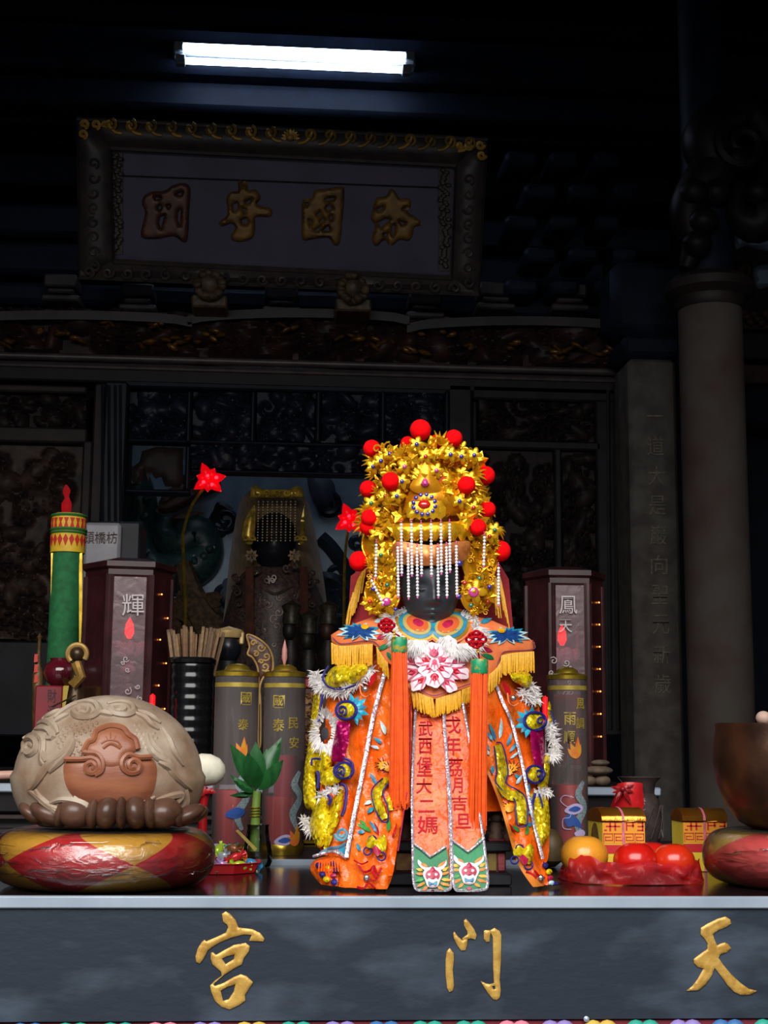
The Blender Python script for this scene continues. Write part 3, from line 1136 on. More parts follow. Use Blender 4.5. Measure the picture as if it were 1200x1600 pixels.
for k in range(9):
    q = at(404 + k * 7.2, 784, YB - .3)
    inst(sm_, 'bead_strand', Matrix.Translation(q), st)
mb = MB()
rn = random.Random(5)
for k in range(70):
    px, py = rn.uniform(365, 495), rn.uniform(880, 1060)
    mb.stroke(spiral(px, py, 1, rn.uniform(4, 10), 1.1, rn.uniform(0, 360), 10, rn.choice((-1, 1))), .006, at, lambda x, y: fb(x, y) - .1, sm=False, seg=5)
mb.stroke([(408, 915), (430, 928), (455, 915)], .008, at, fb, .11)
o_ = mb.build('embroidery', mat('tarnished_embroidery', '#6d5f56', '#4a3d38', rough=.4, metal=.4), st)
o_['kind'] = 'stuff'
for (x, y1) in ((390, 1010), (475, 960)):
    MB().patch([(x - 6, 885), (x + 6, 885), (x + 7, y1), (x - 7, y1)], at, lambda a, b: fb(a, b) - .12, thick=.01, step=8).build('ribbon', mat('rust_ribbon', '#5a3226', '#42261f', rough=.6), st)
for (x, y) in ((393, 868), (460, 868)):
    mb = MB()
    for k in range(8):
        mb.patch(leaf(x, y, k * 45, 11, 6), at, YB - .3, thick=.01, step=4)
    mb.build('rosette', gilt_dull, st)

# small attendants in front of the big statue
for i, (px, py, h, c, lab) in enumerate(((511, 985, 70, '#3a2218', 'small brown-faced attendant figure with silver crown in front of the veiled statue'), (480, 1000, 50, '#24231a', 'small mossy gilt attendant figure beside the brown-faced one'), (452, 985, 40, '#1e1c1a', 'tiny dark attendant figure in front of the veiled statue'))):
    Yq = (6.93, 6.99, 6.93)[i]
    b = at(px, 1150, Yq)
    t = thing('attendant_figure', lab, 'figurine', (b.x, Yq, 1.0))
    c0 = at(px, py, Yq)
    MB().lathe([(.04, 1.0), (.046, 1.1), (.036, c0.z - .16), (.046, c0.z - .12), (.03, c0.z - .05)], (b.x, Yq, 0), 16).build('body', mat('attendant_robe', '#2c241e', '#1a1614', rough=.5, nscale=50, bump=.5), t)
    MB().ell(c0, (.034, .036, .05), 14, 10).build('head', mat('attendant_face' + str(i), c, rough=.5), t)
    mb = MB()
    mb.lathe([(.042, c0.z + .03), (.045, c0.z + .05), (.04, c0.z + .09), (.05, c0.z + .12), (.0, c0.z + .15)], (b.x, Yq, 0), 12)
    mb.build('crown', mat('attendant_crown', '#4a4436', '#2c2820', rough=.4, metal=.4, nscale=60), t)
mb = MB()
bx(mb, X(440, 1150, 6.9), X(545, 1150, 6.9), 6.85, 7.1, 0, 1.0, .01)
mb.solo('attendant_stand', black_wood, 'dark low stand carrying the small attendant figures', 'stand')

# --- red flower lamps
for i, (px, py, Y, lab) in enumerate(((326, 749, 6.9, 'glowing red flower lamp on a curved gold stem below the lattice'), (547, 812, 6.9, 'glowing red flower lamp beside the veiled statue and gold headdress'))):
    t = thing('flower_lamp', lab, 'lamp', (at(px - 30, 1200, Y).x, Y, 1.0))
    red = mat('lit_red_petal', '#d01020', emit='#e8000c', es=.75, rough=.4)
    for k in range(7):
        mb = MB()
        L = 20 if k % 2 else 28
        mb.patch(leaf(px, py, k * 51 + 10, L, 16), at, Y - .02 * (k % 3), thick=.008, step=4, bulge=.02)
        mb.build('petal', red, t)
    for k in range(4):
        MB().ell(at(px + (-8, 5, 12, -2)[k], py + (4, 8, -3, -6)[k], Y - .05), .009, 8, 6).build('bulb', mat('lit_red_bulb', '#ff4040', emit='#ff2030', es=5), t)
    mb = MB()
    pth = [(px - 6, py + 12), (px - 26, py + 40), (px - 38, py + 75), (px - 40, py + 100), (px - 36, py + 200)] if i == 0 else [(px - 2, py + 10), (px - 8, py + 60), (px - 10, py + 160), (px - 12, py + 200)]
    q = [at(a, b, Y) for a, b in smooth_path(pth, 6)]
    q.append(Vector((q[-1].x, Y, 1.0)))
    mb.tube(q, .008, 6)
    mb.build('stem', gold_trim, t)
bx(MB(), X(270, 1150, 6.9), X(320, 1150, 6.9), 6.8, 7.05, 0, 1.0, .01).solo('lamp_stand', black_wood, 'dark block hidden behind the bound sticks under a flower lamp', 'stand')

# ================================================================ middle altar, Y 3.0 .. 4.4
ZT, ZT2, ZT3 = 1.2095, 1.2165, 1.325
Y3 = 3.02
ma = thing('middle_altar', 'dark altar with aluminium edge behind the offering table', 'altar', (0.1, Y3 + .6, 0))
mb = MB()
bx(mb, -1.6, X(1033, 1225, Y3), Y3 + .02, 4.5, ZT3 - .06, ZT3, .004)
mb.build('top', mat('altar_top_lacquer', '#1b1416', '#120e10', rough=.25, nscale=6), ma)
mb = MB()
bx(mb, -1.6, X(1033, 1225, Y3), Y3, Y3 + .02, ZT3 - .017, ZT3 + .001, .003)
mb.build('metal_edge', steel, ma)
mb = MB()
bx(mb, -1.55, X(1020, 1225, Y3), Y3 + .06, 4.45, 0, ZT3 - .06, .01)
mb.build('body', mat('altar_body', '#1a1718', '#100e10', rough=.5, nscale=8), ma)
mb = MB()
for k in range(7):
    bx(mb, -1.55, X(1020, 1225, Y3), Y3 + .03, Y3 + .06, ZT3 - .075 - k * .03, ZT3 - .062 - k * .03, .003)
mb.build('moulding', mat('altar_moulding', '#2a1a1a', '#1c1214', rough=.4), ma)

lw = mat('lantern_rosewood', '#3c1a1c', '#2a1215', rough=.3, nscale=20, coat=.3)
lglass = film_mat('lantern_glass', '#d9b9bf', fac=.03, rough=.25, bump=.25, bscale=25, haze=.09)
scratch = mat('etched_white', '#b9aeb0', rough=.6)
crystal = mat('crystal_lotus', '#eef2f6', rough=.12, nscale=30, bump=.3)
red_core = mat('lit_red_core', '#ff2030', emit='#ff0206', es=6.0)
orange_led = mat('lit_orange_led', '#ffb060', emit='#ff8a3a', es=5)


def lantern(cx_, ytop, wpx, base_y, Y, face, label, chars_, chx, red_y):
    """six-sided glazed lantern cabinet"""
    c = at(cx_, ytop, Y)
    R_ = wpx / 2 * mpp(Y) / math.cos(.1)
    zt, zb = c.z, ZT3
    t = thing('lantern_cabinet', label, 'lantern', (c.x, Y, zb), 'six-sided rosewood lanterns')
    rot0 = face
    vs6 = [Vector((c.x + R_ * math.cos(rot0 + k * PI / 3), Y + R_ * math.sin(rot0 + k * PI / 3), 0)) for k in range(6)]
    for nm, prof in (('roof', [(R_ * 1.0, zt - .035), (R_ * 1.04, zt - .03), (R_ * 1.04, zt - .018), (R_ * 1.12, zt - .012), (R_ * 1.12, zt), (R_ * .6, zt + .012)]), ('base', [(R_ * 1.05, zb), (R_ * 1.05, zb + .03), (R_ * .98, zb + .04)])):
        MB().lathe(prof, (c.x, Y, 0), 6, rot=Matrix.Rotation(rot0, 3, 'Z')).build(nm, lw, t, sharp=20)
    fronts = []
    for k in range(6):
        a, b = vs6[k], vs6[(k + 1) % 6]
        mid = (a + b) / 2
        post = MB()
        post.tube([Vector((a.x, a.y, zb + .03)), Vector((a.x, a.y, zt - .03))], .008, 8)
        post.build('post', lw, t)
        nrm = (mid - Vector((c.x, Y, 0))).normalized()
        fronts.append((nrm.y, k))
    fronts.sort()
    for rank, (ny, k) in enumerate(fronts):
        a, b = vs6[k], vs6[(k + 1) % 6]
        e = (b - a).normalized()
        n = Vector((e.y, -e.x, 0))
        if n.dot((a + b) / 2 - Vector((c.x, Y, 0))) < 0:
            n = -n
        rt = Matrix((e, n, Vector((0, 0, 1)))).transposed()
        m = (a + b) / 2
        L = (b - a).length
        pane = MB()
        if rank == 0:
            pane.box((m.x, m.y, (zt + zb) / 2), (L * .9, .003, zt - zb - .07), rt)
            gp = pane.build('glass_pane', lglass, t)
            fr = MB()
            for s in (-1, 1):
                q = m + e * s * L * .43
                fr.tube([Vector((q.x, q.y, zb + .03)), Vector((q.x, q.y, zt - .03))], .006, 6)
            fr.build('pane_frame', lw, t)
        else:
            pane.box((m.x, m.y, (zt + zb) / 2), (L * .96, .006, zt - zb - .06), rt)
            sdp = pane.build('side_panel', lw, t)
            if rank in (1, 2) and n.x > 0:
                for j in range(7):
                    q = m + e * L * ((.25 if j % 2 else -.1) if cx_ < 500 else .12) + n * .006
                    MB().ell((q.x, q.y, zt - .07 - j * .052), .002, 6, 4).build('indicator_bulb', orange_led, sdp)
    # inside: glowing core over a crystal lotus
    ry = at(cx_ + chx, red_y, Y).z
    MB().lathe([(.004, ry - .025), (.011, ry - .012), (.009, ry + .008), (0, ry + .025)], (c.x + chx * mpp(Y), Y, 0), 12).build('red_bulb', red_core, t)
    lo_ = MB()
    for k in range(14):
        a = k * 2 * PI / 14
        r = .03 if k % 2 else .022
        q = Vector((c.x + chx * mpp(Y), Y, ry - .055))
        lo_.ell(q + Vector((math.cos(a) * r, math.sin(a) * r, .005 * (k % 2))), (.013, .013, .02), 8, 6, rot=Matrix.Rotation(.5 * math.cos(a), 3, 'Y'))
    lo_.lathe([(.012, ry - .11), (.02, ry - .1), (.012, ry - .075), (.03, ry - .06)], (c.x + chx * mpp(Y), Y, 0), 12)
    lo_.build('crystal_lotus', crystal, t)
    MB().lathe([(.02, zb + .03), (.02, zb + .05), (.008, zb + .06), (.008, ry - .1)], (c.x + chx * mpp(Y), Y, 0), 12).build('stand', mat('lantern_stand_silver', '#a9aeb6', rough=.3, metal=.7), t)
    # written characters on the pane
    yf = Y - R_ * .89
    for (ch, px, py, s) in chars_:
        MB().glyph(ch, (px - s, py - s, px + s, py + s), at, yf, off=.006, thick=.001, bold=.0).build('pane_character', scratch, gp)
    sp = MB()
    rn = random.Random(int(cx_))
    for k in range(10):
        s = rn.choice((-1, 1))
        a, b = cx_ + chx + s * rn.uniform(6, 17), red_y + rn.uniform(40, 160)
        sp.stroke(spiral(a, b, 1, rn.uniform(3, 7), 1.2, rn.uniform(0, 360), 10, s), .0012, at, yf, .004, sm=False, seg=4)
    sp.build('pane_scrollwork', scratch, gp)['kind'] = 'stuff'
    return t


lantern(203, 884, 128, 1219, 3.3, math.radians(-112), 'rosewood lantern cabinet with lit red bulb, behind the carved wooden fish', [('輝', 208, 945, 17)], 3, 981)
lantern(881, 897, 118, 1219, 3.3, math.radians(-122), 'rosewood lantern cabinet with lit red bulb, beside the flat stone pillar', [('鳳', 888, 945, 14), ('天', 884, 978, 10)], -4, 992)
# red lights low in the lanterns' far side
for (px, py, Y, lab) in ((238, 1105, 3.16, 'short red indicator lamp leaning at the foot of the fish-side lantern'), (852, 1108, 3.14, 'short red indicator lamp at the foot of the pillar-side lantern')):
    c = at(px, py, Y)
    t = thing('indicator_lamp', lab, 'lamp', (c.x, Y, ZT3), 'red indicator lamps')
    MB().lathe([(.006, c.z - .03), (.006, c.z + .025), (0, c.z + .03)], (c.x, Y, 0), 10).build('bulb', mat('lit_red_indicator', '#e01018', emit='#ff0a10', es=1.6), t)
    MB().lathe([(.012, ZT3), (.012, ZT3 + .01), (.005, ZT3 + .02), (.005, c.z - .03)], (c.x, Y, 0), 10).build('holder', lw, t)

# green votive candle with a red paper flame
Yg = 3.6
c = at(104, 900, Yg)
R_ = 25 * mpp(Yg)
zt, zm = Z(104, 862, Yg), Z(104, 806, Yg)
t = thing('green_candle', 'tall green votive candle with red-and-yellow patterned top and red flame', 'candle', (c.x, Yg, ZT3))
MB().lathe([(R_ * .96, ZT3), (R_ * .96, zt)], (c.x, Yg, 0), 32).build('shaft', mat('green_felt', '#1f6b3c', '#185830', rough=.8, nscale=60), t)
gband = MB().lathe([(R_ * 1.06, zt - .004), (R_ * 1.06, zm), (R_ * .9, zm + .004)], (c.x, Yg, 0), 32).build('band', mat('yellow_band', '#d8b22a', '#c79c20', rough=.6, nscale=40), t)
mb = MB()
for z_, r in ((zm - .002, .0035), (zm - .038, .004), (zm - .046, .003)):
    q = [Vector((c.x + R_ * 1.07 * math.cos(a), Yg + R_ * 1.07 * math.sin(a), z_)) for a in np.linspace(0, 2 * PI, 33)[:-1]]
    mb.tube(q, r, 5, closed=True)
mb.build('green_ring', mat('green_cord', '#2b6a30', rough=.7), t)


def Wcyl(c, Rr, Yc, px0):
    def W(px, py, d):
        a = (px - px0) * mpp(Yc) / Rr
        z = Z(px0, py, Yc)
        return Vector((c.x + (Rr - d) * math.sin(a), Yc - (Rr - d) * math.cos(a), z))
    return W


Wg = Wcyl(c, R_ * 1.06, Yg, 104)
for k in range(-4, 5):
    px = 104 + k * 9
    MB().patch([(px, 837), (px + 4, 845), (px, 856), (px - 4, 845)], Wg, -.001, thick=.001, step=4).build('red_motif', mat('red_weave', '#b8281c', rough=.7), gband)
    MB().patch([(px - 3.5, 812), (px + 3.5, 812), (px + 1.2, 819), (px + 3.5, 827), (px - 3.5, 827), (px - 1.2, 819)], Wg, -.001, thick=.001, step=4).build('red_motif', _M['red_weave'], gband)
for s in (-1, 1):
    mb = MB()
    mb.patch([(104 + s * 22 - 2.5, 864), (104 + s * 22 + 2.5, 864), (104 + s * 22 + 2.5, 1035), (104 + s * 22 - 2.5, 1035)], at, Yg - R_ * .5, thick=.003, step=6)
    mb.build('gold_edge', gold_trim, t)
mb = MB()
mb.patch(smooth_path([(98, 803), (96, 788), (101, 778), (98, 768), (103, 757), (110, 766), (108, 776), (112, 788), (109, 803)], 4, True), at, Yg, thick=.006, step=4, bulge=.004)
mb.build('flame', mat('red_paper_flame', '#a80c14', '#8a0810', rough=.7, spec=.1), t)

# pale memorial tablet with faint characters
Yt = 4.0
mb = MB()
d = sbox(128, 812, 214, 1219, Yt, .1)
t = thing('memorial_tablet', 'pale grey framed tablet with three characters behind the green candle', 'tablet', ((d['x0'] + d['x1']) / 2, Yt, ZT3))
sb(mb, 128, 816, 186, 1000, Yt, .02)
mb.build('face', mat('grey_tablet_face', '#8a888c', '#6e6c72', rough=.5, nscale=8), t)
mb = MB()
bx(mb, X(124, 900, Yt), X(216, 900, Yt), Yt + .02, Yt + .2, ZT3, Z(150, 812, Yt), .006)
mb.build('case', black_wood, t)
for i, ch in enumerate('頭橋枋'):
    MB().glyph(ch, (130 + i * 18, 831, 147 + i * 18, 849), at, Yt - .001, off=.0, thick=.002).build('tablet_character', mat('brown_ink', '#4a3a36', rough=.7), t)

# red gift box, red jar, gilt figurine, incense holder
Yx = 3.25
t = thing('red_paper_box', 'red box with black characters and yellow side beside the wooden fish', 'box', (X(85, 1100, Yx), Yx + .05, ZT3))
mb = MB()
bx(mb, X(54, 1100, Yx), X(97, 1100, Yx), Yx, Yx + .1, ZT3, Z(80, 1071, Yx), .003)
mb.build('body', mat('red_card', '#7e1020', '#6a0c1a', rough=.5, nscale=20), t)
mb = MB()
bx(mb, X(97, 1100, Yx), X(115, 1100, Yx), Yx + .001, Yx + .1, ZT3, Z(80, 1071, Yx), .002)
mb.build('yellow_side', mat('yellow_card', '#b59a34', rough=.5), t)
for i, ch in enumerate('財源'):
    MB().glyph(ch, (74, 1077 + i * 25, 88, 1098 + i * 25), at, Yx, off=0, thick=.001).build('box_character', mat('black_ink', '#1a0d10', rough=.6), t)
zb = Z(80, 1071, Yx)
c = at(95, 1052, Yx + .05)
mb = MB()
mb.lathe([(.02, zb), (.034, zb + .012), (.04, zb + .03), (.036, zb + .048), (.024, zb + .058), (.026, zb + .064)], (c.x, Yx + .05, 0), 24)
mb.solo('red_glass_jar', mat('dark_red_glass', '#5a1420', '#3a0c14', rough=.12, nscale=20, coat=.5), 'dark red glass jar standing on the red paper box', 'jar')
Yf = 3.12
c = at(121, 1022, Yf)
t = thing('gilt_figurine', 'small gilt and bronze guardian figurine beside the red paper box', 'figurine', (c.x, Yf, ZT3))
bz = mat('dark_bronze', '#4a3822', '#2a2018', rough=.35, metal=.5, nscale=40)
MB().lathe([(.022, ZT3), (.024, ZT3 + .06), (.018, ZT3 + .1), (.026, ZT3 + .14), (.02, ZT3 + .17), (.008, c.z - .012)], (c.x, Yf, 0), 16).build('body', bz, t)
MB().ell(c, (.016, .016, .018), 14, 10).build('head', bz, t)
mb = MB()
mb.tube([c + Vector((.02 * math.cos(a), -.004, .02 * math.sin(a))) for a in np.linspace(-.6, PI + .9, 20)], .006, 8)
mb.build('gold_hood', mat('gilt_satin', '#c9a468', '#a07c3c', rough=.35, metal=.4), t)
mb = MB()
mb.tube([c + Vector((.0, -.018, -.02)), c + Vector((.012, -.022, -.05)), c + Vector((-.006, -.024, -.07))], .012, 8)
mb.build('arm', mat('gilt_satin2', '#a8803a', '#6d5020', rough=.35, metal=.5), t)
mb = MB()
mb.tube([c + Vector((.005, -.03, -.09)), c + Vector((-.045, -.03, -.115))], .002, 6)
mb.build('staff', bz, t)
Yi = 3.3
c = at(60, 1040, Yi)
t = thing('incense_holder', 'slim brass incense holder with red paper tag at the box edge', 'incense holder', (c.x, Yi, ZT3))
MB().lathe([(.012, ZT3), (.008, ZT3 + .1), (.013, c.z - .02), (.006, c.z), (.004, c.z + .06), (.007, c.z + .065), (0, c.z + .075)], (c.x, Yi, 0), 12).build('stem', gilt_dull, t)
for k in range(3):
    MB().patch([(54, 1022 + k * 16), (59, 1022 + k * 16), (59, 1034 + k * 16), (53, 1035 + k * 16)], at, Yi - .015, thick=.002, step=5).build('paper_tag', mat('red_tag', '#b83a30', rough=.7), t)

# stick pot with bound oracle sticks
Yk = 3.2
c = at(299, 1100, Yk)
R_ = 34 * mpp(Yk)
zt = Z(299, 1028, Yk)
t = thing('oracle_stick_pot', 'glossy black ribbed pot holding oracle sticks behind the clear candles', 'pot', (c.x, Yk, ZT3))
prof = [(R_ * .8, ZT3)]
z = ZT3
while z < zt - .02:
    prof += [(R_ * .97, z + .004), (R_, z + .012), (R_, z + .018), (R_ * .96, z + .022)]
    z += .024
prof += [(R_ * 1.06, zt - .012), (R_ * 1.08, zt - .004), (R_ * 1.02, zt), (R_ * .9, zt), (R_ * .9, zt - .1), (0, zt - .1)]
MB().lathe(prof, (c.x, Yk, 0), 40).build('body', mat('black_gloss_pot', '#121214', '#0c0c0e', rough=.18, nscale=10), t)
stick = MB()
stick.box((0, 0, .07), (.007, .003, .14), ch=.0008)
sticks = [stick.mesh('oracle_stick', mat('oracle_stick%d' % k, *q, rough=.6, nscale=60)) for k, q in enumerate((('#7a5a38', '#5a4028'), ('#6a4a30', '#4c3624'), ('#8a6c48', '#604830')))]
rn = random.Random(4)
for k in range(34):
    a, r = rn.uniform(0, 2 * PI), R_ * .78 * math.sqrt(rn.random())
    o_ = inst(sticks[k % 3], 'oracle_stick', Matrix.Translation((c.x + r * math.cos(a), Yk + r * math.sin(a), zt - .08 + rn.uniform(-.01, .012))) @ Matrix.Rotation(rn.uniform(-.03, .03) + .28 * math.cos(a) * r / R_, 4, 'Y') @ Matrix.Rotation(rn.uniform(-.3, .3), 4, 'Z'))
    o_['label'] = 'thin brown oracle stick standing in the black ribbed pot'
    o_['category'] = 'stick'
    o_['group'] = 'oracle sticks in the black pot'

# black head with gold band behind the candles
Yh = 3.3
c = at(357, 1012, Yh)
t = thing('guardian_bust', 'black guardian bust with pale gold headband behind the clear candles', 'bust', (c.x, Yh, ZT3))
MB().lathe([(.04, ZT3), (.045, ZT3 + .1), (.05, c.z - .08), (.02, c.z - .05), (.02, c.z - .03)], (c.x, Yh, 0), 18).build('body', mat('bust_robe', '#15161a', rough=.5), t)
MB().ell(c, (.03, .032, .04), 18, 14, fn=lambda p: Vector((p.x, p.y - (.009 * math.exp(-((p.x / .006) ** 2 + (p.z / .012) ** 2)) if p.y < 0 else 0), p.z))).build('head', mat('bust_face', '#12141a', rough=.35), t)
mb = MB()
mb.lathe([(.031, c.z + .022), (.034, c.z + .026), (.034, c.z + .038), (.03, c.z + .042), (0, c.z + .05)], (c.x, Yh, 0), 20)
mb.box((c.x + .03, Yh - .005, c.z + .022), (.012, .02, .03), ch=.003)
mb.build('headband', mat('pale_gold_band', '#b59a66', '#8d7444', rough=.4, metal=.3), t)

# carved gilt axe head ornament
Ya = 3.05
t = thing('gilt_halberd', 'gilt filigree halberd blade rising between two clear candle tubes', 'halberd', (at(405, 1100, Ya).x, Ya, ZT3))
O_ = smooth_path([(386, 992), (402, 997), (418, 1010), (426, 1028), (425, 1050), (412, 1058), (406, 1075), (407, 1100), (407, 1160), (404, 1160), (404, 1075), (403, 1045), (395, 1028), (387, 1022), (390, 1010)], 4, True)
MB().patch(O_, at, Ya, thick=.008, step=4, bulge=.003, bw=3).build('blade', mat('dark_red_lacquer', '#4a2418', '#341a14', rough=.4), t)
mb = MB()
mb.stroke(O_, .0022, at, Ya - .002, sm=False, closed=True)
for (a, b, r, s) in ((396, 1005, 5, 1), (408, 1012, 7, -1), (416, 1026, 7, 1), (400, 1022, 5, -1), (414, 1042, 7, 1), (408, 1034, 4, -1), (418, 1052, 4, 1)):
    mb.stroke(spiral(a, b, 1, r, 1.2, 60 * r, 14, s), .0022, at, Ya - .004, sm=False)
mb.build('gilt_filigree', mat('filigree_gold', '#c9a468', '#a8844a', rough=.35, metal=.4), t)
MB().tube([(at(405, 1150, Ya).x, Ya, ZT3), (at(405, 1150, Ya).x, Ya, at(405, 1100, Ya).z)], .004, 8).build('shaft', brown_wood, t)

# pebbles stacked on the altar corner
sg = mat('river_pebble', '#6e5c4a', '#4c4034', rough=.75, nscale=40, bump=.3)
z = ZT3
Yp = 3.12
for i, (px, rx, rz, lab) in enumerate(((941, 13, 8.5, 'rounded brown pebble on the altar corner, under the stack'), (921, 11, 8, 'brown pebble beside the candle tube, at the bottom of the stack'), (935, 23, 7.5, 'wide flat banded pebble in the middle of the stack'), (938, 15, 5, 'small pale flat pebble topping the stack'))):
    s = mpp(Yp)
    if i < 2:
        cz = ZT3 + rz * s
    elif i == 2:
        cz = ZT3 + 2 * 8.5 * s + 6.8 * s
    else:
        cz = ZT3 + 2 * 8.5 * s + 2 * 7 * s + 4.6 * s
    x = at(px, 1200, Yp).x
    rn = random.Random(i)
    MB().ell((x, Yp, cz), (rx * s, rx * s * .8, rz * s), 18, 12).solo('pebble', sg, lab, 'pebble', 'stacked pebbles')


# ================================================================ offering table in front
Y0 = 2.0
tb = thing('offering_table', 'long black lacquered offering table with aluminium edge and three gold characters', 'table', (0.15, 2.25, 0))
mb = MB()
bx(mb, -1.2, 1.6, Y0 + .012, 2.49, ZT - .03, ZT, .002)
mb.build('top', mat('black_gloss_top', '#1a1113', '#120c0e', rough=.16, nscale=5, bump=.03, bscale=25), tb)
ze = Z(600, 1420, Y0)
mb = MB()
bx(mb, -1.2, 1.6, Y0, Y0 + .012, ze, ZT + .0015, .002)
mb.build('metal_edge', steel, tb)
zf = Z(600, 1596, Y0)
mb = MB()
bx(mb, -1.2, 1.6, Y0 + .006, Y0 + .04, zf, ze, .001)
fboard = mb.build('front_board', mat('scuffed_blue_black_paint', '#222a35', '#465260', rough=.42, nscale=8, lo=.5, hi=.78, bump=.25, bscale=60, stretch=(.7, 1, 1.6)), tb)
mb = MB()
bx(mb, -1.18, 1.58, Y0 + .05, 2.45, .1, ZT - .03, .01)
mb.build('body', black_wood, tb)
mb = MB()
bx(mb, -1.2, 1.6, Y0 + .012, Y0 + .03, zf - .16, zf, .003)
apr = mb.build('apron', mat('red_apron', '#7a2430', '#5c1a26', rough=.5, nscale=10), tb)
rn = random.Random(2)
ac = [mat('apron_paint%d' % k, c, rough=.5) for k, c in enumerate(('#2f9a86', '#d47a90', '#8a7ab8', '#c9a94e', '#3a6aa0'))]
for k in range(30):
    x = -.75 + k * .06
    mb = MB()
    for j in range(6):
        a = j * PI / 3
        mb.ell((x + .02 * math.cos(a), Y0 + .006, zf - .028 + .018 * math.sin(a)), (.014, .01, .012), 8, 6)
    mb.ell((x, Y0 + .0, zf - .028), (.01, .01, .01), 8, 6)
    mb.build('apron_flower', ac[(0, 0, 1, 2, 3, 0, 2, 4)[k % 8]], apr)


def crop(L, ox, oy, s):
    return [(ox + x / s, oy + y / s) for x, y in L]


FY = Y0 + .006
gongs = [  # 宮, 7.5x crop at 280,1420
    ([(500, 60), (545, 32), (590, 55), (660, 130), (695, 220), (760, 228), (860, 240), (950, 285), (998, 350), (985, 382), (820, 375), (850, 305), (760, 300), (620, 335), (480, 390), (380, 450), (330, 490), (290, 575), (240, 640), (200, 625), (190, 560), (215, 470), (265, 390), (295, 365), (320, 380), (430, 335), (545, 280), (575, 215), (560, 185), (515, 150)], []),
    ([(372, 515), (395, 510), (435, 540), (520, 490), (640, 425), (780, 400), (828, 440), (815, 500), (755, 580), (735, 650), (640, 700), (530, 770), (470, 820), (400, 885), (420, 905), (520, 870), (640, 800), (720, 768), (790, 790), (865, 860), (835, 910), (770, 1010), (775, 1075), (700, 1130), (590, 1180), (500, 1150), (420, 1080), (375, 970), (362, 900), (420, 840), (500, 785), (490, 735), (390, 650), (368, 580)],
     [[(500, 585), (560, 555), (650, 535), (640, 590), (545, 648)], [(485, 960), (560, 915), (658, 885), (640, 970), (580, 1060), (515, 1080)]]),
]
mens = [  # 7.5x at 660,1420
    ([(320, 460), (365, 520), (368, 600), (355, 720), (370, 900), (355, 960), (315, 975), (290, 930), (272, 780), (272, 600), (285, 500)], []),
    ([(372, 265), (420, 330), (470, 370), (530, 350), (520, 440), (505, 485), (455, 490), (410, 430), (370, 350), (362, 290)], []),
    ([(485, 140), (510, 115), (550, 160), (610, 245), (635, 310), (620, 360), (570, 345), (475, 370), (468, 345), (530, 300), (525, 260), (490, 200)], []),
    ([(720, 260), (740, 250), (790, 255), (845, 225), (905, 260), (925, 310), (920, 600), (905, 830), (918, 960), (905, 1040), (870, 1068), (830, 1060), (770, 990), (710, 895), (680, 845), (740, 875), (790, 885), (840, 870), (830, 700), (825, 330), (800, 275), (790, 330), (785, 385), (750, 390), (720, 350)], [[(815, 905), (850, 900), (855, 940), (830, 945)]]),
]
tians = [  # 8x at 1050,1420
    ([(360, 240), (440, 190), (580, 120), (670, 98), (730, 135), (740, 185), (680, 225), (560, 280), (510, 320), (530, 380), (562, 460), (600, 440), (660, 420), (700, 440), (740, 495), (690, 540), (610, 570), (580, 610), (640, 700), (740, 820), (860, 930), (960, 1000), (1060, 1025), (990, 1070), (870, 1080), (780, 1040), (690, 950), (620, 850), (535, 740), (500, 830), (420, 950), (330, 1020), (180, 1025), (250, 970), (320, 880), (395, 745), (330, 730), (275, 680), (270, 630), (340, 575), (440, 505), (445, 430), (410, 375), (358, 320)], []),
]
for grp, ox, oy, s in ((gongs, 280, 1420, 7.5), (mens, 660, 1420, 7.5), (tians, 1050, 1420, 8.0)):
    mb = MB()
    for o_, hs in grp:
        mb.patch(crop(o_, ox, oy, s), at, FY - .002, thick=.004, step=3, bulge=.0015, bw=2.5, holes=[crop(h, ox, oy, s) for h in hs])
    mb.build('gold_character', gold_paint, fboard)
MB().lathe([(.004, 0), (.004, .002), (0, .004)], at(916, 1592, Y0 + .004), 10, rot=Matrix.Rotation(PI / 2, 3, 'X')).build('bolt', steel, tb)

# second tier just behind
Y2 = 2.505
sh = thing('rear_offering_table', 'low dark table with metal edge standing directly behind the offering table', 'table', (0.15, 2.75, 0))
mb = MB()
bx(mb, -1.2, X(880, 1348, Y2) + .9, Y2 + .012, 3.0, ZT2 - .03, ZT2, .002)
mb.build('top', mat('rear_top', '#241a1a', '#181213', rough=.3, nscale=6), sh)
mb = MB()
bx(mb, -1.2, X(880, 1348, Y2) + .9, Y2, Y2 + .012, ZT2 - .012, ZT2 + .001, .001)
mb.build('metal_edge', steel, sh)
mb = MB()
bx(mb, -1.18, 1.3, Y2 + .03, 2.98, .05, ZT2 - .03, .01)
mb.build('body', black_wood, sh)

# ---------------------------------------------------------------- cushions
S2 = mpp(2.16)


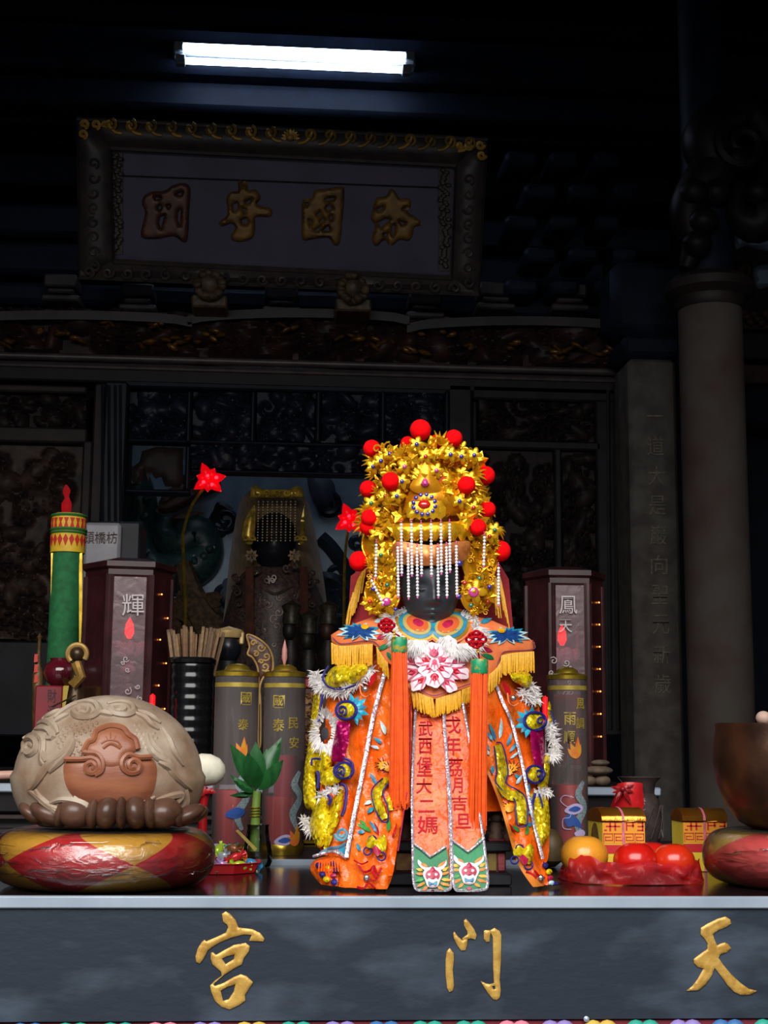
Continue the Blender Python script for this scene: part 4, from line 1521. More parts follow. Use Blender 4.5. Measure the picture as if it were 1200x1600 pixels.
def cushion_mat(name, phase, red, gold):
    m = bpy.data.materials.new(name)
    m.use_nodes = True
    nt = m.node_tree
    nd, lk = nt.nodes, nt.links
    b = nd['Principled BSDF']
    b.inputs['Roughness'].default_value = .38
    tc = nd.new('ShaderNodeTexCoord')
    sp = nd.new('ShaderNodeSeparateXYZ')
    lk.new(tc.outputs['Object'], sp.inputs[0])

    def mth(op, a, b_=None, c=None):
        n = nd.new('ShaderNodeMath')
        n.operation = op
        for i, q in enumerate((a, b_, c)):
            if q is None:
                continue
            if isinstance(q, (int, float)):
                n.inputs[i].default_value = q
            else:
                lk.new(q, n.inputs[i])
        return n.outputs[0]
    an = mth('ARCTAN2', sp.outputs[0], mth('MULTIPLY', sp.outputs[1], -1))
    u = mth('FRACT', mth('ADD', mth('DIVIDE', an, math.radians(72)), phase))
    du = mth('MULTIPLY', mth('ABSOLUTE', mth('SUBTRACT', u, .5)), 2)
    dv = mth('ABSOLUTE', mth('DIVIDE', mth('SUBTRACT', sp.outputs[2], .041), .046))
    s = mth('ADD', du, mth('MULTIPLY', dv, 1.0))
    k = mth('GREATER_THAN', s, 1.0)
    mx = nd.new('ShaderNodeMix')
    mx.data_type = 'RGBA'
    mx.inputs[6].default_value = lin(red)
    mx.inputs[7].default_value = lin(gold)
    lk.new(k, mx.inputs[0])
    lk.new(mx.outputs[2], b.inputs['Base Color'])
    n = nd.new('ShaderNodeTexNoise')
    n.inputs['Scale'].default_value = 14
    lk.new(tc.outputs['Object'], n.inputs['Vector'])
    bp = nd.new('ShaderNodeBump')
    bp.inputs['Strength'].default_value = .4
    bp.inputs['Distance'].default_value = .01
    lk.new(n.outputs['Fac'], bp.inputs['Height'])
    lk.new(bp.outputs['Normal'], b.inputs['Normal'])
    return m


def cushion(cx_, Yc, Rm, H, label, phase, red, gold):
    t = thing('round_cushion', label, 'cushion', (cx_, Yc, ZT), 'film-wrapped prayer cushions')
    prof, film = [], []
    for i in range(21):
        a = -PI / 2 + PI * i / 20
        ca, sa = math.cos(a), math.sin(a)
        r = Rm * (.70 + .30 * abs(ca) ** .8)
        z = H / 2 + H / 2 * math.copysign(abs(sa) ** .85, sa)
        prof.append((r if i not in (0, 20) else Rm * .7, ZT + .001 + z))
        film.append(((r if i not in (0, 20) else Rm * .7) + .003, ZT + .001 + z * .995 + .0005 + (.0015 if sa > 0 else 0)))
    prof.append((0, ZT + .001 + H * .96))
    MB().lathe(prof, (cx_, Yc, 0), 64).build('cover', cushion_mat('cushion_cover', phase, red, gold), t)
    MB().lathe(film, (cx_, Yc, 0), 64).build('plastic_wrap', film_mat('cling_film', '#f4f0ec', fac=.09, rough=.22, bump=.9, bscale=26, stretch=(1, 1, 2.5)), t)
    mb = MB()                                  # creases of the wrap
    rn = random.Random(int(cx_ * 100))
    for k in range(22):
        a0 = rn.uniform(-PI, 0)
        z0 = rn.uniform(.15, .85)
        q = []
        for j in range(8):
            a = a0 + j * rn.uniform(.03, .09)
            z = z0 + rn.uniform(-.03, .03) + j * .012
            th = math.asin(max(-1, min(1, (z - .5) * 2)))
            r = Rm * (.70 + .30 * abs(math.cos(th)) ** .8) + .004
            q.append(Vector((cx_ + r * math.cos(a), Yc + r * math.sin(a), ZT + .002 + H * min(max(z, .03), .97))))
        mb.tube(q, [.0002, .0008, .0002], 5)
    mb.build('film_crease', film_mat('film_crease', '#ffffff', fac=.45, rough=.2, bump=.1), t)
    return t


cc = at(163, 1340, 2.165)
CH = .080
cushion(cc.x, 2.165, 163 * mpp(2.165), CH, 'red and gold diamond cushion wrapped in film under the wooden fish', .70, '#b3202a', '#c59a3c')
cc2 = at(1262, 1340, 2.18)
cushion(cc2.x, 2.18, 158 * mpp(2.18), CH, 'faded red cushion wrapped in film under the bronze bowl', .236, '#d0585a', '#c0a654')

# ---------------------------------------------------------------- wooden fish
YF = 2.178
fz_ = ZT + CH + .005
fc = at(170, 1213, YF)
frx, fry, frz = 141 * mpp(YF), .125, 124 * mpp(YF)
wf = thing('wooden_fish', 'large round carved wooden fish drum with scroll mouth on a cushion', 'wooden fish', (fc.x, YF, fz_))
wood = mat('pale_weathered_wood', '#a39483', '#7c6450', rough=.5, nscale=14, bump=.3, bscale=90)
wood_r = mat('polished_red_brown_wood', '#8f5a3e', '#7a4631', rough=.38, nscale=10, bump=.15, bscale=60, stretch=(1, 1, 4))
wood_d = mat('dark_lotus_wood', '#5c4133', '#432c22', rough=.35, nscale=20, bump=.3, bscale=60)


def fdep(px, py):          # front surface of the drum along the line of sight
    h_ = fish_bvh.ray_cast(CAM, ray(px, py).normalized())
    return h_[0].y if h_[0] is not None else YF - .01


def ffn(p):
    # superellipsoid-like dome, flattened below
    z = p.z
    if z < -.06:
        z = -.06 + (z + .06) * .45
    z = max(z, fz_ + .001 - fc.z)
    s = 1.0 + .06 * (1 - abs(p.z / frz)) * (1 if p.z < 0 else .4)
    return Vector((p.x * s, p.y, z))


mb = MB()
mb.ell((fc.x, YF, fc.z), (frx * .98, fry * .98, frz * .985), 56, 40, fn=ffn)
mb.build('body', wood, wf)
fish_bvh = BVHTree.FromPolygons([Vector(v) for v in mb.v], mb.f)
pt = lambda L: crop(L, 0, 1080, 3.636)
# drum face
face = smooth_path(pt([(365, 410), (420, 385), (480, 375), (560, 340), (640, 320), (720, 345), (790, 375), (860, 380), (890, 430), (885, 520), (860, 590), (800, 630), (700, 645), (560, 645), (470, 635), (400, 580), (365, 500)]), 4, True)
MB().patch(face, at, lambda x, y: fdep(x, y) - .001, thick=.01, step=5, bulge=.004, bw=14).build('drum_face', wood_r, wf)
brow = smooth_path(pt([(470, 345), (500, 290), (530, 275), (545, 230), (590, 205), (640, 195), (700, 210), (730, 245), (770, 275), (785, 330), (760, 345), (710, 370), (690, 430), (600, 440), (560, 400), (520, 360)]), 3, True)
MB().patch(brow, at, lambda x, y: fdep(x, y) - .003, thick=.01, step=5, bulge=.004, bw=9).build('nose_plate', wood_r, wf)
cw = .0042
for L, w_ in (([(370, 385), (460, 385), (520, 380), (555, 400), (560, 440), (530, 465), (495, 455), (490, 420), (520, 405), (540, 425), (525, 445)], cw),
              ([(470, 345), (500, 350), (550, 355), (580, 395), (578, 450), (540, 475)], cw),
              ([(860, 372), (790, 375), (730, 360), (695, 395), (700, 440), (740, 465), (785, 455), (795, 415), (765, 390), (735, 405), (740, 435), (765, 435)], cw),
              ([(575, 300), (600, 285), (630, 280), (670, 290), (690, 320)], .002), ([(585, 325), (630, 300), (685, 325)], .003),
              ([(628, 235), (628, 270)], .0014), ([(600, 255), (612, 278)], .0012), ([(660, 255), (648, 278)], .0012), ([(470, 345), (500, 290), (530, 275), (545, 230), (590, 205), (640, 195), (700, 210), (730, 245), (770, 275), (785, 330)], cw)):
    MB().stroke(pt(L), w_, at, fdep, .006).build('carved_line', wood_r, wf)
scrolls = [[(340, 130), (400, 80), (480, 60), (540, 70), (560, 110), (520, 145), (450, 145), (420, 115), (460, 90), (500, 100), (490, 125), (460, 120)],
           [(610, 70), (680, 60), (740, 75), (760, 110), (720, 135), (650, 125), (630, 95), (680, 85), (710, 100), (690, 115)],
           [(310, 150), (380, 100), (440, 70)], [(300, 180), (350, 150), (390, 130)], [(560, 120), (600, 125), (640, 135)],
           [(210, 190), (260, 170), (310, 200), (330, 240)], [(200, 215), (270, 215), (300, 260), (250, 265)], [(240, 160), (300, 130), (345, 105)],
           [(130, 350), (135, 290), (170, 265), (205, 285), (205, 330), (170, 355), (145, 335), (165, 300), (185, 315)],
           [(130, 270), (190, 245), (240, 270), (245, 330), (235, 390), (250, 420)],
           [(410, 230), (400, 300), (360, 360), (290, 410), (235, 480), (190, 540), (160, 560)], [(400, 250), (370, 330), (310, 385), (250, 440), (205, 510)], [(420, 270), (395, 340), (340, 400), (280, 460)],
           [(830, 240), (845, 310), (890, 370), (960, 410), (980, 460), (1040, 520), (1090, 560)], [(850, 240), (870, 310), (920, 360), (975, 400)], [(840, 290), (870, 350), (930, 390), (960, 430)],
           [(760, 120), (820, 150), (860, 190), (900, 215)], [(780, 110), (850, 140), (910, 180)], [(920, 210), (960, 280), (985, 340), (1040, 420)],
           [(160, 560), (220, 600), (280, 650), (340, 690), (380, 710)], [(280, 640), (340, 615), (420, 620), (480, 640), (510, 670), (480, 685), (440, 665)], [(200, 560), (240, 620), (300, 660), (360, 680)],
           [(850, 650), (900, 620), (960, 600), (1030, 590), (990, 640), (930, 675), (880, 670), (900, 645)], [(1060, 560), (1060, 620), (1020, 680), (960, 715)],
           [(420, 600), (500, 650), (600, 670), (720, 665), (820, 635), (880, 600)], [(260, 240), (240, 330), (260, 400)], [(1000, 480), (960, 430), (900, 400)]]
for L in scrolls:
    MB().stroke(pt(L), 0, at, fdep, .0012, taper=[.0026, .0058, .0058, .0026]).build('carved_scroll', wood, wf)
mb = MB()                                      # fish scales
for i in range(12):
    for j in range(8):
        x, y = 250 + i * 26 + (j % 2) * 13, 140 + j * 30 + (12 - i) * 10
        if (x - 470) ** 2 / 150 ** 2 + (y - 250) ** 2 / 150 ** 2 < 1 and not (x > 470 and y > 250) and y > 150:
            a, b = pt([(x, y)])[0]
            mb.patch(ellipse(a, b, 3.6, 3.0, 10, 40), at, fdep, thick=.003, step=3, bulge=.0022)
for i in range(5):
    for j in range(6):
        x, y = 770 + i * 26 + (j % 2) * 13, 190 + j * 26
        a, b = pt([(x, y)])[0]
        if x < 800 or y > 220:
            mb.patch(ellipse(a, b, 3.6, 3.0, 10, -40), at, fdep, thick=.003, step=3, bulge=.0018)
o_ = mb.build('fish_scale', wood, wf)
o_['kind'] = 'stuff'
# lotus claws under the drum
for (x, y, rx_, rz_, a) in ((430, 770, 105, 88, .1), (610, 765, 70, 92, .2), (690, 775, 34, 92, 0), (770, 765, 66, 92, -.2), (925, 765, 105, 84, -.1), (285, 735, 120, 62, .4), (1065, 725, 105, 52, -.45), (530, 760, 40, 88, .1), (850, 760, 40, 86, -.1), (350, 770, 38, 84, .25), (1005, 765, 34, 74, -.25), (190, 690, 90, 48, .6), (1130, 700, 60, 36, -.6)):
    px, py = pt([(x, y)])[0]
    mb = MB()
    q = at(px, py, YF - .108 + .0000036 * (px - 178) ** 2)
    k = mpp(2.1) / 3.636
    hz = math.sqrt((rx_ * math.sin(a)) ** 2 + (rz_ * math.cos(a)) ** 2) * k
    q.z = max(q.z, fz_ + hz + .0015)
    mb.ell(q, (rx_ * k, .034, rz_ * k), 20, 14, rot=Matrix.Rotation(a, 3, 'Y'))
    mb.build('lotus_petal', wood_d, wf)
mb = MB()
mb.lathe([(.1, fz_), (.125, fz_ + .02), (.125, fz_ + .045), (.1, fz_ + .06)], (fc.x, YF, 0), 30, sy=.8)
mb.build('foot', wood_d, wf)

# mallet behind the fish
YMl = 2.42
ml = thing('fish_mallet', 'wooden mallet with white cloth-wrapped head, resting behind the carved fish', 'mallet', at(322, 1232, YMl))
h = at(322, 1203, YMl)
mb = MB()
mb.lathe([(.0, -.032), (.018, -.028), (.026, -.012), (.027, .004), (.022, .02), (.012, .03), (0, .033)], h, 24, rot=Matrix.Rotation(PI / 2 + .12, 3, 'Y'))
mb.build('head', mat('white_cloth_wrap', '#d9d5c2', '#bfbaa6', rough=.75, nscale=30, bump=.3), ml)
mb = MB()
mb.tube([h + Vector((-.02, 0, 0)), at(-60, 1213, YMl)], .0075, 10)
mb.build('handle', mat('pink_wood_handle', '#b48a7c', '#9d7466', rough=.5, nscale=20), ml)
# red stand carrying the mallet
ms = thing('mallet_stand', 'red painted stand with petals carrying the white-headed mallet', 'stand', (at(316, 1300, YMl).x, YMl, ZT))
redp = mat('red_paint', '#b0141c', '#8c0f16', rough=.4, nscale=15)
zt_ = h.z - .028
xs_ = at(316, 1300, YMl).x
MB().lathe([(.02, ZT), (.02, ZT + .01), (.009, ZT + .02), (.007, zt_ - .03), (.012, zt_ - .006), (.006, zt_)], (xs_, YMl, 0), 14).build('post', redp, ms)
for k in range(4):
    MB().patch(leaf(312 + k * 3, 1250 - k * 5, 110 - k * 40, 18, 8), at, YMl - .014, thick=.003, step=4, bulge=.002).build('petal', redp, ms)

# ---------------------------------------------------------------- clear candle tubes
clear = film_mat('clear_plastic_tube', '#e2d6d4', fac=.05, rough=.08, bump=.02, bscale=8, haze=.075)
wax = mat('red_wax', '#d41426', '#bc0f1e', rough=.45, nscale=20, sss=.1)
pinkp = mat('pink_red_paper', '#b01e46', '#9a1a3c', rough=.55, nscale=15)
gold_print = mat('gold_print', '#b8a24a', '#97802e', rough=.4, metal=.4)
blue_print = mat('blue_print', '#2a4f9a', rough=.5)
pale_print = mat('pale_lilac_print', '#b7a8d0', rough=.5)
orange_print = mat('orange_print', '#d8602a', '#c89028', rough=.5, nscale=80)
grey_print = mat('dotted_grey_print', '#8fa0a0', '#5a6a74', rough=.5, nscale=400)


def candle_tube(px, x0, x1, label, ytop, ybot, wax_y, chars_, Yc, kind, flame=False, right_text=()):
    c = at(px, ybot, Yc)
    R_ = (x1 - x0) / 2 * mpp(Yc)
    zb, zt = ZT2, Z(px, ytop, Yc)
    t = thing('candle_tube', label, 'candle', (c.x, Yc, zb), 'clear candle tubes')
    MB().lathe([(R_ * .99, zb), (R_ * 1.02, zb + .004), (R_ * 1.02, zb + .018), (R_ * .98, zb + .02)], (c.x, Yc, 0), 36).build('base_ring', gold_trim, t)
    tu = MB().lathe([(R_, zb + .012), (R_, zt)], (c.x, Yc, 0), 48).build('tube', clear, t)
    cap = [(R_ * 1.03, zt - .006), (R_ * 1.03, zt + .001), (R_ * .98, zt + .003), (R_ * .6, zt + .006), (R_ * .52, zt + .012), (R_ * .3, zt + .017), (0, zt + .018)]
    MB().lathe(cap, (c.x, Yc, 0), 36).build('cap', gold_trim, t)
    zs = zt - .026
    MB().lathe([(R_ * 1.012, zs), (R_ * 1.012, zs + .008)], (c.x, Yc, 0), 36, close=False).build('gold_stripe', gold_print, tu)
    zw = Z(px, wax_y, Yc)
    MB().lathe([(R_ * .9, zb + .015), (R_ * .9, zw - .003), (R_ * .86, zw), (0, zw)], (c.x, Yc, 0), 32).build('wax', wax, t)
    W = Wcyl(c, R_, Yc, px)
    for (ch, dx, py, s) in chars_:
        MB().glyph(ch, (px + dx - s, py - s * 1.1, px + dx + s, py + s * 1.1), W, -.0006, off=0, thick=.0006, bold=.012).build('gold_character', gold_print, tu)
    # printed dragon, cloud and flame
    mb = MB()
    dp = {0: 6, 1: 16, 2: 8}[kind]
    y_ = 1215 if kind < 2 else 1230
    mb.patch(ribbon([(px + dp + 12, y_ - 10), (px + dp + 2, y_ + 10), (px + dp + 14, y_ + 30), (px + dp, y_ + 55), (px + dp + 8, y_ + 80)], [6, 12, 12, 12, 5]), W, -.0007, thick=.0006, step=4)
    mb.build('dragon_print', grey_print, tu)
    yy = 1268 if kind == 0 else (1310 if kind == 1 else 1262)
    dd = 4 if kind != 2 else 4
    MB().patch(smooth_path([(px + dd - 16, yy + 4), (px + dd - 8, yy - 5), (px + dd + 4, yy - 8), (px + dd + 14, yy - 2), (px + dd + 8, yy + 6), (px + dd - 4, yy + 9)], 4, True), W, -.0013, thick=.0005, step=4).build('cloud_print', pale_print if kind else blue_print, tu)
    MB().patch(smooth_path([(px + dd - 10, yy + 2), (px + dd, yy - 4), (px + dd + 9, yy + 0), (px + dd, yy + 5)], 3, True), W, -.0019, thick=.0005, step=4).build('cloud_core', blue_print, tu)
    if kind == 2:
        MB().patch(smooth_path([(px + 2, 1300), (px + 14, 1294), (px + 22, 1300), (px + 12, 1308)], 3, True), W, -.0013, thick=.0005, step=4).build('cloud_print', pale_print, tu)
        MB().stroke([(px + 2, 1245), (px - 12, 1242), (px - 18, 1250), (px - 10, 1258), (px - 2, 1262), (px - 4, 1275), (px - 14, 1278), (px - 14, 1292), (px - 2, 1294)], .0008, W, -.001).build('outline_print', pale_print, tu)
        MB().patch(smooth_path([(px - 12, 1276), (px - 2, 1270), (px + 10, 1280), (px + 14, 1292), (px + 2, 1288), (px - 8, 1290)], 3, True), W, -.0013, thick=.0005, step=4).build('dragon_head_print', blue_print, tu)
    fy = {0: 1185, 1: 1320, 2: 1185}[kind]
    fx = {0: px + 10, 1: px + 20, 2: px + 6}[kind]
    mb = MB()
    for a, L in ((100, 26), (75, 34), (120, 20), (60, 24)):
        mb.patch(leaf(fx, fy, a, L, 9, .15), W, -.0016, thick=.0005, step=4)
    mb.build('flame_print', orange_print, tu)
    if flame:
        f_ = MB()
        f_.lathe([(.002, zt + .018), (.0055, zt + .03), (.005, zt + .045), (.0015, zt + .06), (0, zt + .064)], (c.x - .002, Yc, 0), 10)
        f_.build('flame_tip', mat('dusty_pink_flame', '#b37a72', rough=.5), t)
    return t, c, R_, zb


candle_tube(363.5, 330, 397, 'clear candle tube with red wax beside the white mallet head', 1052, 1345, 1234, [('國', 16, 1092, 9), ('泰', 12, 1132, 8)], 2.64, 0)
t, c, R_, zb = candle_tube(440, 408, 472, 'clear candle tube with tall pink red paper beside the orange robe', 1053, 1345, 1244, [('國', -9, 1097, 9), ('泰', -9, 1133, 9), ('民', 14, 1130, 8), ('安', 16, 1160, 8)], 2.64, 1, flame=True)
mb = MB()
q = c + Vector((.004, 0, 0))
mb.lathe([(R_ * .55, zb + .02), (R_ * .55, Z(440, 1180, 2.64))], (q.x, 2.64, 0), 24)
mb.build('inner_candle', pinkp, t)
candle_tube(889, 859, 920, 'clear candle tube with flame and dragon print beside the fruit', 1057, 1340, 1226, [('雨', -2, 1123, 9), ('順', -3, 1152, 9), ('風', 16, 1100, 8), ('調', 15, 1130, 8)], 2.64, 2)
# dim red panel seen through the third tube is the middle altar's cloth
mb = MB()
sb(mb, 862, 1085, 908, 1195, 2.74, .004)
o_ = mb.solo('red_card', mat('faint_red_card', '#7a2028', '#5c181f', rough=.6, nscale=10), 'upright dim red card behind the clear tube near the fruit', 'card')

# ---------------------------------------------------------------- tray of sweets
Yt = 2.36
t0 = at(360, 1357, Yt)
tr = thing('sweet_tray', 'shallow red plastic octagonal tray heaped with wrapped sweets', 'tray', (t0.x - .012, Yt, ZT))
rp = mat('red_plastic', '#c01f26', '#a8181f', rough=.35, nscale=10)
MB().lathe([(.05, ZT + .001), (.058, ZT + .001), (.066, ZT + .016), (.064, ZT + .016), (.055, ZT + .004), (0, ZT + .004)], (t0.x - .012, Yt, 0), 8, rot=Matrix.Rotation(PI / 8, 3, 'Z'), sy=.8).build('dish', rp, tr, sharp=20)
MB().lathe([(.066, ZT + .0155), (.069, ZT + .0165), (.066, ZT + .0175), (.063, ZT + .0165)], (t0.x - .012, Yt, 0), 8, rot=Matrix.Rotation(PI / 8, 3, 'Z'), close=True, sy=.8).build('rim', rp, tr, sharp=20)
cn = MB()
cn.ell((0, 0, 0), (.011, .0072, .0058), 10, 8)
for s in (-1, 1):
    for k in range(5):
        a = (k - 2) * .32
        cn.add([(s * .007, 0, 0), (s * (.007 + .010 * math.cos(a)), .010 * math.sin(a), .0018 * (-1) ** k), (s * (.007 + .010 * math.cos(a + .32)), .010 * math.sin(a + .32), -.0018 * (-1) ** k)], [(0, 1, 2)])
cols = [('white', '#d8dde0'), ('sky blue', '#3f9ad0'), ('green', '#3fa04a'), ('purple', '#7a3a9a'), ('yellow', '#d8c23a'), ('pink', '#d85a8a'), ('silver', '#a8b0b8'), ('red', '#c02a30'), ('orange', '#e08a30'), ('teal', '#2aa0a0'), ('lilac', '#b49ad0'), ('lime', '#a8c83a'), ('brown', '#7a4a2c')]
cms = [cn.mesh('wrapped_sweet', mat('sweet_wrap_' + n.replace(' ', '_'), c, rough=.25, metal=.25, bump=.4, bscale=300)) for n, c in cols]
rn = random.Random(21)
spots = []
for layer, (cnt, rr, zz) in enumerate(((13, .050, .0125), (9, .036, .0245), (4, .018, .0365))):
    for k in range(cnt):
        a = 2 * PI * k / cnt + layer * .4
        r = rr * (1 if k % 2 else .55)
        spots.append((t0.x - .012 + r * math.cos(a), Yt + r * .7 * math.sin(a), ZT + zz, layer))
wh = ['at the bottom of the heap in the red tray', 'in the middle of the heap in the red tray', 'on top of the heap in the red tray']
for k, (x, y, z, layer) in enumerate(spots):
    M_ = Matrix.Translation((x, y, z)) @ Matrix.Rotation(rn.uniform(0, 6.28), 4, 'Z') @ Matrix.Rotation(rn.uniform(-.5, .5), 4, 'Y') @ Matrix.Rotation(rn.uniform(0, 3), 4, 'X') @ Matrix.Scale(1.2, 4)
    o_ = inst(cms[k % 13], 'wrapped_sweet', M_)
    tag(o_, '%s wrapped sweet %s' % (cols[k % 13][0], wh[layer]), 'sweet', 'wrapped sweets in the red tray')
mb = MB()
mb.patch([(368, 1298), (372, 1296), (402, 1326), (398, 1330)], at, 2.335, thick=.001, step=6)
mb.solo('gold_wrapper_stick', mat('gold_wrapper', '#b8a050', '#8c7838', rough=.3, metal=.5), 'flat gold wrapper stick poking out of the sweets', 'wrapper')

# ---------------------------------------------------------------- bamboo plant in a glass vase
Yb = 2.458
b0 = at(402, 1340, Yb)
bp_ = thing('lucky_bamboo', 'single lucky bamboo shoot with broad green leaves in a glass vase', 'plant', (b0.x, Yb, ZT + .004))
MB().tube([at(398, 1330, Yb), at(399, 1290, Yb), at(400, 1260, Yb), at(402, 1236, Yb)], [.0085, .0085, .0075, .007], 12).build('stem', mat('bamboo_green', '#6d8a3c', '#55712c', rough=.45, nscale=30), bp_)
for k in range(4):
    z_ = at(399, 1262 + k * 4.5, Yb)
    MB().lathe([(.0088, -.0012), (.0098, 0), (.0088, .0012)], z_, 16).build('gold_wire_ring', gold_trim, bp_)
lf = mat('bamboo_leaf', '#1f5a2a', '#174720', rough=.38, nscale=20, bump=.15, stretch=(4, 4, .6))
for (x, y, a, L, w_, b, dy) in ((401, 1232, 118, 82, 26, .05, -.012), (402, 1232, 92, 74, 30, 0, -.004), (404, 1230, 68, 86, 28, -.05, .006), (404, 1235, 48, 62, 24, .05, -.016), (400, 1238, 160, 48, 14, -.25, -.01), (402, 1234, 104, 60, 28, 0, -.022), (404, 1232, 78, 64, 22, 0, .016), (398, 1240, 190, 40, 10, -.1, .01)):
    mb = MB()
    o_ = leaf(x, y, a, L, w_, b, 10)
    mb.patch(o_, at, lambda px, py, x=x, y=y, dy=dy: Yb + dy * (math.hypot(px - x, py - y) / 30), thick=.0008, step=6, bulge=.004)
    mb.build('leaf', lf, bp_)
glassm = film_mat('vase_glass', '#e4ece6', fac=.07, rough=.04, bump=.05, bscale=20)
gv = thing('bud_vase', 'small clear glass vase holding the bamboo shoot', 'vase', (b0.x, Yb, ZT))
zz = Z(400, 1288, Yb)
MB().lathe([(.0, ZT + .001), (.022, ZT + .001), (.026, ZT + .01), (.024, ZT + .03), (.019, zz - .015), (.018, zz - .004), (.02, zz)], (b0.x, Yb, 0), 28).build('glass', glassm, gv)

# ---------------------------------------------------------------- bronze bowl with striker
YB2 = 2.19
bc = cc2
zb0 = ZT + CH + .004
Rb = (1262 - 1119) * mpp(2.12) * .86
bxx = at(1226, 1200, YB2).x
Rb = (bxx - at(1119, 1200, YB2).x) * 1.0
bw_ = thing('singing_bowl', 'large dark bronze singing bowl on the faded red cushion', 'bowl', (bxx, YB2, zb0))
zr = Z(1200, 1130, YB2 - .02)
H = zr - zb0
prof = [(Rb * .5, 0), (Rb * .66, H * .06), (Rb * .84, H * .22), (Rb * .95, H * .42), (Rb * 1.0, H * .62), (Rb * .985, H * .8), (Rb * .95, H * .94), (Rb * .955, H * .985), (Rb * .95, H), (Rb * .92, H), (Rb * .91, H * .9), (Rb * .955, H * .6), (Rb * .8, H * .22), (0, H * .08)]
MB().lathe([(r, zb0 + z) for r, z in prof], (bxx, YB2, 0), 64).build('body', mat('hammered_bronze', '#5a3c2c', '#38261e', rough=.36, metal=.75, nscale=12, bump=.25, bscale=22, bdist=.006), bw_)
sk = thing('bowl_striker', 'wooden striker with pale rounded tip standing in the bronze bowl', 'striker', (bxx, YB2, zb0 + H * .1))
tip = at(1193, 1122, YB2 - .03)
MB().ell(tip, (.012, .012, .011), 16, 10).build('tip', mat('pale_striker_tip', '#b09484', '#94786a', rough=.6), sk)
MB().tube([tip, (bxx, YB2, zb0 + H * .1)], .005, 8).build('rod', mat('striker_rod', '#3a2a24', rough=.5), sk)

# ---------------------------------------------------------------- gold paper boxes
yel = mat('yellow_card_box', '#d8bc3c', '#c8aa2c', rough=.42, nscale=20)
yel_side = mat('yellow_green_card', '#b9a63a', '#a8962e', rough=.5, nscale=20)
foil = mat('copper_gold_foil', '#d89238', '#b06a20', rough=.16, metal=.85, nscale=20, bump=.25, bscale=60, bdist=.003)
redb = mat('red_band', '#b8242a', rough=.45)
ora = mat('orange_band', '#d8902a', rough=.42)
rib = mat('pink_ribbon', '#d2788c', '#b85a72', rough=.4, nscale=60)


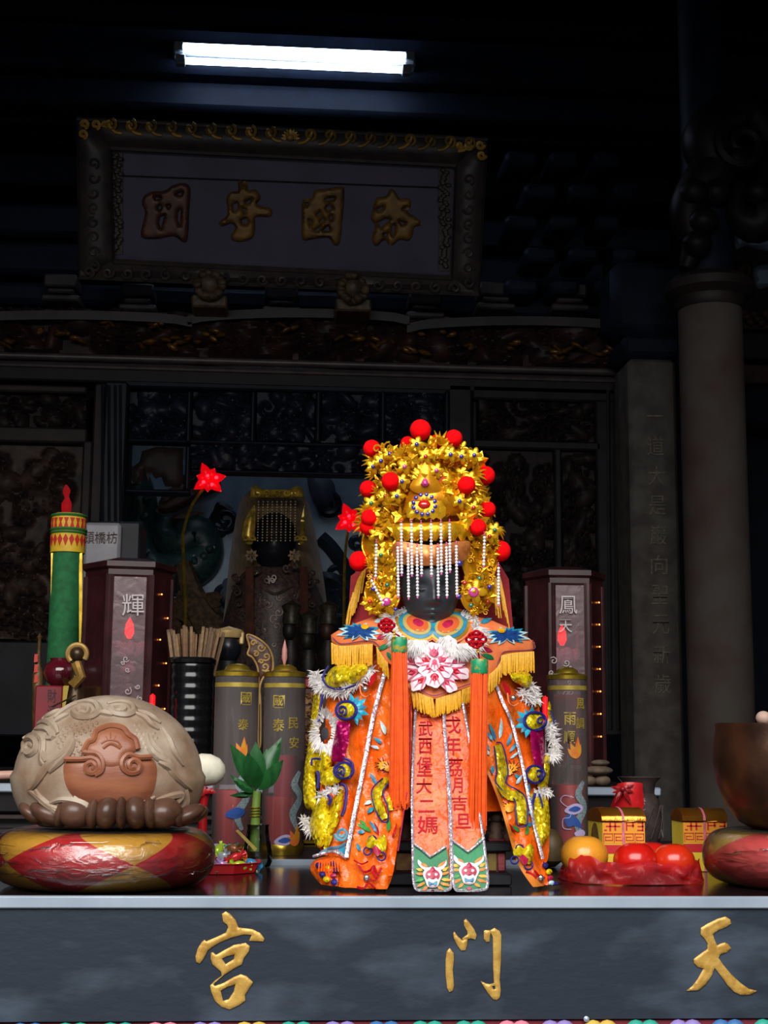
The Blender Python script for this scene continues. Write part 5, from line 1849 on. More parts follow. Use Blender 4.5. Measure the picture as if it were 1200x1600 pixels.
def paper_box(xl, xf, xr, yt, ys, yb, Yb_, label, tagside):
    """ridge-topped gift box, its front face between xf and xr"""
    zt, zs = Z((xf + xr) / 2, yt, Yb_ + .03), Z((xf + xr) / 2, ys, Yb_)
    x0, x1 = X(xf, ys, Yb_), X(xr, ys, Yb_)
    D = .06
    sk_ = .006
    zb_ = ZT + .001
    t = thing('paper_gift_box', label, 'gift box', ((x0 + x1) / 2, Yb_ + D / 2, zb_), 'yellow gift boxes tied with pink ribbon')
    dx = at(xl, 1300, Yb_ + D).x - x0        # the box is turned: its far end lies to the side

    def P(u, v, z):
        return Vector((x0 + (x1 - x0) * u + dx * v, Yb_ + D * v, z))
    mb = MB()
    mb.add([P(0, 0, zb_), P(1, 0, zb_), P(1, 1, zb_), P(0, 1, zb_), P(0, 0, zs), P(1, 0, zs), P(1, 1, zs), P(0, 1, zs), P(0, .45, zt), P(1, .45, zt)],
           [(3, 2, 1, 0), (0, 1, 5, 4), (2, 3, 7, 6), (1, 2, 6, 9, 5), (3, 0, 4, 8, 7)])
    bd = mb.build('body', yel, t, sharp=20)
    mb = MB()
    pr = [(-.04 + .49 * (1 - math.cos(PI / 2 * k / 8)), zs - .004 + (zt + .002 - zs + .004) * math.sin(PI / 2 * k / 8)) for k in range(9)]
    pr += [(.9 - p[0], p[1]) if False else (.45 + (.45 - p[0]) * 1.2, p[1]) for p in pr[::-1][1:]]
    m0 = len(pr)
    vv = [P(-.02, v, z) for v, z in pr] + [P(1.02, v, z) for v, z in pr] + [P(-.02, v, z - .0015) for v, z in pr] + [P(1.02, v, z - .0015) for v, z in pr]
    ff_ = []
    for k in range(m0 - 1):
        ff_ += [(k, m0 + k, m0 + k + 1, k + 1), (2 * m0 + k, 2 * m0 + k + 1, 3 * m0 + k + 1, 3 * m0 + k)]
    ff_ += [tuple(range(m0)) + (2 * m0 + m0 - 1, 2 * m0), tuple(range(m0, 2 * m0))[::-1] + (3 * m0, 4 * m0 - 1)]
    mb.add(vv, ff_)
    mb.build('foil_lid', foil, t, sharp=40)

    def Wf(u, v, d):         # u, v in 0..1 over the front face (v down)
        q = P(u, 0, zs + (zb_ - zs) * v)
        return q + Vector((0, d, 0))
    rc_ = lambda a, b, c, d: [(a, b), (c, b), (c, d), (a, d)]
    MB().patch(rc_(.0, .02, 1, .46), Wf, -.0006, thick=.0006, step=.3).build('orange_print', ora, bd)
    MB().patch(rc_(.0, .48, 1, .64), Wf, -.0006, thick=.0006, step=.3).build('red_stripe', redb, bd)
    mb = MB()
    for (a, b, c, d) in ((.05, .05, .4, .075), (.08, .13, .42, .155), (.16, .05, .2, .23), (.28, .05, .32, .22), (.04, .2, .1, .225), (.55, .05, .78, .08), (.58, .12, .75, .14), (.55, .05, .585, .22), (.7, .05, .74, .16), (.83, .06, .97, .085), (.83, .13, .97, .155), (.93, .06, .97, .23), (.82, .2, .95, .225)):
        mb.patch(rc_(a, b, c, d), Wf, -.0012, thick=.0006, step=.3)
    mb.build('lucky_character_print', redb, bd)
    mb = MB()
    for k in range(4):
        u = .02 + k * .245
        for (a, b, c, d) in ((0, .27, .22, .285), (0, .27, .015, .44), (.205, .27, .22, .4), (.04, .39, .22, .405), (.04, .33, .055, .405), (.04, .33, .17, .345)):
            mb.patch(rc_(u + a, b, u + c, d), Wf, -.0012, thick=.0005, step=.3)
    mb.build('key_fret_print', redb, bd)
    mb = MB()
    u = .46
    mb.patch(rc_(u, -.0, u + .05, 1.0), Wf, -.0022, thick=.0012, step=.2)
    for k in range(8):
        (v0, z0_), (v1, z1_) = pr[k], pr[k + 1]
        mb.add([P(u, v0 - .02, z0_ + .001), P(u + .05, v0 - .02, z0_ + .001), P(u + .05, v1 - .01, z1_ + .001), P(u, v1 - .01, z1_ + .001)], [(0, 1, 2, 3)])
    mb.build('ribbon', rib, t)
    if tagside:
        mb = MB()

        def Wsd(u, v, d_):
            return P(0, 1 - u, zs + (zb_ - zs) * v) + Vector((d_, 0, 0))
        mb.patch(ellipse(.5, .45, .28, .36, 18), Wsd, -.0006, thick=.0005, step=.2)
        mb.build('oval_print', mat('brown_oval_print', '#7a5a28', '#5a4020', rough=.5, nscale=200), bd)


paper_box(919, 941, 1007, 1263, 1279, 1345, 2.34, 'yellow gift box with oval print beside the clear candle tube', True)
paper_box(1050, 1067, 1135, 1264, 1279, 1345, 2.385, 'yellow gift box with pink ribbon beside the bronze bowl', False)

# ---------------------------------------------------------------- glass vase with red cloth
Yv = 2.66
vc = at(1000, 1300, Yv)
gz = thing('cut_glass_vase', 'dark cut glass vase with flared lip and a red cloth tied on', 'vase', (vc.x, Yv, ZT2))
s = mpp(Yv)
zt = Z(990, 1214, Yv)
MB().lathe([(0, ZT2 + .001), (.03, ZT2 + .001), (.036, ZT2 + .02), (.042, ZT2 + .06), (.036, ZT2 + .1), (.028, zt - .03), (.03, zt - .012), (.041, zt), (.039, zt), (.027, zt - .014)], (vc.x, Yv, 0), 24).build('glass', mat('smoky_cut_glass', '#5a4c4a', '#453a3a', rough=.1, nscale=30, trans=.35, bump=.5, bscale=90), gz)
mb = MB()
for k in range(14):
    a = k * 2 * PI / 14
    mb.tube([Vector((vc.x + .043 * math.cos(a + j * .12), Yv + .043 * math.sin(a + j * .12), ZT2 + .03 + j * .012)) for j in range(6)], .0009, 5)
mb.build('cut_ridge', mat('glass_ridge', '#4c4040', rough=.15), gz)
mb = MB()
mb.patch(smooth_path([(966, 1224), (1000, 1223), (1004, 1232), (1003, 1270), (956, 1268), (962, 1240)], 3, True), at, lambda x, y: Yv - .047 + .00002 * (x - 990) ** 2, thick=.003, step=5, bulge=.003)
mb.build('red_cloth', mat('red_satin_cloth', '#c81c20', '#a81418', rough=.32, nscale=30, bump=.4, bscale=90), gz)
mb = MB()
for a, L in ((170, 20), (200, 18), (20, 20), (-15, 18), (240, 26), (300, 28)):
    mb.patch(leaf(973, 1233, a, L, 7), at, Yv - .055, thick=.002, step=4, bulge=.002)
mb.ell(at(973, 1233, Yv - .058), .005, 10, 8)
mb.build('bow', mat('dark_red_ribbon', '#8a1218', rough=.35), gz)

# ---------------------------------------------------------------- fruit in a red bag
YR = 2.24
fr_ = []
for nm, px, py, r, c1, c2, lab, Yq in (('pomelo', 913, 1354, 37, '#d8922c', '#c9821f', 'yellow orange pomelo beside the three tomatoes', 2.27),
                                      ('tomato', 993, 1362, 34, '#c0180f', '#a8140e', 'red tomato next to the pomelo in the red bag', 2.22),
                                      ('tomato', 1019, 1348, 30, '#bc1a12', '#a81410', 'red tomato tucked behind the other two', 2.295),
                                      ('tomato', 1053, 1361, 33, '#c4260f', '#b02c0c', 'orange-red tomato nearest the cushion in the red bag', 2.22)):
    q = at(px, py, Yq)
    r_m = r * mpp(Yq)
    q.z = max(q.z, ZT + r_m * .84 + .003)
    t = thing(nm, lab, 'fruit', (q.x, Yq, q.z - r_m * .84), 'fruit in the red bag')
    MB().ell(q, (r_m, r_m, r_m * .86), 28, 20, fn=lambda p, r_m=r_m: Vector((p.x, p.y, p.z - (.12 * r_m * math.exp(-((p.x ** 2 + p.y ** 2) / (.25 * r_m) ** 2)) if p.z > 0 else 0)))).build('skin', mat(nm + '_skin' + c1[1:], c1, c2, rough=.24, nscale=12, bump=.05 if nm == 'tomato' else .25, bscale=300, coat=.2), t)
    MB().lathe([(.004, q.z + r_m * .72), (.003, q.z + r_m * .76), (0, q.z + r_m * .78)], (q.x, Yq, 0), 8).build('stem_scar', mat('stem_scar', '#5a5a28', rough=.7), t)
# bag: an open rumpled skirt of thin red plastic round the fruit
rn = random.Random(11)
bgc = at(990, 1375, YR)
m_ = MB()
nu, nv = 120, 12
vs_, fs_ = [], []
x_l, x_r = at(877, 1375, YR).x, at(1096, 1375, YR).x
cx_b, hw = (x_l + x_r) / 2, (x_r - x_l) / 2
ph = [rn.uniform(0, 6.28) for _ in range(8)]
for j in range(nv + 1):
    v = j / nv
    for i in range(nu):
        a = 2 * PI * i / nu
        wob = .004 * math.sin(7 * a + ph[0] + 5 * v) + .0025 * math.sin(13 * a + ph[1] - 6 * v) + .0012 * math.sin(29 * a + ph[2] + 8 * v)
        fold = math.sin(PI * v)
        k = 1.0 - .05 * v + .10 * fold * math.sin(3 * a + ph[3])
        rx_, ry_ = hw * (.985 - .02 * v) , .088
        x = cx_b + (rx_ * math.copysign(abs(math.cos(a)) ** .7, math.cos(a))) * (1 - .03 * v) + wob * .5
        y = 2.25 + (ry_ * math.copysign(abs(math.sin(a)) ** .7, math.sin(a))) * (1.02 - .06 * v) + wob * (.4 + fold)
        left = max(0, -math.cos(a))
        top = .030 + .014 * math.exp(-((a - PI * 1.25) / .3) ** 2) + .003 * math.sin(5 * a + ph[4]) + .0015 * math.sin(19 * a)
        if math.sin(a) > 0:
            top *= .7
        if abs(math.cos(a)) > .97 and math.cos(a) < 0:
            top *= .6
        z = ZT + .0015 + max(0, top) * v + .002 * math.sin(23 * a + 9 * v) * fold
        vs_.append((x, y, max(z, ZT + .001)))
for j in range(nv):
    for i in range(nu):
        l = (i + 1) % nu
        fs_.append((j * nu + i, j * nu + l, (j + 1) * nu + l, (j + 1) * nu + i))
m_.add(vs_, fs_)
bagm = bpy.data.materials.new('thin_red_plastic')
bagm.use_nodes = True
nt = bagm.node_tree
b = nt.nodes['Principled BSDF']
b.inputs['Base Color'].default_value = lin('#ec5058')
b.inputs['Roughness'].default_value = .2
b.inputs['Coat Weight'].default_value = .6
tl = nt.nodes.new('ShaderNodeBsdfTranslucent')
tl.inputs[0].default_value = lin('#ff6064')
tp = nt.nodes.new('ShaderNodeBsdfTransparent')
tp.inputs[0].default_value = lin('#f04a4c')
m1 = nt.nodes.new('ShaderNodeMixShader')
m1.inputs[0].default_value = .65
m2 = nt.nodes.new('ShaderNodeMixShader')
m2.inputs[0].default_value = .55
nt.links.new(b.outputs[0], m1.inputs[1])
nt.links.new(tl.outputs[0], m1.inputs[2])
nt.links.new(m1.outputs[0], m2.inputs[1])
nt.links.new(tp.outputs[0], m2.inputs[2])
nt.links.new(m2.outputs[0], nt.nodes['Material Output'].inputs['Surface'])
tcx = nt.nodes.new('ShaderNodeTexCoord')
nz = nt.nodes.new('ShaderNodeTexNoise')
nz.inputs['Scale'].default_value = 13
nz.inputs['Detail'].default_value = 5
nz.inputs['Distortion'].default_value = 1.5
nt.links.new(tcx.outputs['Object'], nz.inputs['Vector'])
bpn = nt.nodes.new('ShaderNodeBump')
bpn.inputs['Strength'].default_value = .9
bpn.inputs['Distance'].default_value = .014
nt.links.new(nz.outputs['Fac'], bpn.inputs['Height'])
nt.links.new(bpn.outputs['Normal'], b.inputs['Normal'])
m_.solo('plastic_bag', bagm, 'thin red plastic bag rolled down around the tomatoes and pomelo', 'bag', sharp=180)

# brown gourd just behind the robe hem
q = at(858, 1325, 2.47)
mb = MB()
mb.lathe([(.008, ZT + .001), (.022, ZT + .012), (.025, ZT + .03), (.02, ZT + .05), (.01, ZT + .062), (0, ZT + .066)], (q.x, 2.46, 0), 20)
mb.solo('brown_gourd', mat('brown_gourd_skin', '#5a4a2e', '#40341f', rough=.5, nscale=30), 'small brown gourd between the robe hem and the clear tube', 'gourd')
# green leaf vase behind the robe on the fruit side
q = at(868, 1210, 2.72)
gl = thing('leaf_sprig', 'dark green leaf sprig behind the robe and the clear candle tube', 'plant', (q.x, 2.72, ZT2))
MB().tube([(q.x, 2.72, ZT2), q], .003, 6).build('stem', lf, gl)
for (a, L) in ((60, 60), (85, 50), (110, 45)):
    MB().patch(leaf(864, 1235, a, L, 18), at, 2.72, thick=.001, step=6, bulge=.004).build('leaf', lf, gl)
# red and gold shrine front behind, seen beside the robe
mb = MB()
Ys_ = 2.86
d = sbox(474, 1050, 500, 1335, Ys_, .05)
t = thing('small_shrine', 'small red and gilt carved shrine partly hidden behind the orange robe', 'shrine', ((d['x0'] + d['x1']) / 2 + .1, Ys_, ZT2))
bx(mb, d['x0'], d['x0'] + .3, Ys_, Ys_ + .08, ZT2, Z(480, 1062, Ys_), .003)
mb.build('body', mat('shrine_wood', '#3a1c18', '#2a1412', rough=.45), t)
mb = MB()
bx(mb, d['x0'] - .004, d['x0'] + .31, Ys_ - .006, Ys_ + .09, Z(480, 1075, Ys_), Z(480, 1060, Ys_), .003)
mb.build('cornice', mat('shrine_red', '#7a1c1e', rough=.4), t)
for k in range(6):
    dd = sbox(477, 1082 + k * 22, 497, 1100 + k * 22, Ys_, .01)
    carve(MB(), dd['x0'], dd['z0'], dd['x1'], dd['z1'], Ys_ - .002, amp=.006, n=14, seed=60 + k, nx=22, nz=20).build('carved_panel', mat('shrine_gilt', '#7a5530', '#4a3420', rough=.45, metal=.3, nscale=60), t)
mb = MB()
sb(mb, 474, 1312, 510, 1318, Ys_, .02, off=.01, ch=.001)
mb.build('gold_strip', gold_trim, t)


# ================================================================ the robed deity statue
def W5(px, py, d):
    p = at(px, py, d)
    if p.z < ZT + .0045:
        p.z = ZT + .0045
    return p


def SY(px, py):
    t = (px - 672) / 190.0
    k = min(max((py - 1000) / 395.0, 0), 1)
    return 2.185 - .126 * k + .13 * t * t * (1 - .45 * k)


def wr(px, py):          # soft cloth folds
    return .003 * math.sin(px * .21 + 1.7 * math.sin(py * .03)) + .0022 * math.sin(py * .11 + px * .05) + .0015 * math.sin(px * .37 - py * .09)


def SYF(px, py):         # where the embroidery lies
    return SY(px, py) + wr(px, py) - .004


SP = .00098              # metres per pixel on the statue
satin = mat('orange_satin', '#e2560a', '#ee7a26', rough=.27, nscale=22, lo=.42, hi=.75, bump=1.0, bscale=30, bdist=.012)
satin_l = mat('salmon_satin', '#e04e08', '#ea6c24', rough=.34, nscale=26, lo=.4, hi=.7, bump=.9, bscale=36, bdist=.009)
collar_o = mat('coral_orange_cloth', '#e0703c', '#e4804c', rough=.55, nscale=60)
silver = mat('silver_braid', '#d4d0d6', '#9a92a6', rough=.3, metal=.5, nscale=300, glitter=.5, gscale=500)
sequin = mat('gold_sequin', '#f2da20', '#c8a810', rough=.2, metal=.35, nscale=120, glitter=.9, gscale=230)
blue_c = mat('royal_blue_cord', '#1f1e7c', '#191858', rough=.55, nscale=200)
teal = mat('teal_silk', '#1d8fa6', '#2f6f94', rough=.4, nscale=90)
skyb = mat('sky_silk', '#9cd0de', '#c8e4e8', rough=.4, nscale=120)
green_s = mat('jade_green_satin', '#0a7e4a', '#086a40', rough=.5, nscale=25, bump=.5, bscale=50, bdist=.004)
leaf_s = mat('leaf_green_silk', '#3f9a3c', '#2f8038', rough=.45, nscale=90)
red_s = mat('red_embroidery', '#b80c1c', '#98081a', rough=.6, nscale=200, spec=.2)
crim = mat('crimson_silk', '#b8204a', '#98183c', rough=.4, nscale=150)
magenta = mat('magenta_foil', '#b80a5c', '#8a064a', rough=.25, metal=.55, nscale=60, glitter=.25, gscale=260)
pink_s = mat('pale_pink_silk', '#f0c8d4', '#f6e2e8', rough=.5, nscale=130)
white_s = mat('white_silk', '#f2e4ea', '#e8ccd8', rough=.5, nscale=130)
yellow_f = mat('yellow_fringe', '#e6ac1c', '#d0940c', rough=.45, nscale=200)
orange_f = mat('orange_tassel', '#f05a08', '#e04c04', rough=.4, nscale=120)
fur_m = mat('white_fur', '#dcd8d4', '#bdb8b8', rough=.8, nscale=80)
pearl = mat('pearl', '#eceaec', '#d8d4da', rough=.15, nscale=50, coat=.5)
face_m = mat('matt_black_face', '#33373d', '#2c3035', rough=.42, nscale=30)
velvet = mat('red_velvet', '#9a141c', '#86101a', rough=.8, nscale=60, sheen=.4)
pom_m = mat('red_pompom', '#f2020a', '#e00008', rough=.9, nscale=200, spec=.15)
jew = {k: mat('jewel_' + k, c, rough=.08, coat=1.0, spec=.8) for k, c in (('blue', '#2a2a9a'), ('red', '#c0201a'), ('pink', '#c83a94'), ('green', '#1c6e52'))}
navy_c = mat('inner_dark_cloth', '#2a1c34', rough=.7)

root_c = at(672, 1390, 2.2)
ds = thing('deity_statue', 'black-faced deity statue in orange embroidered robe and tall gold crown', 'statue', (root_c.x, 2.25, ZT))


def sp(name, m, parent=None, **k):
    """patch on the robe surface"""
    def go(o, off=0.0, thick=.0015, step=6, bulge=0.0, bw=None, holes=(), f=None, fold=False):
        base = f or (SY if fold else SYF)
        g = (lambda x, y: base(x, y) - off + (wr(x, y) if fold else 0))
        return MB().patch(o, W5, g, thick=thick, step=step, bulge=bulge, bw=bw, holes=holes).build(name, m, parent or ds, **k)
    return go


def sk5(name, m, path, width, off, parent=None, closed=False, sm=True, f=None, flat=None, taper=None):
    return MB().stroke(path, width * SP / 2 if not taper else 0, W5, f or SYF, off, closed=closed, sm=sm, seg=6, flat=flat, taper=[w_ * SP / 2 for w_ in taper] if taper else None).build(name, m, parent or ds)


# inner body that carries the clothes
mb = MB()
mb.lathe([(.10, ZT + .075), (.13, ZT + .12), (.13, ZT + .3), (.11, at(672, 1010, 2.27).z), (.05, at(672, 985, 2.27).z)], (root_c.x, 2.325, 0), 30, sy=.72)
mb.build('inner_body', navy_c, ds)
mb = MB()
mb.patch(smooth_path([(560, 1010), (785, 1010), (812, 1100), (820, 1240), (800, 1262), (760, 1268), (640, 1262), (560, 1262), (535, 1240), (545, 1100)], 3, True), W5, lambda x, y: SY(x, y) + .028, thick=.01, step=14)
mb.build('under_robe', satin, ds)

# --- robe, wearer's right side (picture left)
sideL = smooth_path([(603, 1045), (583, 1120), (568, 1200), (552, 1280), (541, 1342), (520, 1338), (500, 1326), (500, 1240), (508, 1140), (514, 1070), (545, 1045)], 4, True)
rl = sp('robe_side', satin)(sideL, off=-.014, thick=.006, fold=True, step=6)
flapL = smooth_path([(603, 1040), (640, 1045), (642, 1200), (630, 1270), (620, 1330), (612, 1372), (597, 1396), (560, 1397), (531, 1396), (528, 1375), (534, 1345), (541, 1340), (552, 1280), (568, 1200), (583, 1120)], 4, True)
fl_ = sp('robe_flap', satin)(flapL, off=.004, thick=.006, fold=True, step=6, bulge=.003, bw=8)
hemL = smooth_path([(486, 1350), (500, 1340), (530, 1337), (541, 1343), (535, 1365), (531, 1394), (512, 1390), (496, 1376), (486, 1362)], 4, True)
hl = sp('hem_roll', satin)(hemL, off=-.01, thick=.03, step=5, bulge=.02)
sk5('silver_trim', silver, [(603, 1045), (592, 1085), (583, 1120), (568, 1200), (552, 1280), (541, 1340)], 7, .011, fl_, flat=.5)
sk5('silver_trim', silver, [(490, 1338), (515, 1331), (530, 1333), (541, 1341)], 5, .006, hl)
for k in range(9):
    sk5('hem_pleat', satin, [(499 + k * 4, 1345), (498 + k * 4.4, 1362)], 2.2, .012, hl)
# --- robe, other side
sideR = smooth_path([(772, 1062), (800, 1130), (815, 1190), (822, 1225), (835, 1290), (848, 1345), (858, 1330), (856, 1230), (846, 1140), (838, 1080), (815, 1050), (790, 1048)], 4, True)
rr_ = sp('robe_side', satin)(sideR, off=-.014, thick=.006, fold=True, step=6)
flapR = smooth_path([(772, 1060), (800, 1130), (815, 1190), (822, 1225), (835, 1290), (848, 1345), (858, 1370), (877, 1389), (876, 1394), (850, 1393), (832, 1374), (812, 1345), (798, 1304), (784, 1258), (767, 1215), (754, 1190), (746, 1130), (744, 1060)], 4, True)
fr2 = sp('robe_flap', satin)(flapR, off=.004, thick=.006, fold=True, step=6, bulge=.004, bw=8)
sp('flap_lining', mat('dull_orange_lining', '#d07a28', '#c06a1c', rough=.5))(ribbon([(752, 1192), (767, 1216), (784, 1259), (798, 1305), (812, 1346), (832, 1375), (850, 1392), (876, 1391)], [3, 4, 5, 6, 8, 12, 14, 6]), off=.011, thick=.003, step=6)
sk5('silver_trim', silver, [(772, 1062), (786, 1098), (800, 1130), (815, 1190), (822, 1225), (835, 1290), (848, 1342)], 5.5, .011, fr2, flat=.5)
# crimson inner edges
sk5('edge_piping', crim, [(641, 1100), (640, 1200), (632, 1262), (622, 1330)], 2, .008, fl_)

# --- sequinned sleeves and bands
for nm, o_ in (('left', [(512, 1052), (525, 1040), (560, 1036), (575, 1042), (566, 1060), (545, 1070), (520, 1074), (508, 1066)]), ('right', [(800, 1052), (822, 1050), (832, 1060), (826, 1074), (812, 1070), (800, 1062)])):
    s_ = sp('sleeve_puff', sequin)(smooth_path(o_, 4, True), off=.012, thick=.02, step=5, bulge=.014)
sk5('sleeve_cord', blue_c, [(508, 1050), (505, 1062), (515, 1074), (535, 1077), (556, 1070)], 3, .018)
sk5('sleeve_cord', blue_c, [(514, 1040), (506, 1052), (504, 1064)], 3, .01)
seqL = [([(492, 1080), (502, 1078), (504, 1110), (498, 1150), (492, 1200), (494, 1250), (489, 1265), (476, 1258), (474, 1215), (482, 1160), (486, 1120)], .0),
        ([(496, 1170), (512, 1165), (520, 1185), (514, 1205), (500, 1215), (492, 1200)], .008), ([(502, 1205), (530, 1196), (538, 1208), (530, 1222), (512, 1228), (500, 1222)], .012),
        ([(495, 1250), (510, 1240), (514, 1270), (512, 1305), (500, 1325), (488, 1310), (484, 1285)], .01), ([(534, 1228), (537, 1245), (532, 1275), (522, 1300), (514, 1322), (506, 1326), (508, 1290), (520, 1250)], .006)]
for o_, off in seqL:
    s_ = sp('sequin_panel', sequin)(smooth_path(o_, 4, True), off=off - .012, thick=.012, step=5, bulge=.012)
seqR = [([(858, 1095), (864, 1120), (862, 1140), (856, 1120)], 0), ([(850, 1185), (858, 1180), (858, 1215), (852, 1235), (842, 1232), (838, 1215), (846, 1205)], .004), ([(838, 1245), (850, 1240), (858, 1262), (859, 1300), (850, 1318), (843, 1322), (836, 1290), (834, 1262)], .006), ([(828, 1240), (835, 1245), (834, 1275), (828, 1262)], .01), ([(834, 1085), (842, 1080), (846, 1095), (838, 1105)], .004)]
for o_, off in seqR:
    sp('sequin_panel', sequin)(smooth_path(o_, 4, True), off=off - .010, thick=.012, step=4, bulge=.01)
for L, w_ in (([(504, 1085), (500, 1110), (498, 1128)], 5), ([(496, 1232), (498, 1215), (496, 1205)], 5), ([(533, 1225), (541, 1232), (539, 1262), (534, 1275)], 5), ([(512, 1242), (517, 1248), (514, 1258)], 5), ([(500, 1186), (488, 1186), (487, 1196)], 4), ([(524, 1180), (548, 1190), (551, 1205), (546, 1216)], 4.5)):
    sk5('blue_cord', blue_c, L, w_, .012)
for L, w_ in (([(836, 1240), (832, 1255), (833, 1265)], 5), ([(842, 1240), (846, 1252), (848, 1262)], 3), ([(860, 1110), (866, 1130)], 3)):
    sk5('blue_cord', blue_c, L, w_, .01)
# magenta foil bands, coiled cuffs, blue leaf fans
bandL = sp('magenta_band', magenta)([(527, 1126), (547, 1130), (545, 1160), (536, 1190), (517, 1190), (520, 1165)], off=.014, thick=.004, step=5, bulge=.004)
bandR = sp('magenta_band', magenta)([(828, 1142), (848, 1138), (851, 1170), (850, 1204), (836, 1200), (830, 1170)], off=.004, thick=.004, step=5, bulge=.004)
for (cx_, cy_, rx_, ry_, ox, par, of) in ((541, 1110, 16, 14, -7, None, .016), (836, 1127, 17, 14, 9, None, .008), (537, 1204, 15, 12, -6, None, .016), (836, 1210, 14, 13, 6, None, .008)):
    c_ = sp('cuff_coil', sequin)(ellipse(cx_, cy_, rx_ * .8, ry_ * .9, 20), off=of, thick=.012, step=4, bulge=.008)
    MB().stroke(ellipse(cx_, cy_, rx_, ry_, 22), 2.6 * SP, W5, lambda x, y: SY(x, y) - of - .003, sm=False, closed=True).build('coil_cord', blue_c, c_)
    MB().stroke(spiral(cx_ + ox, cy_, 2, 8.5, 1.2, 0, 20), 1.8 * SP, W5, lambda x, y: SY(x, y) - of - .013, sm=False).build('coil_cord', blue_c, c_)
for (cx_, cy_, sgn, of) in ((558, 1108, 1, .008), (822, 1128, -1, .004)):
    for k, a in enumerate((100, 70, 40, 10, -20, -50, -75)):
        aa = a if sgn > 0 else 180 - a
        sp('fan_petal', teal if k % 2 else mat('bright_teal_silk', '#2fb0c8', '#1f8fb0', rough=.35, nscale=100))(leaf(cx_ - sgn * 6, cy_, aa, 22 if k % 2 else 26, 10), off=of + .001 * (k % 2), thick=.0015, step=4, bulge=.002)
# eyes of the sleeve beasts: mirrored buttons
for (cx_, cy_, of) in ((571, 1077, .012), (802, 1091, .010), (573, 1372, .014), (845, 1372, .014)):
    MB().ell(W5(cx_, cy_, SY(cx_, cy_) - of), (.0052, .004, .0052), 14, 10).build('mirror_button', mat('mirror_button', '#c8c4c4', rough=.08, metal=.9), ds)
    if cy_ < 1200:
        sk5('button_frill', collar_o, smooth_path([(cx_ - 9, cy_ - 8), (cx_ - 7, cy_ + 6), (cx_, cy_ + 12), (cx_ + 8, cy_ + 8)], 4), 2.5, of - .002)
        sp('red_tongue', red_s)(leaf(cx_ + (4 if cx_ < 672 else -4), cy_ - 4, 60 if cx_ < 672 else 120, 28, 9), off=of - .006, thick=.001, step=4)

# --- white fur trims
def fur(path, n, L, f, off, spread=1.0, seed=1, name='fur_trim', dirn=None, parent=None, w_=.0011):
    rn = random.Random(seed)
    p = smooth_path(path, 8)
    m = MB()
    for k in range(n):
        i = rn.uniform(0, len(p) - 1.001)
        a, b = p[int(i)], p[int(i) + 1]
        t = i - int(i)
        x, y = a[0] + (b[0] - a[0]) * t, a[1] + (b[1] - a[1]) * t
        q = W5(x + rn.uniform(-2, 2) * spread, y + rn.uniform(-2, 2) * spread, (f or SY)(x, y) - off)
        if dirn:
            ang = math.radians(dirn(x, y)) + rn.uniform(-.6, .6)
        else:
            ang = rn.uniform(0, 2 * PI)
        l = L * SP * rn.uniform(.6, 1.2)
        d = Vector((math.cos(ang) * l, -rn.uniform(.1, .8) * l, math.sin(ang) * l))
        e = q + d * .55 + Vector((0, 0, -l * .05))
        tip = q + d + Vector((0, 0, -l * .18))
        s = d.cross(Vector((0, 1, 0)))
        s = s.normalized() * w_ if s.length > 1e-6 else Vector((w_, 0, 0))
        m.add([q - s, q + s, e + s * .7, e - s * .7, tip], [(0, 1, 2, 3), (3, 2, 4)])
    o = m.build(name, fur_m, parent or ds, sharp=180)
    return o


MB().stroke([(494, 1062), (506, 1073), (528, 1080), (550, 1072), (568, 1060), (582, 1046)], 4.5 * SP, W5, SY, .006).build('fur_core', fur_m, ds)
fur([(490, 1058), (498, 1066), (508, 1075), (530, 1081), (552, 1072), (580, 1047)], 420, 12, None, .008, 1.6, 1)
fur([(494, 1052), (497, 1064), (500, 1078)], 130, 14, None, .006, 2, 11)
fur([(505, 1118), (515, 1125), (520, 1145), (512, 1165), (500, 1160), (497, 1140), (505, 1122)], 330, 15, None, .012, 1.5, 2, dirn=lambda x, y: math.degrees(math.atan2(-(y - 1142), x - 508)))
MB().patch(ellipse(508, 1146, 6, 10), W5, lambda x, y: SY(x, y) - .013, thick=.004, step=4, bulge=.003).build('fur_heart', mat('dark_fur', '#2c2c30', rough=.8), ds)
fur([(820, 1066), (832, 1075), (836, 1088), (828, 1092), (815, 1080)], 260, 12, None, .004, 2, 3)
fur([(858, 1130), (864, 1150), (866, 1175), (862, 1180)], 260, 13, None, .0, 1.5, 4)
fur([(500, 1244), (515, 1236), (526, 1232)], 90, 10, None, .012, 2, 5)
fur([(476, 1280), (482, 1290), (486, 1297)], 90, 12, None, -.008, 2, 6)
fur([(838, 1240), (850, 1236), (858, 1240)], 110, 9, None, .004, 2, 7)

# --- embroidered dragons in gold sequin
drL = [[(628, 1195), (622, 1215), (606, 1228), (596, 1245), (590, 1258), (594, 1280)], [(604, 1226), (600, 1235)]]
g1 = sp('dragon_body', sequin)(ribbon([(606, 1216), (594, 1232), (587, 1245), (592, 1262), (600, 1280)], [10, 15, 17, 17, 12]), off=.010, thick=.002, step=4, bulge=.004)
sk5('dragon_outline', blue_c, [(598, 1216), (582, 1232), (582, 1250), (590, 1272), (598, 1284), (606, 1282), (606, 1262), (598, 1240), (604, 1228), (612, 1220)], 2.4, .012, g1)
g1b = sp('dragon_body', sequin)(ribbon([(612, 1240), (608, 1252), (610, 1266)], [6, 10, 8]), off=.010, thick=.002, step=4, bulge=.003)
g2 = sp('dragon_body', sequin)(ribbon([(778, 1164), (782, 1185), (786, 1208), (782, 1225), (796, 1242), (812, 1245), (815, 1262), (816, 1288)], [10, 15, 16, 14, 16, 16, 17, 13]), off=.010, thick=.002, step=4, bulge=.004)
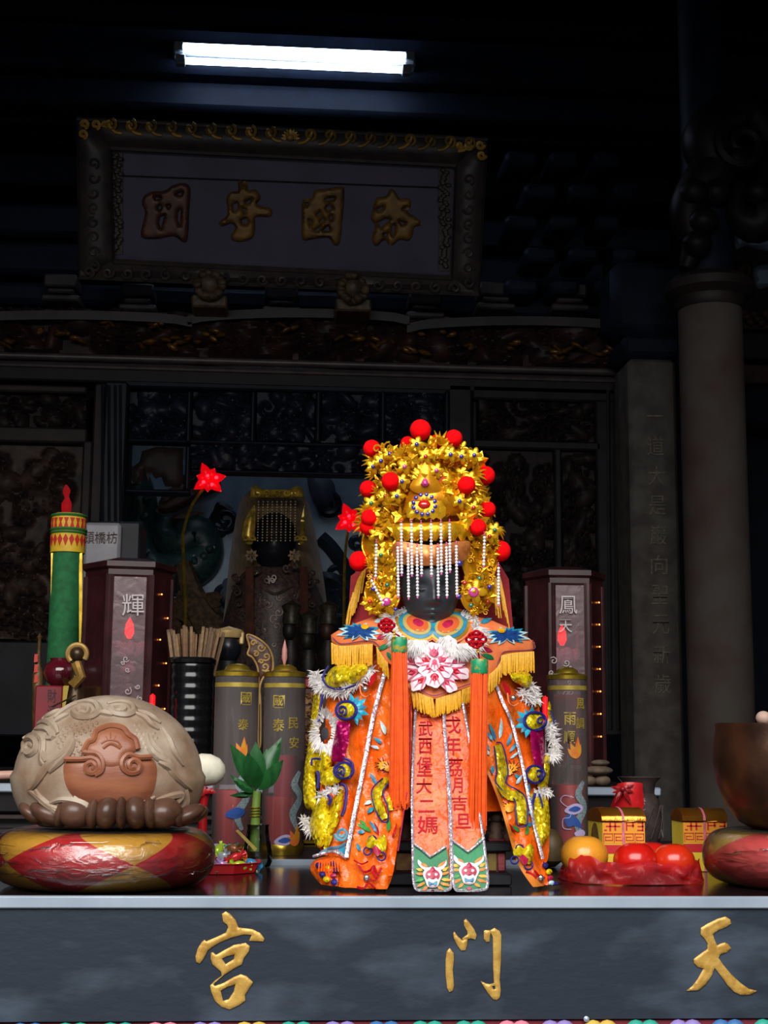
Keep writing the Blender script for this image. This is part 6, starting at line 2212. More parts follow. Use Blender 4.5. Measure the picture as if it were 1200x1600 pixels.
sk5('dragon_outline', blue_c, [(772, 1166), (775, 1185), (776, 1205), (775, 1222), (790, 1240), (804, 1250), (806, 1270), (808, 1288), (816, 1292), (824, 1286), (824, 1262), (820, 1244), (808, 1234), (792, 1224), (794, 1206), (790, 1180), (784, 1162), (776, 1160)], 2.4, .012, g2)
for (cx_, cy_, of) in ((586, 1318, .012), (816, 1332, .012)):
    gh = sp('dragon_head', sequin)(smooth_path([(cx_ - 14, cy_ - 4), (cx_ - 6, cy_ - 14), (cx_ + 2, cy_ - 6), (cx_ + 12, cy_ - 14), (cx_ + 18, cy_ - 6), (cx_ + 16, cy_ + 14), (cx_ + 8, cy_ + 18), (cx_ - 2, cy_ + 8), (cx_ - 12, cy_ + 6)], 3, True), off=of, thick=.002, step=4, bulge=.005)
    for (dx, dy, r) in ((-12, 12, 6), (10, 20, 6.5), (-4, -6, 6)):
        MB().stroke(ellipse(cx_ + dx, cy_ + dy, r, r, 16), 1.3 * SP, W5, lambda x, y: SY(x, y) - of - .004, sm=False, closed=True).build('curl_outline', blue_c, gh)
    sp('dragon_mouth', crim, gh)(smooth_path([(cx_ - 4, cy_ + 8), (cx_ + 4, cy_ + 2), (cx_ + 10, cy_ + 10), (cx_ + 4, cy_ + 20)], 3, True), off=of + .004, thick=.001, step=4)
flames = [(602, 1148, 100, 24, 7, skyb), (610, 1150, 75, 26, 6, teal), (596, 1162, 130, 16, 6, teal), (592, 1170, 150, 14, 5, skyb), (588, 1226, 110, 22, 6, teal), (582, 1252, 190, 14, 6, skyb), (584, 1262, 210, 14, 7, teal), (572, 1290, 130, 14, 5, leaf_s), (580, 1300, 140, 26, 7, leaf_s), (590, 1302, 115, 24, 6, teal), (606, 1300, 80, 26, 7, leaf_s), (570, 1300, 170, 12, 7, teal), (562, 1330, 100, 14, 6, teal), (592, 1306, 100, 24, 4, red_s), (612, 1310, 62, 26, 4, red_s),
          (770, 1158, 115, 22, 5, teal), (774, 1158, 100, 30, 6, teal), (780, 1155, 75, 34, 6, skyb), (766, 1172, 130, 24, 6, teal), (765, 1180, 120, 16, 5, skyb), (792, 1165, 60, 22, 6, teal), (796, 1175, 45, 22, 5, teal), (797, 1185, 30, 20, 4, skyb), (770, 1196, 260, 14, 6, teal), (806, 1225, 45, 18, 6, skyb), (812, 1218, 120, 12, 6, teal), (824, 1240, 70, 16, 6, teal), (826, 1258, 60, 14, 6, teal), (790, 1246, 130, 10, 6, teal), (826, 1272, 40, 10, 6, teal), (824, 1290, 20, 10, 6, teal), (812, 1300, 130, 16, 6, leaf_s), (822, 1305, 70, 18, 6, leaf_s), (806, 1302, 120, 28, 3, red_s)]
for (x, y, a, L, w_, m) in flames:
    sp('flame_tongue', m)(leaf(x, y, a, L, w_, .18), off=.008, thick=.0012, step=4, bulge=.0015)
for (cx_, cy_, r, a0) in ((598, 1196, 13, 150), (606, 1200, 10, 150), (800, 1200, 13, 30), (795, 1206, 10, 30), (795, 1262, 13, 160)):     # claws
    sp('dragon_claw', mat('amber_embroidery', '#e8a832', '#d8861c', rough=.4, nscale=200))(ellipse(cx_, cy_, r * .7, r * .55, 14), off=.008, thick=.001, step=4, bulge=.002)
    for k in range(5):
        a = math.radians(a0 + k * 35 - 70)
        sk5('claw_line', mat('maroon_thread', '#5c1a1c', rough=.6), [(cx_ + r * .5 * math.cos(a), cy_ - r * .5 * math.sin(a)), (cx_ + r * math.cos(a + .2), cy_ - r * math.sin(a + .2))], 1.6, .0095)
# blue swirl by the hem, red clouds on the hem
sk5('swirl', teal, spiral(534, 1303, 3, 11, 1.5, 0, 26), 4.5, -.004, sm=False, flat=.6)
sk5('swirl', mat('slate_blue_silk', '#5a86a0', '#4a7490', rough=.4), [(500, 1334), (515, 1326), (530, 1324), (541, 1318)], 6, -.004, flat=.6)
sp('hem_patch', teal)([(525, 1330), (539, 1322), (540, 1336)], off=-.004, thick=.002, step=5)
for L in ([(560, 1352), (568, 1362), (578, 1360), (584, 1354), (590, 1366), (596, 1356)], [(558, 1386), (568, 1388), (576, 1380), (586, 1388)], [(585, 1352), (582, 1362), (588, 1372)], [(822, 1362), (832, 1366), (838, 1372)], [(835, 1360), (842, 1368), (852, 1372)]):
    sk5('red_cloud', red_s, L, 4, .012, flat=.5)
for L in ([(553, 1344), (565, 1350), (575, 1346)], [(575, 1372), (585, 1376), (592, 1370)]):
    sk5('red_cloud', red_s, L, 2.5, .012, flat=.5)
for (x, y, m) in ((498, 1352, blue_c), (504, 1366, blue_c), (520, 1350, blue_c), (524, 1360, blue_c), (520, 1368, crim), (522, 1378, blue_c), (510, 1374, sequin), (512, 1356, sequin)):
    sp('hem_bead', m, hl)(ellipse(x, y, 5.5, 5, 12), off=.008, thick=.004, step=3, bulge=.004)
for (x, y, m) in ((852, 1352, blue_c), (858, 1362, sequin), (860, 1372, crim), (868, 1382, blue_c), (862, 1380, skyb)):
    sp('hem_bead', m)(ellipse(x, y, 5, 4.5, 12), off=.008, thick=.006, step=3, bulge=.004)

# --- the two lettered bands
def SB(px, py):
    k = min(max((py - 1080) / 310.0, 0), 1)
    return 2.158 - .104 * k


bl = smooth_path([(650, 1090), (692, 1090), (696, 1150), (702, 1240), (705, 1320), (706, 1380), (700, 1392), (680, 1397), (660, 1393), (646, 1382), (644, 1320), (643, 1240), (647, 1150)], 4, True)
b1 = sp('lettered_band', satin_l)(bl, f=SB, thick=.003, step=6)
br = smooth_path([(692, 1090), (722, 1090), (735, 1160), (744, 1240), (755, 1310), (763, 1382), (752, 1392), (735, 1397), (718, 1393), (707, 1382), (705, 1320), (701, 1240), (694, 1150)], 4, True)
b2 = sp('lettered_band', satin_l)(br, f=lambda x, y: SB(x, y) - .002, thick=.003, step=6)
SBf = lambda x, y: SB(x, y) - .005
g1 = sp('green_tip', green_s, b1)(smooth_path([(647, 1319), (672, 1338), (697, 1322), (701, 1380), (695, 1390), (680, 1395), (662, 1391), (649, 1380)], 3, True), f=SBf, off=.001, thick=.003, step=5)
g2 = sp('green_tip', green_s, b2)(smooth_path([(704, 1312), (731, 1330), (756, 1308), (761, 1380), (750, 1390), (735, 1395), (720, 1391), (709, 1380)], 3, True), f=SBf, off=.003, thick=.003, step=5)
sk5('silver_trim', silver, [(651, 1092), (647, 1150), (644, 1240), (645, 1320), (647, 1382), (661, 1393), (680, 1396), (699, 1391), (705, 1380), (704, 1320), (701, 1240), (695, 1150), (691, 1092)], 4.5, .006, b1, f=SB, sm=True)
sk5('silver_trim', silver, [(692, 1092), (696, 1150), (703, 1240), (706, 1320), (709, 1382), (719, 1393), (735, 1396), (751, 1391), (762, 1380), (755, 1310), (744, 1240), (735, 1165), (722, 1092)], 4.5, .008, b2, f=SB)
sk5('silver_trim', silver, [(647, 1319), (660, 1328), (672, 1339), (686, 1330), (698, 1322)], 3.5, .009, b1, f=SB, sm=False)
sk5('silver_trim', silver, [(705, 1312), (718, 1321), (731, 1331), (744, 1321), (757, 1309)], 3.5, .011, b2, f=SB, sm=False)
for i, (ch, x0, y0, x1, y1) in enumerate((('己', 657, 1110, 675, 1121), ('武', 654, 1126, 676, 1150), ('西', 654, 1153, 675, 1178), ('堡', 651, 1182, 676, 1213), ('大', 650, 1216, 675, 1240), ('二', 654, 1250, 679, 1269), ('媽', 652, 1275, 684, 1303),
                                          ('戌', 690, 1119, 720, 1146), ('年', 694, 1150, 720, 1180), ('荔', 697, 1184, 723, 1213), ('月', 706, 1215, 723, 1239), ('吉', 706, 1243, 730, 1266), ('旦', 712, 1271, 736, 1294))):
    MB().glyph(ch, (x0, y0, x1, y1), W5, lambda x, y: SB(x, y) - (.002 if i > 6 else 0), off=.0, thick=.0012, bold=.010).build('red_character', red_s, b1 if i < 7 else b2)
# lion faces on the green tips
for (cx_, cy_, par, sc) in ((676, 1368, g1, .95), (733, 1362, g2, 1.0)):
    fo = lambda x, y: SBf(x, y) - .004

    def mk(nm, m, o_, off, bul=.0012):
        o_ = [(cx_ + x * sc, cy_ + y * sc) for x, y in o_]
        MB().patch(smooth_path(o_, 3, True), W5, lambda x, y: fo(x, y) - off, thick=.0012, step=3.5, bulge=bul).build(nm, m, par)
    mk('horn', white_s, [(-24, -26), (-19, -22), (-14, -16), (-6, -12), (-10, -8), (-18, -12), (-24, -19)], 0)
    mk('horn', white_s, [(22, -26), (20, -20), (14, -15), (6, -12), (9, -8), (17, -11), (23, -19)], 0)
    for (a, x, y, L, m) in ((150, -8, -14, 16, orange_print), (30, 8, -14, 18, orange_print), (170, -14, -2, 14, orange_print), (190, -14, 6, 16, leaf_s), (10, 14, -2, 14, orange_print), (-10, 14, 6, 18, yellow_f), (200, -12, 12, 16, orange_print), (-20, 12, 12, 18, orange_print), (215, -8, 18, 12, orange_print), (-35, 8, 18, 12, orange_print), (160, -16, -8, 12, yellow_f), (25, 16, -8, 12, yellow_f)):
        o_ = leaf(cx_ + x * sc, cy_ + y * sc, a, L * sc, 5, .1)
        MB().patch(o_, W5, fo, thick=.001, step=3.5, bulge=.001).build('mane_lick', m, par)
    mk('face', white_s, [(-16, -2), (-12, -10), (-4, -14), (4, -14), (12, -10), (16, -2), (12, 8), (8, 18), (0, 20), (-8, 18), (-12, 8)], .0012)
    mk('inner_face', crim, [(-12, -1), (-9, -7), (-3, -10), (3, -10), (9, -7), (12, -1), (9, 6), (0, 9), (-9, 6)], .0028, .001)
    mk('muzzle', white_s, [(-8, 6), (0, 3), (8, 6), (7, 17), (0, 18), (-7, 17)], .0034, .001)
    mk('eye', white_s, [(-8, -3), (-4, -4), (-4, 0), (-7, 0)], .0044, .0005)
    mk('eye', white_s, [(8, -3), (4, -4), (4, 0), (7, 0)], .0044, .0005)
    mk('brow', crim, [(-5, -8), (0, -15), (5, -8), (0, -4)], .003)
    mk('nose', crim, [(-5, 3), (0, 0), (5, 3), (0, 6)], .0052)
    mk('mouth', teal, [(-7, 9), (0, 12), (7, 9), (6, 16), (0, 15), (-6, 16)], .0052)
    mk('bead', crim, [(-4, 26), (0, 23), (4, 26), (0, 29)], .001)

# --- cloud collar
def SC5(px, py):
    t = (px - 672) / 165.0
    return 2.162 + .10 * t * t - .026 * min(max((py - 985) / 100.0, 0), 1) + .045 * min(max((985 - py) / 30.0, 0), 1)


ctr = sp('collar_front', collar_o)(smooth_path([(625, 975), (672, 990), (720, 975), (742, 1000), (752, 1035), (744, 1068), (712, 1080), (679, 1092), (660, 1084), (641, 1076), (624, 1050), (614, 1005)], 3, True), f=SC5, thick=.004, step=6)
shl = sp('collar_shoulder', collar_o)([(517, 992), (532, 983), (560, 972), (590, 961), (622, 960), (640, 985), (632, 1020), (614, 1040), (600, 1032), (590, 1012), (582, 1006), (530, 1010), (518, 1002)], f=SC5, thick=.004, step=6, bulge=.004, bw=8)
shr = sp('collar_shoulder', collar_o)([(836, 1004), (822, 994), (798, 982), (770, 970), (738, 960), (716, 962), (708, 985), (720, 1015), (745, 1045), (765, 1055), (780, 1040), (786, 1024), (832, 1020)], f=SC5, thick=.004, step=6, bulge=.004, bw=8)
thr = mat('violet_thread', '#6a3a5a', rough=.6)
for par, L in ((shl, [(520, 996), (528, 1004), (540, 1006), (570, 1001), (585, 1003), (594, 1012)]), (shr, [(832, 1000), (836, 1012), (824, 1016), (790, 1018), (782, 1026), (776, 1044)]), (ctr, [(645, 1072), (660, 1080), (678, 1087), (700, 1080), (742, 1066)])):
    sk5('collar_stitch', thr, L, 1.6, .006, par, f=SC5)


def fringe(line, L, n, m, name, f, off, par, slant=0.0, w_=.0011, seed=1, jit=.12):
    rn = random.Random(seed)
    p = np.array(smooth_path(line, 10))
    s = np.concatenate([[0], np.cumsum(np.linalg.norm(np.diff(p, axis=0), axis=1))])
    mb = MB()
    for k in range(n):
        q = s[-1] * (k + rn.uniform(.2, .8)) / n
        x, y = np.interp(q, s, p[:, 0]), np.interp(q, s, p[:, 1])
        l = L * rn.uniform(1 - jit, 1 + jit * .4)
        dx = slant * l + rn.uniform(-1.2, 1.2)
        g = f or SY
        o_ = off + rn.uniform(0, .003)
        pts = [W5(x, y, g(x, y) - o_), W5(x + dx * .5 + rn.uniform(-.5, .5), y + l * .5, g(x, y) - o_ - .002), W5(x + dx, y + l, g(x, y) - o_ - .001)]
        mb.tube(pts, [w_, w_ * 1.05, w_ * .8], 5)
    return mb.build(name, m, par)


fringe([(518, 1004), (530, 1009), (556, 1008), (582, 1006)], 33, 46, yellow_f, 'yellow_fringe', SC5, .004, shl, 0, .0013, 1)
fringe([(588, 1010), (598, 1026), (606, 1036)], 26, 18, yellow_f, 'yellow_fringe', SC5, .004, shl, .1, .0012, 2)
fringe([(783, 1024), (805, 1020), (834, 1018)], 32, 42, yellow_f, 'yellow_fringe', SC5, .004, shr, 0, .0013, 3)
fringe([(764, 1054), (774, 1046), (785, 1030)], 30, 22, yellow_f, 'yellow_fringe', SC5, .004, shr, -.05, .0012, 4)
fringe([(642, 1077), (660, 1085), (676, 1091)], 30, 30, yellow_f, 'yellow_fringe', SC5, .003, ctr, .12, .0012, 5)
fringe([(681, 1092), (700, 1086), (720, 1079)], 28, 30, yellow_f, 'yellow_fringe', SC5, .003, ctr, 0, .0012, 6)
fringe([(722, 1078), (735, 1073), (746, 1068)], 26, 18, yellow_f, 'yellow_fringe', SC5, .003, ctr, -.12, .0012, 7)

# shoulder flowers: blue petals, gold heart
def flower_blue(cx_, cy_, s, par):
    for k, (a, L, w_, m) in enumerate(((170, 30, 13, skyb), (195, 34, 12, skyb), (150, 26, 11, teal), (-10, 30, 13, skyb), (15, 30, 12, teal), (-35, 30, 12, skyb), (215, 28, 11, teal), (-60, 24, 11, skyb), (240, 22, 10, skyb), (90, 16, 12, teal), (60, 20, 10, skyb), (120, 20, 10, teal))):
        a = a if s > 0 else 180 - a
        o_ = [(x, cy_ + (y - cy_) * .68) for x, y in leaf(cx_, cy_, a, L * 1.12, w_)]
        sp('blue_petal', m, par)(o_, f=SC5, off=.006 + .0006 * (k % 3), thick=.001, step=4, bulge=.0018)
        sp('petal_core', mat('deep_blue_silk', '#1d4a8c', '#173a74', rough=.4, nscale=150), par)([(x, cy_ + (y - cy_) * .68) for x, y in leaf(cx_, cy_, a, L * .85, w_ * .66)], f=SC5, off=.0085 + .0006 * (k % 3), thick=.0008, step=4, bulge=.001)
    sp('flower_heart', yellow_f, par)(ellipse(cx_ + s * 8, cy_ - 7, 6, 4), f=SC5, off=.012, thick=.001, step=3, bulge=.002)


flower_blue(562, 986, 1, shl)
flower_blue(792, 992, -1, shr)
for par, (x, y, a, L, w_, m) in ((shl, (588, 998, 20, 24, 8, crim)), (shl, (590, 1014, 15, 24, 8, green_s)), (shl, (604, 1018, -60, 22, 7, green_s)), (shr, (770, 1018, 160, 26, 8, crim)), (shr, (772, 1030, 150, 22, 8, green_s)), (shr, (738, 1010, 40, 20, 8, green_s)), (shr, (750, 972, 10, 20, 8, teal)), (shl, (585, 972, 20, 18, 7, skyb))):
    sp('leaf_embroidery', m, par)(leaf(x, y, a, L, w_, .15), f=SC5, off=.006, thick=.001, step=4, bulge=.0015)

# peony on the chest: red petals edged white
pet = [(640, 1030, 22, 15, 150), (640, 1052, 22, 13, 195), (655, 1012, 18, 15, 120), (718, 1028, 22, 15, 25), (716, 1050, 22, 14, -15), (700, 1008, 18, 16, 60), (700, 1068, 20, 13, -45), (655, 1066, 20, 13, 225), (662, 1030, 20, 16, 150), (694, 1030, 21, 16, 30), (668, 1044, 18, 14, 210), (692, 1046, 20, 14, -30), (678, 1016, 15, 19, 90), (679, 1062, 15, 17, 270), (679, 1038, 12, 10, 270)]
rn = random.Random(1)
for k, (x, y, rx_, ry_, a) in enumerate(pet):
    aa = math.radians(a)
    o_ = []
    for j in range(22):
        t_ = 2 * PI * j / 22
        r = 1 + .09 * math.sin(5 * t_ + k)
        u, v = math.cos(t_) * rx_ * .82 * r, math.sin(t_) * ry_ * .82 * r
        o_.append((x + u * math.cos(aa) - v * math.sin(aa) * 1, y - (u * math.sin(aa) + v * math.cos(aa))))
    of = .005 + .0011 * k
    p_o = sp('peony_petal', white_s if k % 2 else pink_s, ctr)(o_, f=SC5, off=of, thick=.001, step=4, bulge=.002)
    bx_, by_ = x - math.cos(aa) * rx_ * .72, y + math.sin(aa) * rx_ * .72
    sp('petal_blush', red_s if k % 3 else crim, ctr)(leaf(bx_, by_, a, rx_ * .95, ry_ * .8, 0, 12), f=SC5, off=of + .0022, thick=.0006, step=4, bulge=.001)
    for d_ in (-25, 0, 25):
        sp('petal_vein', mat('rose_silk', '#d85a7c', '#c83a62', rough=.5), ctr)(leaf(bx_, by_, a + d_, rx_ * 1.35, 2.6), f=SC5, off=of + .003, thick=.0005, step=5)

# ruff: rainbow lobes edged with fur
for (cx_, cy_, sgn, par) in ((649, 977, 1, ctr), (704, 979, -1, ctr)):
    rot_ = 22 * sgn
    fo = lambda x, y: SC5(x, y) - .006
    for k, (r1, r2, m) in enumerate(((36, 27, collar_o), (33, 24.5, mat('gold_thread', '#c8962c', '#a87a1c', rough=.4, metal=.4)), (29, 21, teal), (23, 16, mat('lime_silk', '#b09a50', rough=.5)), (18, 12, mat('rust_silk', '#c85a2a', rough=.5)), (10, 6, crim))):
        sp('ruff_lobe', m, par)(ellipse(cx_ + sgn * k * .8, cy_ - k * .8, r1, r2, 24, rot_), f=fo, off=.0014 * k, thick=.0014, step=5, bulge=.002)
fur([(612, 968), (618, 985), (630, 1000), (648, 1006), (664, 1004)], 620, 19, SC5, .013, 2.4, 21, dirn=lambda x, y: math.degrees(math.atan2(-(y - 975), x - 655)), parent=ctr)
fur([(690, 998), (706, 1008), (724, 1010), (738, 1000), (745, 985)], 620, 19, SC5, .013, 2.4, 22, dirn=lambda x, y: math.degrees(math.atan2(-(y - 978), x - 700)), parent=ctr)
fur([(612, 968), (620, 960), (632, 955)], 120, 9, SC5, .01, 2, 23, parent=ctr)
fur([(745, 985), (742, 970), (722, 960)], 120, 9, SC5, .01, 2, 24, parent=ctr)

# --- orange tassels with green caps and red knots
def tassel(cx_, ycap0, ycap1, ybot, x0t, x1t, x0b, x1b, kn, seed, Yt_):
    rn = random.Random(seed)
    t = MB()
    c0 = W5(cx_, ycap0, Yt_)
    c1 = W5(cx_, ycap1, Yt_)
    R_ = (x1t - x0t) / 2 * SP
    t.lathe([(R_ * .9, c1.z), (R_, c1.z + .003), (R_ * 1.0, c0.z - .003), (R_ * .9, c0.z), (0, c0.z + .001)], (c0.x, Yt_, 0), 24)
    tp_ = t.build('tassel', mat('green_gold_brocade', '#1c8a5a', '#a8902c', rough=.4, nscale=110, lo=.5, hi=.62), ds)
    st_ = MB()
    for k in range(110):
        a = rn.uniform(0, 2 * PI)
        r = math.sqrt(rn.uniform(.3, 1))
        xt = cx_ + (x1t - x0t) / 2 * r * math.cos(a) * .95
        xb = (x0b + x1b) / 2 + (x1b - x0b) / 2 * r * math.cos(a)
        yy = Yt_ + r * math.sin(a) * R_ * .9
        yb = ybot + rn.uniform(-10, 4)
        st_.tube([W5(xt, ycap1 - 1, yy), W5(xt + (xb - xt) * .45 + rn.uniform(-1, 1), ycap1 + (yb - ycap1) * .4, yy), W5(xb + rn.uniform(-1, 1), yb, yy)], [.0011, .0013, .001], 5)
    st_.build('strands', orange_f, tp_)
    kx, ky, s = kn
    k_ = MB()
    for (dx, dy, r) in ((0, 0, 5), (-8, 0, 5), (8, 0, 5), (0, -7, 5), (0, 7, 5), (-5, -5, 4), (5, -5, 4), (-5, 5, 4), (5, 5, 4)):
        k_.tube([W5(kx + s * (dx + r * math.cos(a)), ky + s * (dy + r * .8 * math.sin(a)), Yt_ - .014 + .002 * math.sin(3 * a)) for a in np.linspace(0, 2 * PI, 13)[:-1]], .0021, 6, closed=True)
    k_.tube([W5(kx, ky + 6 * s, Yt_ - .012), W5(cx_, ycap0 - 2, Yt_ - .006), W5(cx_, ycap0 + 1, Yt_)], .0014, 6)
    k_.build('red_knot', red_s, tp_)
    b_ = MB()
    for k in range(3):
        b_.ell(W5(kx + (cx_ - kx) * .6, ky + 10 * s + k * 4, Yt_ - .012), .002, 8, 6)
    b_.build('gold_bead', gold_bright, tp_)


tassel(624, 996, 1020, 1262, 612, 637, 607, 640, (604, 977, .95), 1, 2.105)
tassel(749, 1030, 1053, 1300, 736, 763, 731, 760, (744, 999, 1.2), 2, 2.095)

# --- red velvet back cape with yellow tassel edges
MB().patch([(548, 900), (575, 880), (780, 880), (795, 905), (802, 985), (800, 1010), (545, 1010), (543, 985)], W5, lambda x, y: 2.30 - .0 + .00000 * x, thick=.008, step=14, bulge=.006).build('velvet_cape', velvet, ds)
fringe([(572, 885), (560, 905), (552, 930)], 50, 26, yellow_f, 'cape_fringe', lambda x, y: 2.29, .0, ds, -.15, .0013, 31, .3)
fringe([(552, 925), (546, 945), (543, 960)], 30, 12, yellow_f, 'cape_fringe', lambda x, y: 2.29, .0, ds, -.1, .0013, 32, .3)
fringe([(776, 885), (782, 905), (786, 925)], 62, 34, yellow_f, 'cape_fringe', lambda x, y: 2.27, .0, ds, .16, .0013, 33, .3)
fringe([(768, 895), (776, 905)], 60, 14, yellow_f, 'cape_fringe', lambda x, y: 2.26, .0, ds, .1, .0013, 34, .3)

# --- head
hc = at(672, 913, 2.205)


def faceform(p):
    x, y, z = p
    if z < 0:                                  # narrower jaw
        k = 1 - .20 * (-z / .078) ** 2
        x *= k
    if y < 0:
        g = lambda a, b, sa, sb_: math.exp(-(((x - a) / sa) ** 2 + ((z - b) / sb_) ** 2))
        y -= .012 * g(0, -.022, .0060, .017)          # nose
        y -= .006 * (g(0, -.031, .0085, .0055))
        y -= .003 * (g(-.008, -.032, .004, .004) + g(.008, -.032, .004, .004))
        y += .0065 * (g(-.020, -.008, .012, .008) + g(.020, -.008, .012, .008))   # sockets
        y -= .0045 * (g(-.020, -.012, .009, .0042) + g(.020, -.012, .009, .0042))   # lids
        y -= .0058 * g(0, -.0455, .011, .0030)         # lips
        y -= .0050 * g(0, -.0515, .009, .0030)
        y += .0045 * g(0, -.0485, .011, .0012)
        y += .003 * g(0, -.058, .01, .004)
        y -= .005 * g(0, -.066, .012, .007)            # chin
        y -= .003 * (g(-.027, -.030, .014, .014) + g(.027, -.030, .014, .014))    # cheeks
    return Vector((x, y, z))


mb = MB()
mb.ell(hc, (.0475, .052, .078), 96, 100, fn=faceform)
hd_ = mb.build('head', face_m, ds, sharp=180)
mb = MB()
for s in (-1, 1):
    mb.tube([hc + Vector((s * (.019 + .012 * t), -.0505 + .010 * abs(t) ** 1.5 + .004 * t, -.0125 - .002 * (1 - t * t))) for t in np.linspace(-1, 1, 9)], [.0003, .0009, .0003], 5)
mb.build('eyelid_line', mat('eyelid_black', '#0e0f12', rough=.4), hd_)
MB().lathe([(.03, at(672, 1000, 2.25).z), (.026, at(672, 975, 2.25).z)], (hc.x, 2.255, 0), 20).build('neck', face_m, ds)

# ---------------------------------------------------------------- crown
cr = MB()
k0 = at(672, 850, 2.25)
cr.lathe([(.060, 0), (.072, .02), (.075, .05), (.068, .085), (.05, .115), (.02, .135), (0, .14)], k0, 40, sy=.85)
crown = cr.build('crown', gold_amber, ds)
CY_ = 2.172                                    # front of the crown


def cf(px, py):
    return CY_ + .000006 * (px - 668) ** 2


# brim bands
mb = MB()
scal = []
for k in range(9):
    x = 614 + k * 14.5
    scal += [(x, 838), (x + 4, 845), (x + 10, 845), (x + 14, 838)]
mb.patch([(612, 818), (735, 814), (738, 838)] + scal[::-1] + [(610, 838)], W5, lambda x, y: cf(x, y) - .022, thick=.006, step=5, bulge=.006, bw=8)
mb.build('brim', gold_bright, crown)
mb = MB()
mb.patch(smooth_path([(618, 846), (672, 852), (730, 845), (732, 868), (715, 880), (672, 884), (630, 882), (616, 870)], 3, True), W5, lambda x, y: cf(x, y) - .026, thick=.006, step=5, bulge=.004)
mb.build('brow_plate', mat('rose_gold_plate', '#d88a4c', '#b8642c', rough=.35, metal=.5, nscale=120), crown)
# domed plate and jewelled oval
sp('dome_plate', gold_amber, crown)(smooth_path([(632, 800), (636, 775), (650, 758), (672, 750), (705, 752), (728, 765), (735, 800), (700, 806), (660, 806)], 4, True), f=cf, off=.008, thick=.004, step=5, bulge=.016)
jp = [(636, 808), (634, 796), (640, 784), (690, 782), (697, 794), (696, 806)] + [q for k in range(5) for q in ((692 - k * 11, 809), (688 - k * 11, 812), (683 - k * 11, 809))]
sp('jewel_plate', gold_bright, crown)(jp, f=cf, off=.030, thick=.003, step=4, bulge=.003)
sp('oval_jewel', jew['red'], crown)(ellipse(663, 788, 10, 7), f=cf, off=.034, thick=.003, step=3, bulge=.004)
for k in range(12):
    a = 2 * PI * k / 12 + .2
    x, y = 663 + 17.5 * math.cos(a), 788 + 15.5 * math.sin(a)
    sp('blue_jewel', jew['blue'], crown)(ellipse(x, y, 3.2, 3.2, 10), f=cf, off=.034, thick=.002, step=2.5, bulge=.002)
# flame crest above the plate
crest = smooth_path([(640, 762), (648, 745), (652, 730), (660, 722), (666, 700), (672, 722), (682, 730), (684, 748), (690, 765), (675, 772), (655, 772)], 3, True)
sp('flame_crest', gold_amber, crown)(crest, f=cf, off=.022, thick=.004, step=4, bulge=.006)
for k in range(10):
    a = 20 + k * 15.5
    sp('crest_ray', gold_bright, crown)(leaf(664 + 14 * math.cos(math.radians(a)), 752 - 14 * math.sin(math.radians(a)), a, 15, 5), f=cf, off=.024, thick=.001, step=3.5, bulge=.001)
sp('crest_jewel', jew['pink'], crown)(smooth_path([(658, 756), (664, 746), (670, 756), (664, 760)], 3, True), f=cf, off=.032, thick=.003, step=3, bulge=.004)
sp('crest_jewel', jew['red'], crown)(smooth_path([(657, 757), (664, 750), (671, 757), (664, 761)], 3, True), f=cf, off=.029, thick=.003, step=3, bulge=.003)
sp('orange_silk_fan', mat('orange_silk', '#e8642c', '#d84c1c', rough=.4, nscale=60), crown)(smooth_path([(675, 742), (690, 733), (702, 744), (706, 758), (690, 764), (676, 756)], 4, True), f=cf, off=.012, thick=.003, step=4, bulge=.006)
# pointed gold leaves rising at the top
for (x, y, a, L, w_) in ((655, 722, 125, 40, 9), (642, 712, 140, 22, 8), (628, 735, 100, 34, 12), (636, 745, 80, 30, 10), (682, 718, 50, 34, 14), (690, 712, 42, 26, 10), (692, 722, 20, 22, 10), (676, 708, 70, 22, 8), (660, 705, 110, 24, 8), (672, 700, 80, 20, 10), (700, 730, 45, 24, 8), (645, 725, 150, 24, 8)):
    sp('gold_leaf', gold_bright, crown)(leaf(x, y, a, L, w_, .1), f=cf, off=.010 + .0004 * (x % 7), thick=.0012, step=4, bulge=.003)

# filigree pieces, three kinds sharing their meshes
fm_ = MB()
for k in range(5):                             # five-petal flower
    a = 2 * PI * k / 5
    fm_.ell((.0064 * math.cos(a), -.0012, .0064 * math.sin(a)), (.0058, .0007, .0036), 10, 6, rot=Matrix.Rotation(-a, 3, 'Y') @ Matrix.Rotation(.35, 3, 'Z'))
fm_.ell((0, -.003, 0), (.0025, .0025, .0025), 8, 6)
me_fl = fm_.mesh('filigree_flower', gold_bright)
fm_ = MB()
for k in range(7):                             # feathered spray
    a = PI * (.1 + .8 * k / 6)
    q = [Vector((.018 * t * math.cos(a), -.006 * math.sin(PI * t), .018 * t * math.sin(a) * (1 if k % 2 else .85))) for t in np.linspace(0, 1, 5)]
    fm_.tube(q, [.0012, .0022, .0004], 5)
me_sp = fm_.mesh('filigree_spray', gold_bright)
fm_ = MB()
for s in (-1, 1):                              # paired curls
    q = [Vector((s * .001 + s * x * .001, -.002, -y * .001)) for x, y in spiral(6, -2, 1, 7, 1.3, 180, 16, s)]
    fm_.tube(q, .0012, 5)
for k in range(3):
    fm_.ell((0, -.002, -.006 + k * .006), (.002, .002, .003), 6, 4)
me_cu = fm_.mesh('filigree_curl', gold_bright)
fm_ = MB()
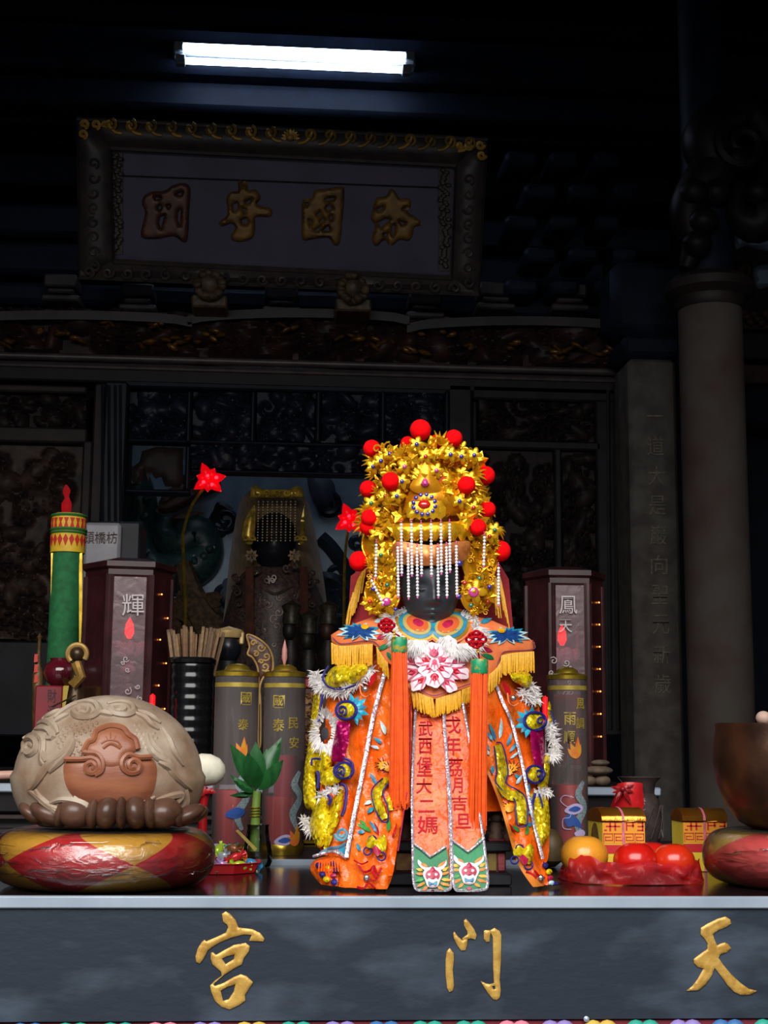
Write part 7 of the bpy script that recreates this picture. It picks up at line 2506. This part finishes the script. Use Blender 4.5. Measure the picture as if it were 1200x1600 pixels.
for k in range(6):                             # crumpled foil leaf cluster
    a = 2 * PI * k / 6
    d = Vector((math.cos(a), 0, math.sin(a)))
    n = Vector((-math.sin(a), 0, math.cos(a)))
    fm_.add([(0, -.004, 0), d * .007 + n * .004 + Vector((0, -.002, 0)), d * .014 + Vector((0, .003 * (-1) ** k, 0)), d * .007 - n * .004 + Vector((0, .001, 0))], [(0, 1, 2), (0, 2, 3)])
me_fo = fm_.mesh('foil_cluster', gold_bright)
mes = [me_fl, me_sp, me_cu, me_fo]
nms = ['filigree_flower', 'filigree_spray', 'filigree_curl', 'foil_cluster']
zone = np.array([(585, 715), (600, 700), (625, 708), (640, 700), (658, 690), (680, 690), (700, 702), (722, 690), (740, 708), (752, 722), (748, 745), (758, 770), (756, 800), (766, 815), (778, 830), (772, 850), (758, 838), (738, 822), (718, 812), (700, 806), (635, 808), (618, 815), (606, 850), (590, 850), (572, 830), (572, 800), (582, 785), (572, 770), (588, 752), (576, 735)], float)
hole = np.array(ellipse(664, 778, 34, 30), float)
rn = random.Random(77)
pts = []
tries = 0
while len(pts) < 112 and tries < 9000:
    tries += 1
    x, y = rn.uniform(568, 785), rn.uniform(688, 855)
    if not inside(zone, np.array([x]), np.array([y]))[0] or inside(hole, np.array([x]), np.array([y]))[0]:
        continue
    if y < 748 and abs(x - 668) < 52 and rn.random() < .6:
        continue
    if all((x - a) ** 2 + (y - b) ** 2 > (9.5 if y > 755 else 12.5) ** 2 for a, b in pts):
        pts.append((x, y))
for k, (x, y) in enumerate(pts):
    i = rn.choice((0, 1, 1, 2, 3, 3, 3))
    d = cf(x, y) - rn.uniform(-.02, .028)
    out = math.degrees(math.atan2(790 - y, x - 668))
    M_ = Matrix.Translation(W5(x, y, d)) @ Matrix.Rotation(rn.uniform(-.5, .5), 4, 'Z') @ Matrix.Rotation(rn.uniform(-.6, .5), 4, 'X') @ Matrix.Rotation(math.radians(90 - out) + rn.uniform(-.5, .5) if i == 1 else rn.uniform(0, 6.28), 4, 'Y') @ Matrix.Scale(rn.uniform(.85, 1.4), 4)
    inst(mes[i], nms[i], M_, crown)
# rim flowers with coloured hearts, on wires
wire = MB()
for (x, y, jc) in ((583, 729, 'blue'), (595, 720, 'blue'), (609, 709, 'blue'), (632, 729, 'pink'), (682, 735, 'pink'), (704, 710, 'blue'), (741, 711, 'blue'), (721, 713, 'blue'), (665, 713, 'red'), (651, 694, 'blue'), (602, 775, 'red'), (620, 775, 'blue'), (718, 783, 'blue'), (740, 793, 'red'), (773, 828, 'green'), (588, 836, 'red'), (595, 867, 'green'), (735, 748, 'red'), (628, 752, 'blue'), (580, 786, 'green'), (765, 838, 'red')):
    d = cf(x, y) - .026
    inst(me_fl, 'filigree_flower', Matrix.Translation(W5(x, y, d)) @ Matrix.Scale(1.15, 4), crown)
    MB().ell(W5(x, y, d - .005), (.0034, .0026, .0034), 10, 8).build('jewel', jew[jc], crown)
    wire.tube([W5(x, y, d + .002), W5(668 + (x - 668) * .6, 800 + (y - 800) * .6, CY_ + .03)], .0006, 4)
wire.build('crown_wire', gold_trim, crown)

# side lappets
lapL = smooth_path([(570, 832), (590, 838), (612, 846), (620, 875), (617, 910), (624, 935), (612, 955), (595, 962), (578, 948), (570, 925), (578, 900), (574, 875), (566, 855)], 4, True)
lapR = smooth_path([(722, 850), (745, 840), (772, 838), (784, 858), (776, 885), (770, 905), (772, 930), (762, 950), (745, 958), (728, 950), (720, 930), (728, 905), (722, 880)], 4, True)
ll = sp('crown_lappet', gold_amber, crown)(lapL, f=cf, off=.006, thick=.004, step=5, bulge=.006, bw=8)
lr = sp('crown_lappet', gold_amber, crown)(lapR, f=cf, off=.006, thick=.004, step=5, bulge=.006, bw=8)
for pl in (lapL, lapR):
    MB().stroke(pl, .0014, W5, cf, .008, sm=False, closed=True).build('lappet_edge', gold_bright, crown)
rn = random.Random(5)
for pl in (lapL, lapR):
    A_ = np.array(pl)
    n = 0
    got = []
    while n < 34:
        x, y = rn.uniform(A_[:, 0].min(), A_[:, 0].max()), rn.uniform(A_[:, 1].min(), A_[:, 1].max())
        if not inside(A_, np.array([x]), np.array([y]))[0] or any((x - a) ** 2 + (y - b) ** 2 < 49 for a, b in got):
            n += .02
            continue
        got.append((x, y))
        n += 1
        i = rn.choice((1, 2, 3, 3))
        inst(mes[i], nms[i], Matrix.Translation(W5(x, y, cf(x, y) - .014)) @ Matrix.Rotation(rn.uniform(0, 6.28), 4, 'Y') @ Matrix.Scale(rn.uniform(.6, .95), 4), crown)
for (x, y, jc, s) in ((604, 940, 'pink', 2.0), (740, 925, 'pink', 2.4), (583, 920, 'blue', 1.1), (605, 914, 'green', 1.1), (595, 868, 'green', 1.1), (578, 940, 'red', 1), (726, 911, 'red', 1.1), (749, 904, 'green', 1.1), (765, 917, 'blue', 1.1), (762, 940, 'red', 1.1), (736, 946, 'green', 1.1), (718, 880, 'blue', 1.4), (717, 932, 'blue', 1.2), (668, 864, 'red', 1.0), (618, 952, 'blue', .9)):
    d = cf(x, y) - .02
    if s > 1.5:
        inst(me_fl, 'filigree_flower', Matrix.Translation(W5(x, y, d)) @ Matrix.Scale(s * .8, 4), crown)
    MB().ell(W5(x, y, d - .006), (.0034 * s, .003, .0034 * s), 12, 8).build('jewel', jew[jc], crown)

# pearl strands
def strand(x0, y0, x1, y1, off, par=crown):
    n = int(math.hypot(x1 - x0, y1 - y0) / 4.9)
    mb = MB()
    for k in range(n + 1):
        t = k / n
        x, y = x0 + (x1 - x0) * t, y0 + (y1 - y0) * t
        mb.ell(W5(x, y, CY_ - off), (.0025, .0025, .0025), 8, 6)
    o = mb.build('pearl_strand', pearl, par)
    e = MB()
    for (x, y, r) in ((x0, y0 - 5, .0016), (x0, y0 - 8, .0012), (x1, y1 + 4, .0018)):
        e.ell(W5(x, y, CY_ - off), r, 8, 6)
    e.build('pink_bead', jew['pink'], par)['kind'] = 'stuff'


for (x, y0, y1) in ((627, 820, 895), (643, 820, 896), (658, 822, 896), (673.5, 820, 897), (689, 820, 893), (702.5, 820, 890)):
    strand(x, y0, x + .8, y1, .042)
for (x, y0, y1) in ((621.5, 856, 930), (637.5, 858, 932), (651.5, 858, 930), (684, 858, 930), (697.5, 856, 930), (713, 854, 928)):
    strand(x, y0, x + 1, y1, .036)
strand(588, 852, 587, 900, .026)
strand(581, 908, 598, 942, .026)
strand(757, 840, 756, 882, .03)
strand(779, 888, 779, 943, .02)

# red pompoms
bl_ = MB()
rn = random.Random(3)
bl_.ell((0, 0, 0), 1.0, 28, 20, fn=lambda p: p * (1 + rn.uniform(-.025, .025)))
me_pom = bl_.mesh('pompom', pom_m, sharp=180)
for (x, y, r, off) in ((657, 672, 17, .0), (637, 693, 11.5, -.04), (682, 690, 11.5, -.04), (709, 685, 14, .0), (581, 701, 14, .0), (610, 752, 14.5, .035), (575, 764, 13.5, .01), (759, 743, 15, .01), (729, 758, 14.5, .035), (762, 796, 13, .02), (747, 824, 13.5, .035), (782, 861, 16.5, .015), (561, 877, 16, .01), (577, 809, 13.5, .03), (575, 823, 13.5, .022)):
    c = W5(x, y, cf(x, y) - off)
    inst(me_pom, 'pompom', Matrix.Translation(c) @ Matrix.Scale(r * mpp(c.y), 4), crown)
    MB().tube([c, W5(668 + (x - 668) * .7, 800 + (y - 800) * .7, CY_ + .02)], .0009, 5).build('spring_wire', gold_trim, crown)

# ---------------------------------------------------------------- pedestal under the statue
pd = thing('statue_pedestal', 'stepped black pedestal with painted panel band under the robed statue', 'pedestal', (root_c.x, 2.3, ZT))
xa, xb = X(600, 1380, 2.15), X(800, 1380, 2.15)
mb = MB()
bx(mb, xa, xb, 2.15, 2.46, ZT + .0008, ZT + .018, .002)
mb.build('plinth', mat('pedestal_black', '#26272c', '#1b1c20', rough=.35, nscale=10), pd)
mb = MB()
bx(mb, xa + .006, xb - .006, 2.168, 2.44, ZT + .018, ZT + .05, .001)
mb.build('waist', mat('pedestal_red', '#6a2a30', '#5a2228', rough=.5, nscale=20), pd)
mb = MB()
bx(mb, xa, xb, 2.155, 2.46, ZT + .05, ZT + .064, .002)
mb.build('ledge', _M['pedestal_black'], pd)
for (x0, x1, m) in ((618, 645, mat('gilt_floral_panel', '#8a6a2c', '#6a3c30', rough=.45, nscale=90)), (762, 776, mat('ochre_panel', '#8a7436', '#6d5a28', rough=.5)), (778, 830, mat('striped_red_panel', '#7a2c34', '#9a4a4c', rough=.5, nscale=40, stretch=(.2, 1, 6)))):
    mb = MB()
    bx(mb, X(x0, 1365, 2.165), min(X(x1, 1365, 2.165), xb - .008), 2.164, 2.168, ZT + .021, ZT + .047, .001)
    mb.build('painted_panel', m, pd)
for i, (px, lab) in enumerate(((632, 'small weathered wooden lion on the pedestal beside the long orange tassel'), (775, 'small weathered wooden lion on the pedestal under the second tassel'), (798, 'small weathered kneeling wooden figure on the pedestal near the robe edge'))):
    Yl = 2.185
    b = at(px, 1330, Yl)
    t = thing('carved_lion', lab, 'figurine', (b.x, Yl, ZT + .064), 'small carvings on the pedestal')
    z0 = ZT + .0645
    lm = mat('weathered_carving', '#6a5242', '#4a382e', rough=.6, nscale=70, bump=.5, bscale=150)
    MB().lathe([(.011, z0), (.012, z0 + .006), (.009, z0 + .012), (.0105, z0 + .022), (.006, z0 + .03)], (b.x, Yl, 0), 14).build('body', lm, t)
    m2 = MB()
    m2.ell((b.x, Yl - .004, z0 + .036), (.0095, .0095, .0095), 12, 10)
    for k in range(8):
        a = k * PI / 4
        m2.ell((b.x + .009 * math.cos(a), Yl - .002, z0 + .037 + .009 * math.sin(a)), .003, 6, 5)
    m2.build('head', lm, t)
    m2 = MB()
    bx(m2, b.x - .013, b.x + .013, Yl - .013, Yl + .013, z0 - .0003, z0 + .003, .0008)
    m2.build('base', mat('red_lion_base', '#6a2028', rough=.5), t)
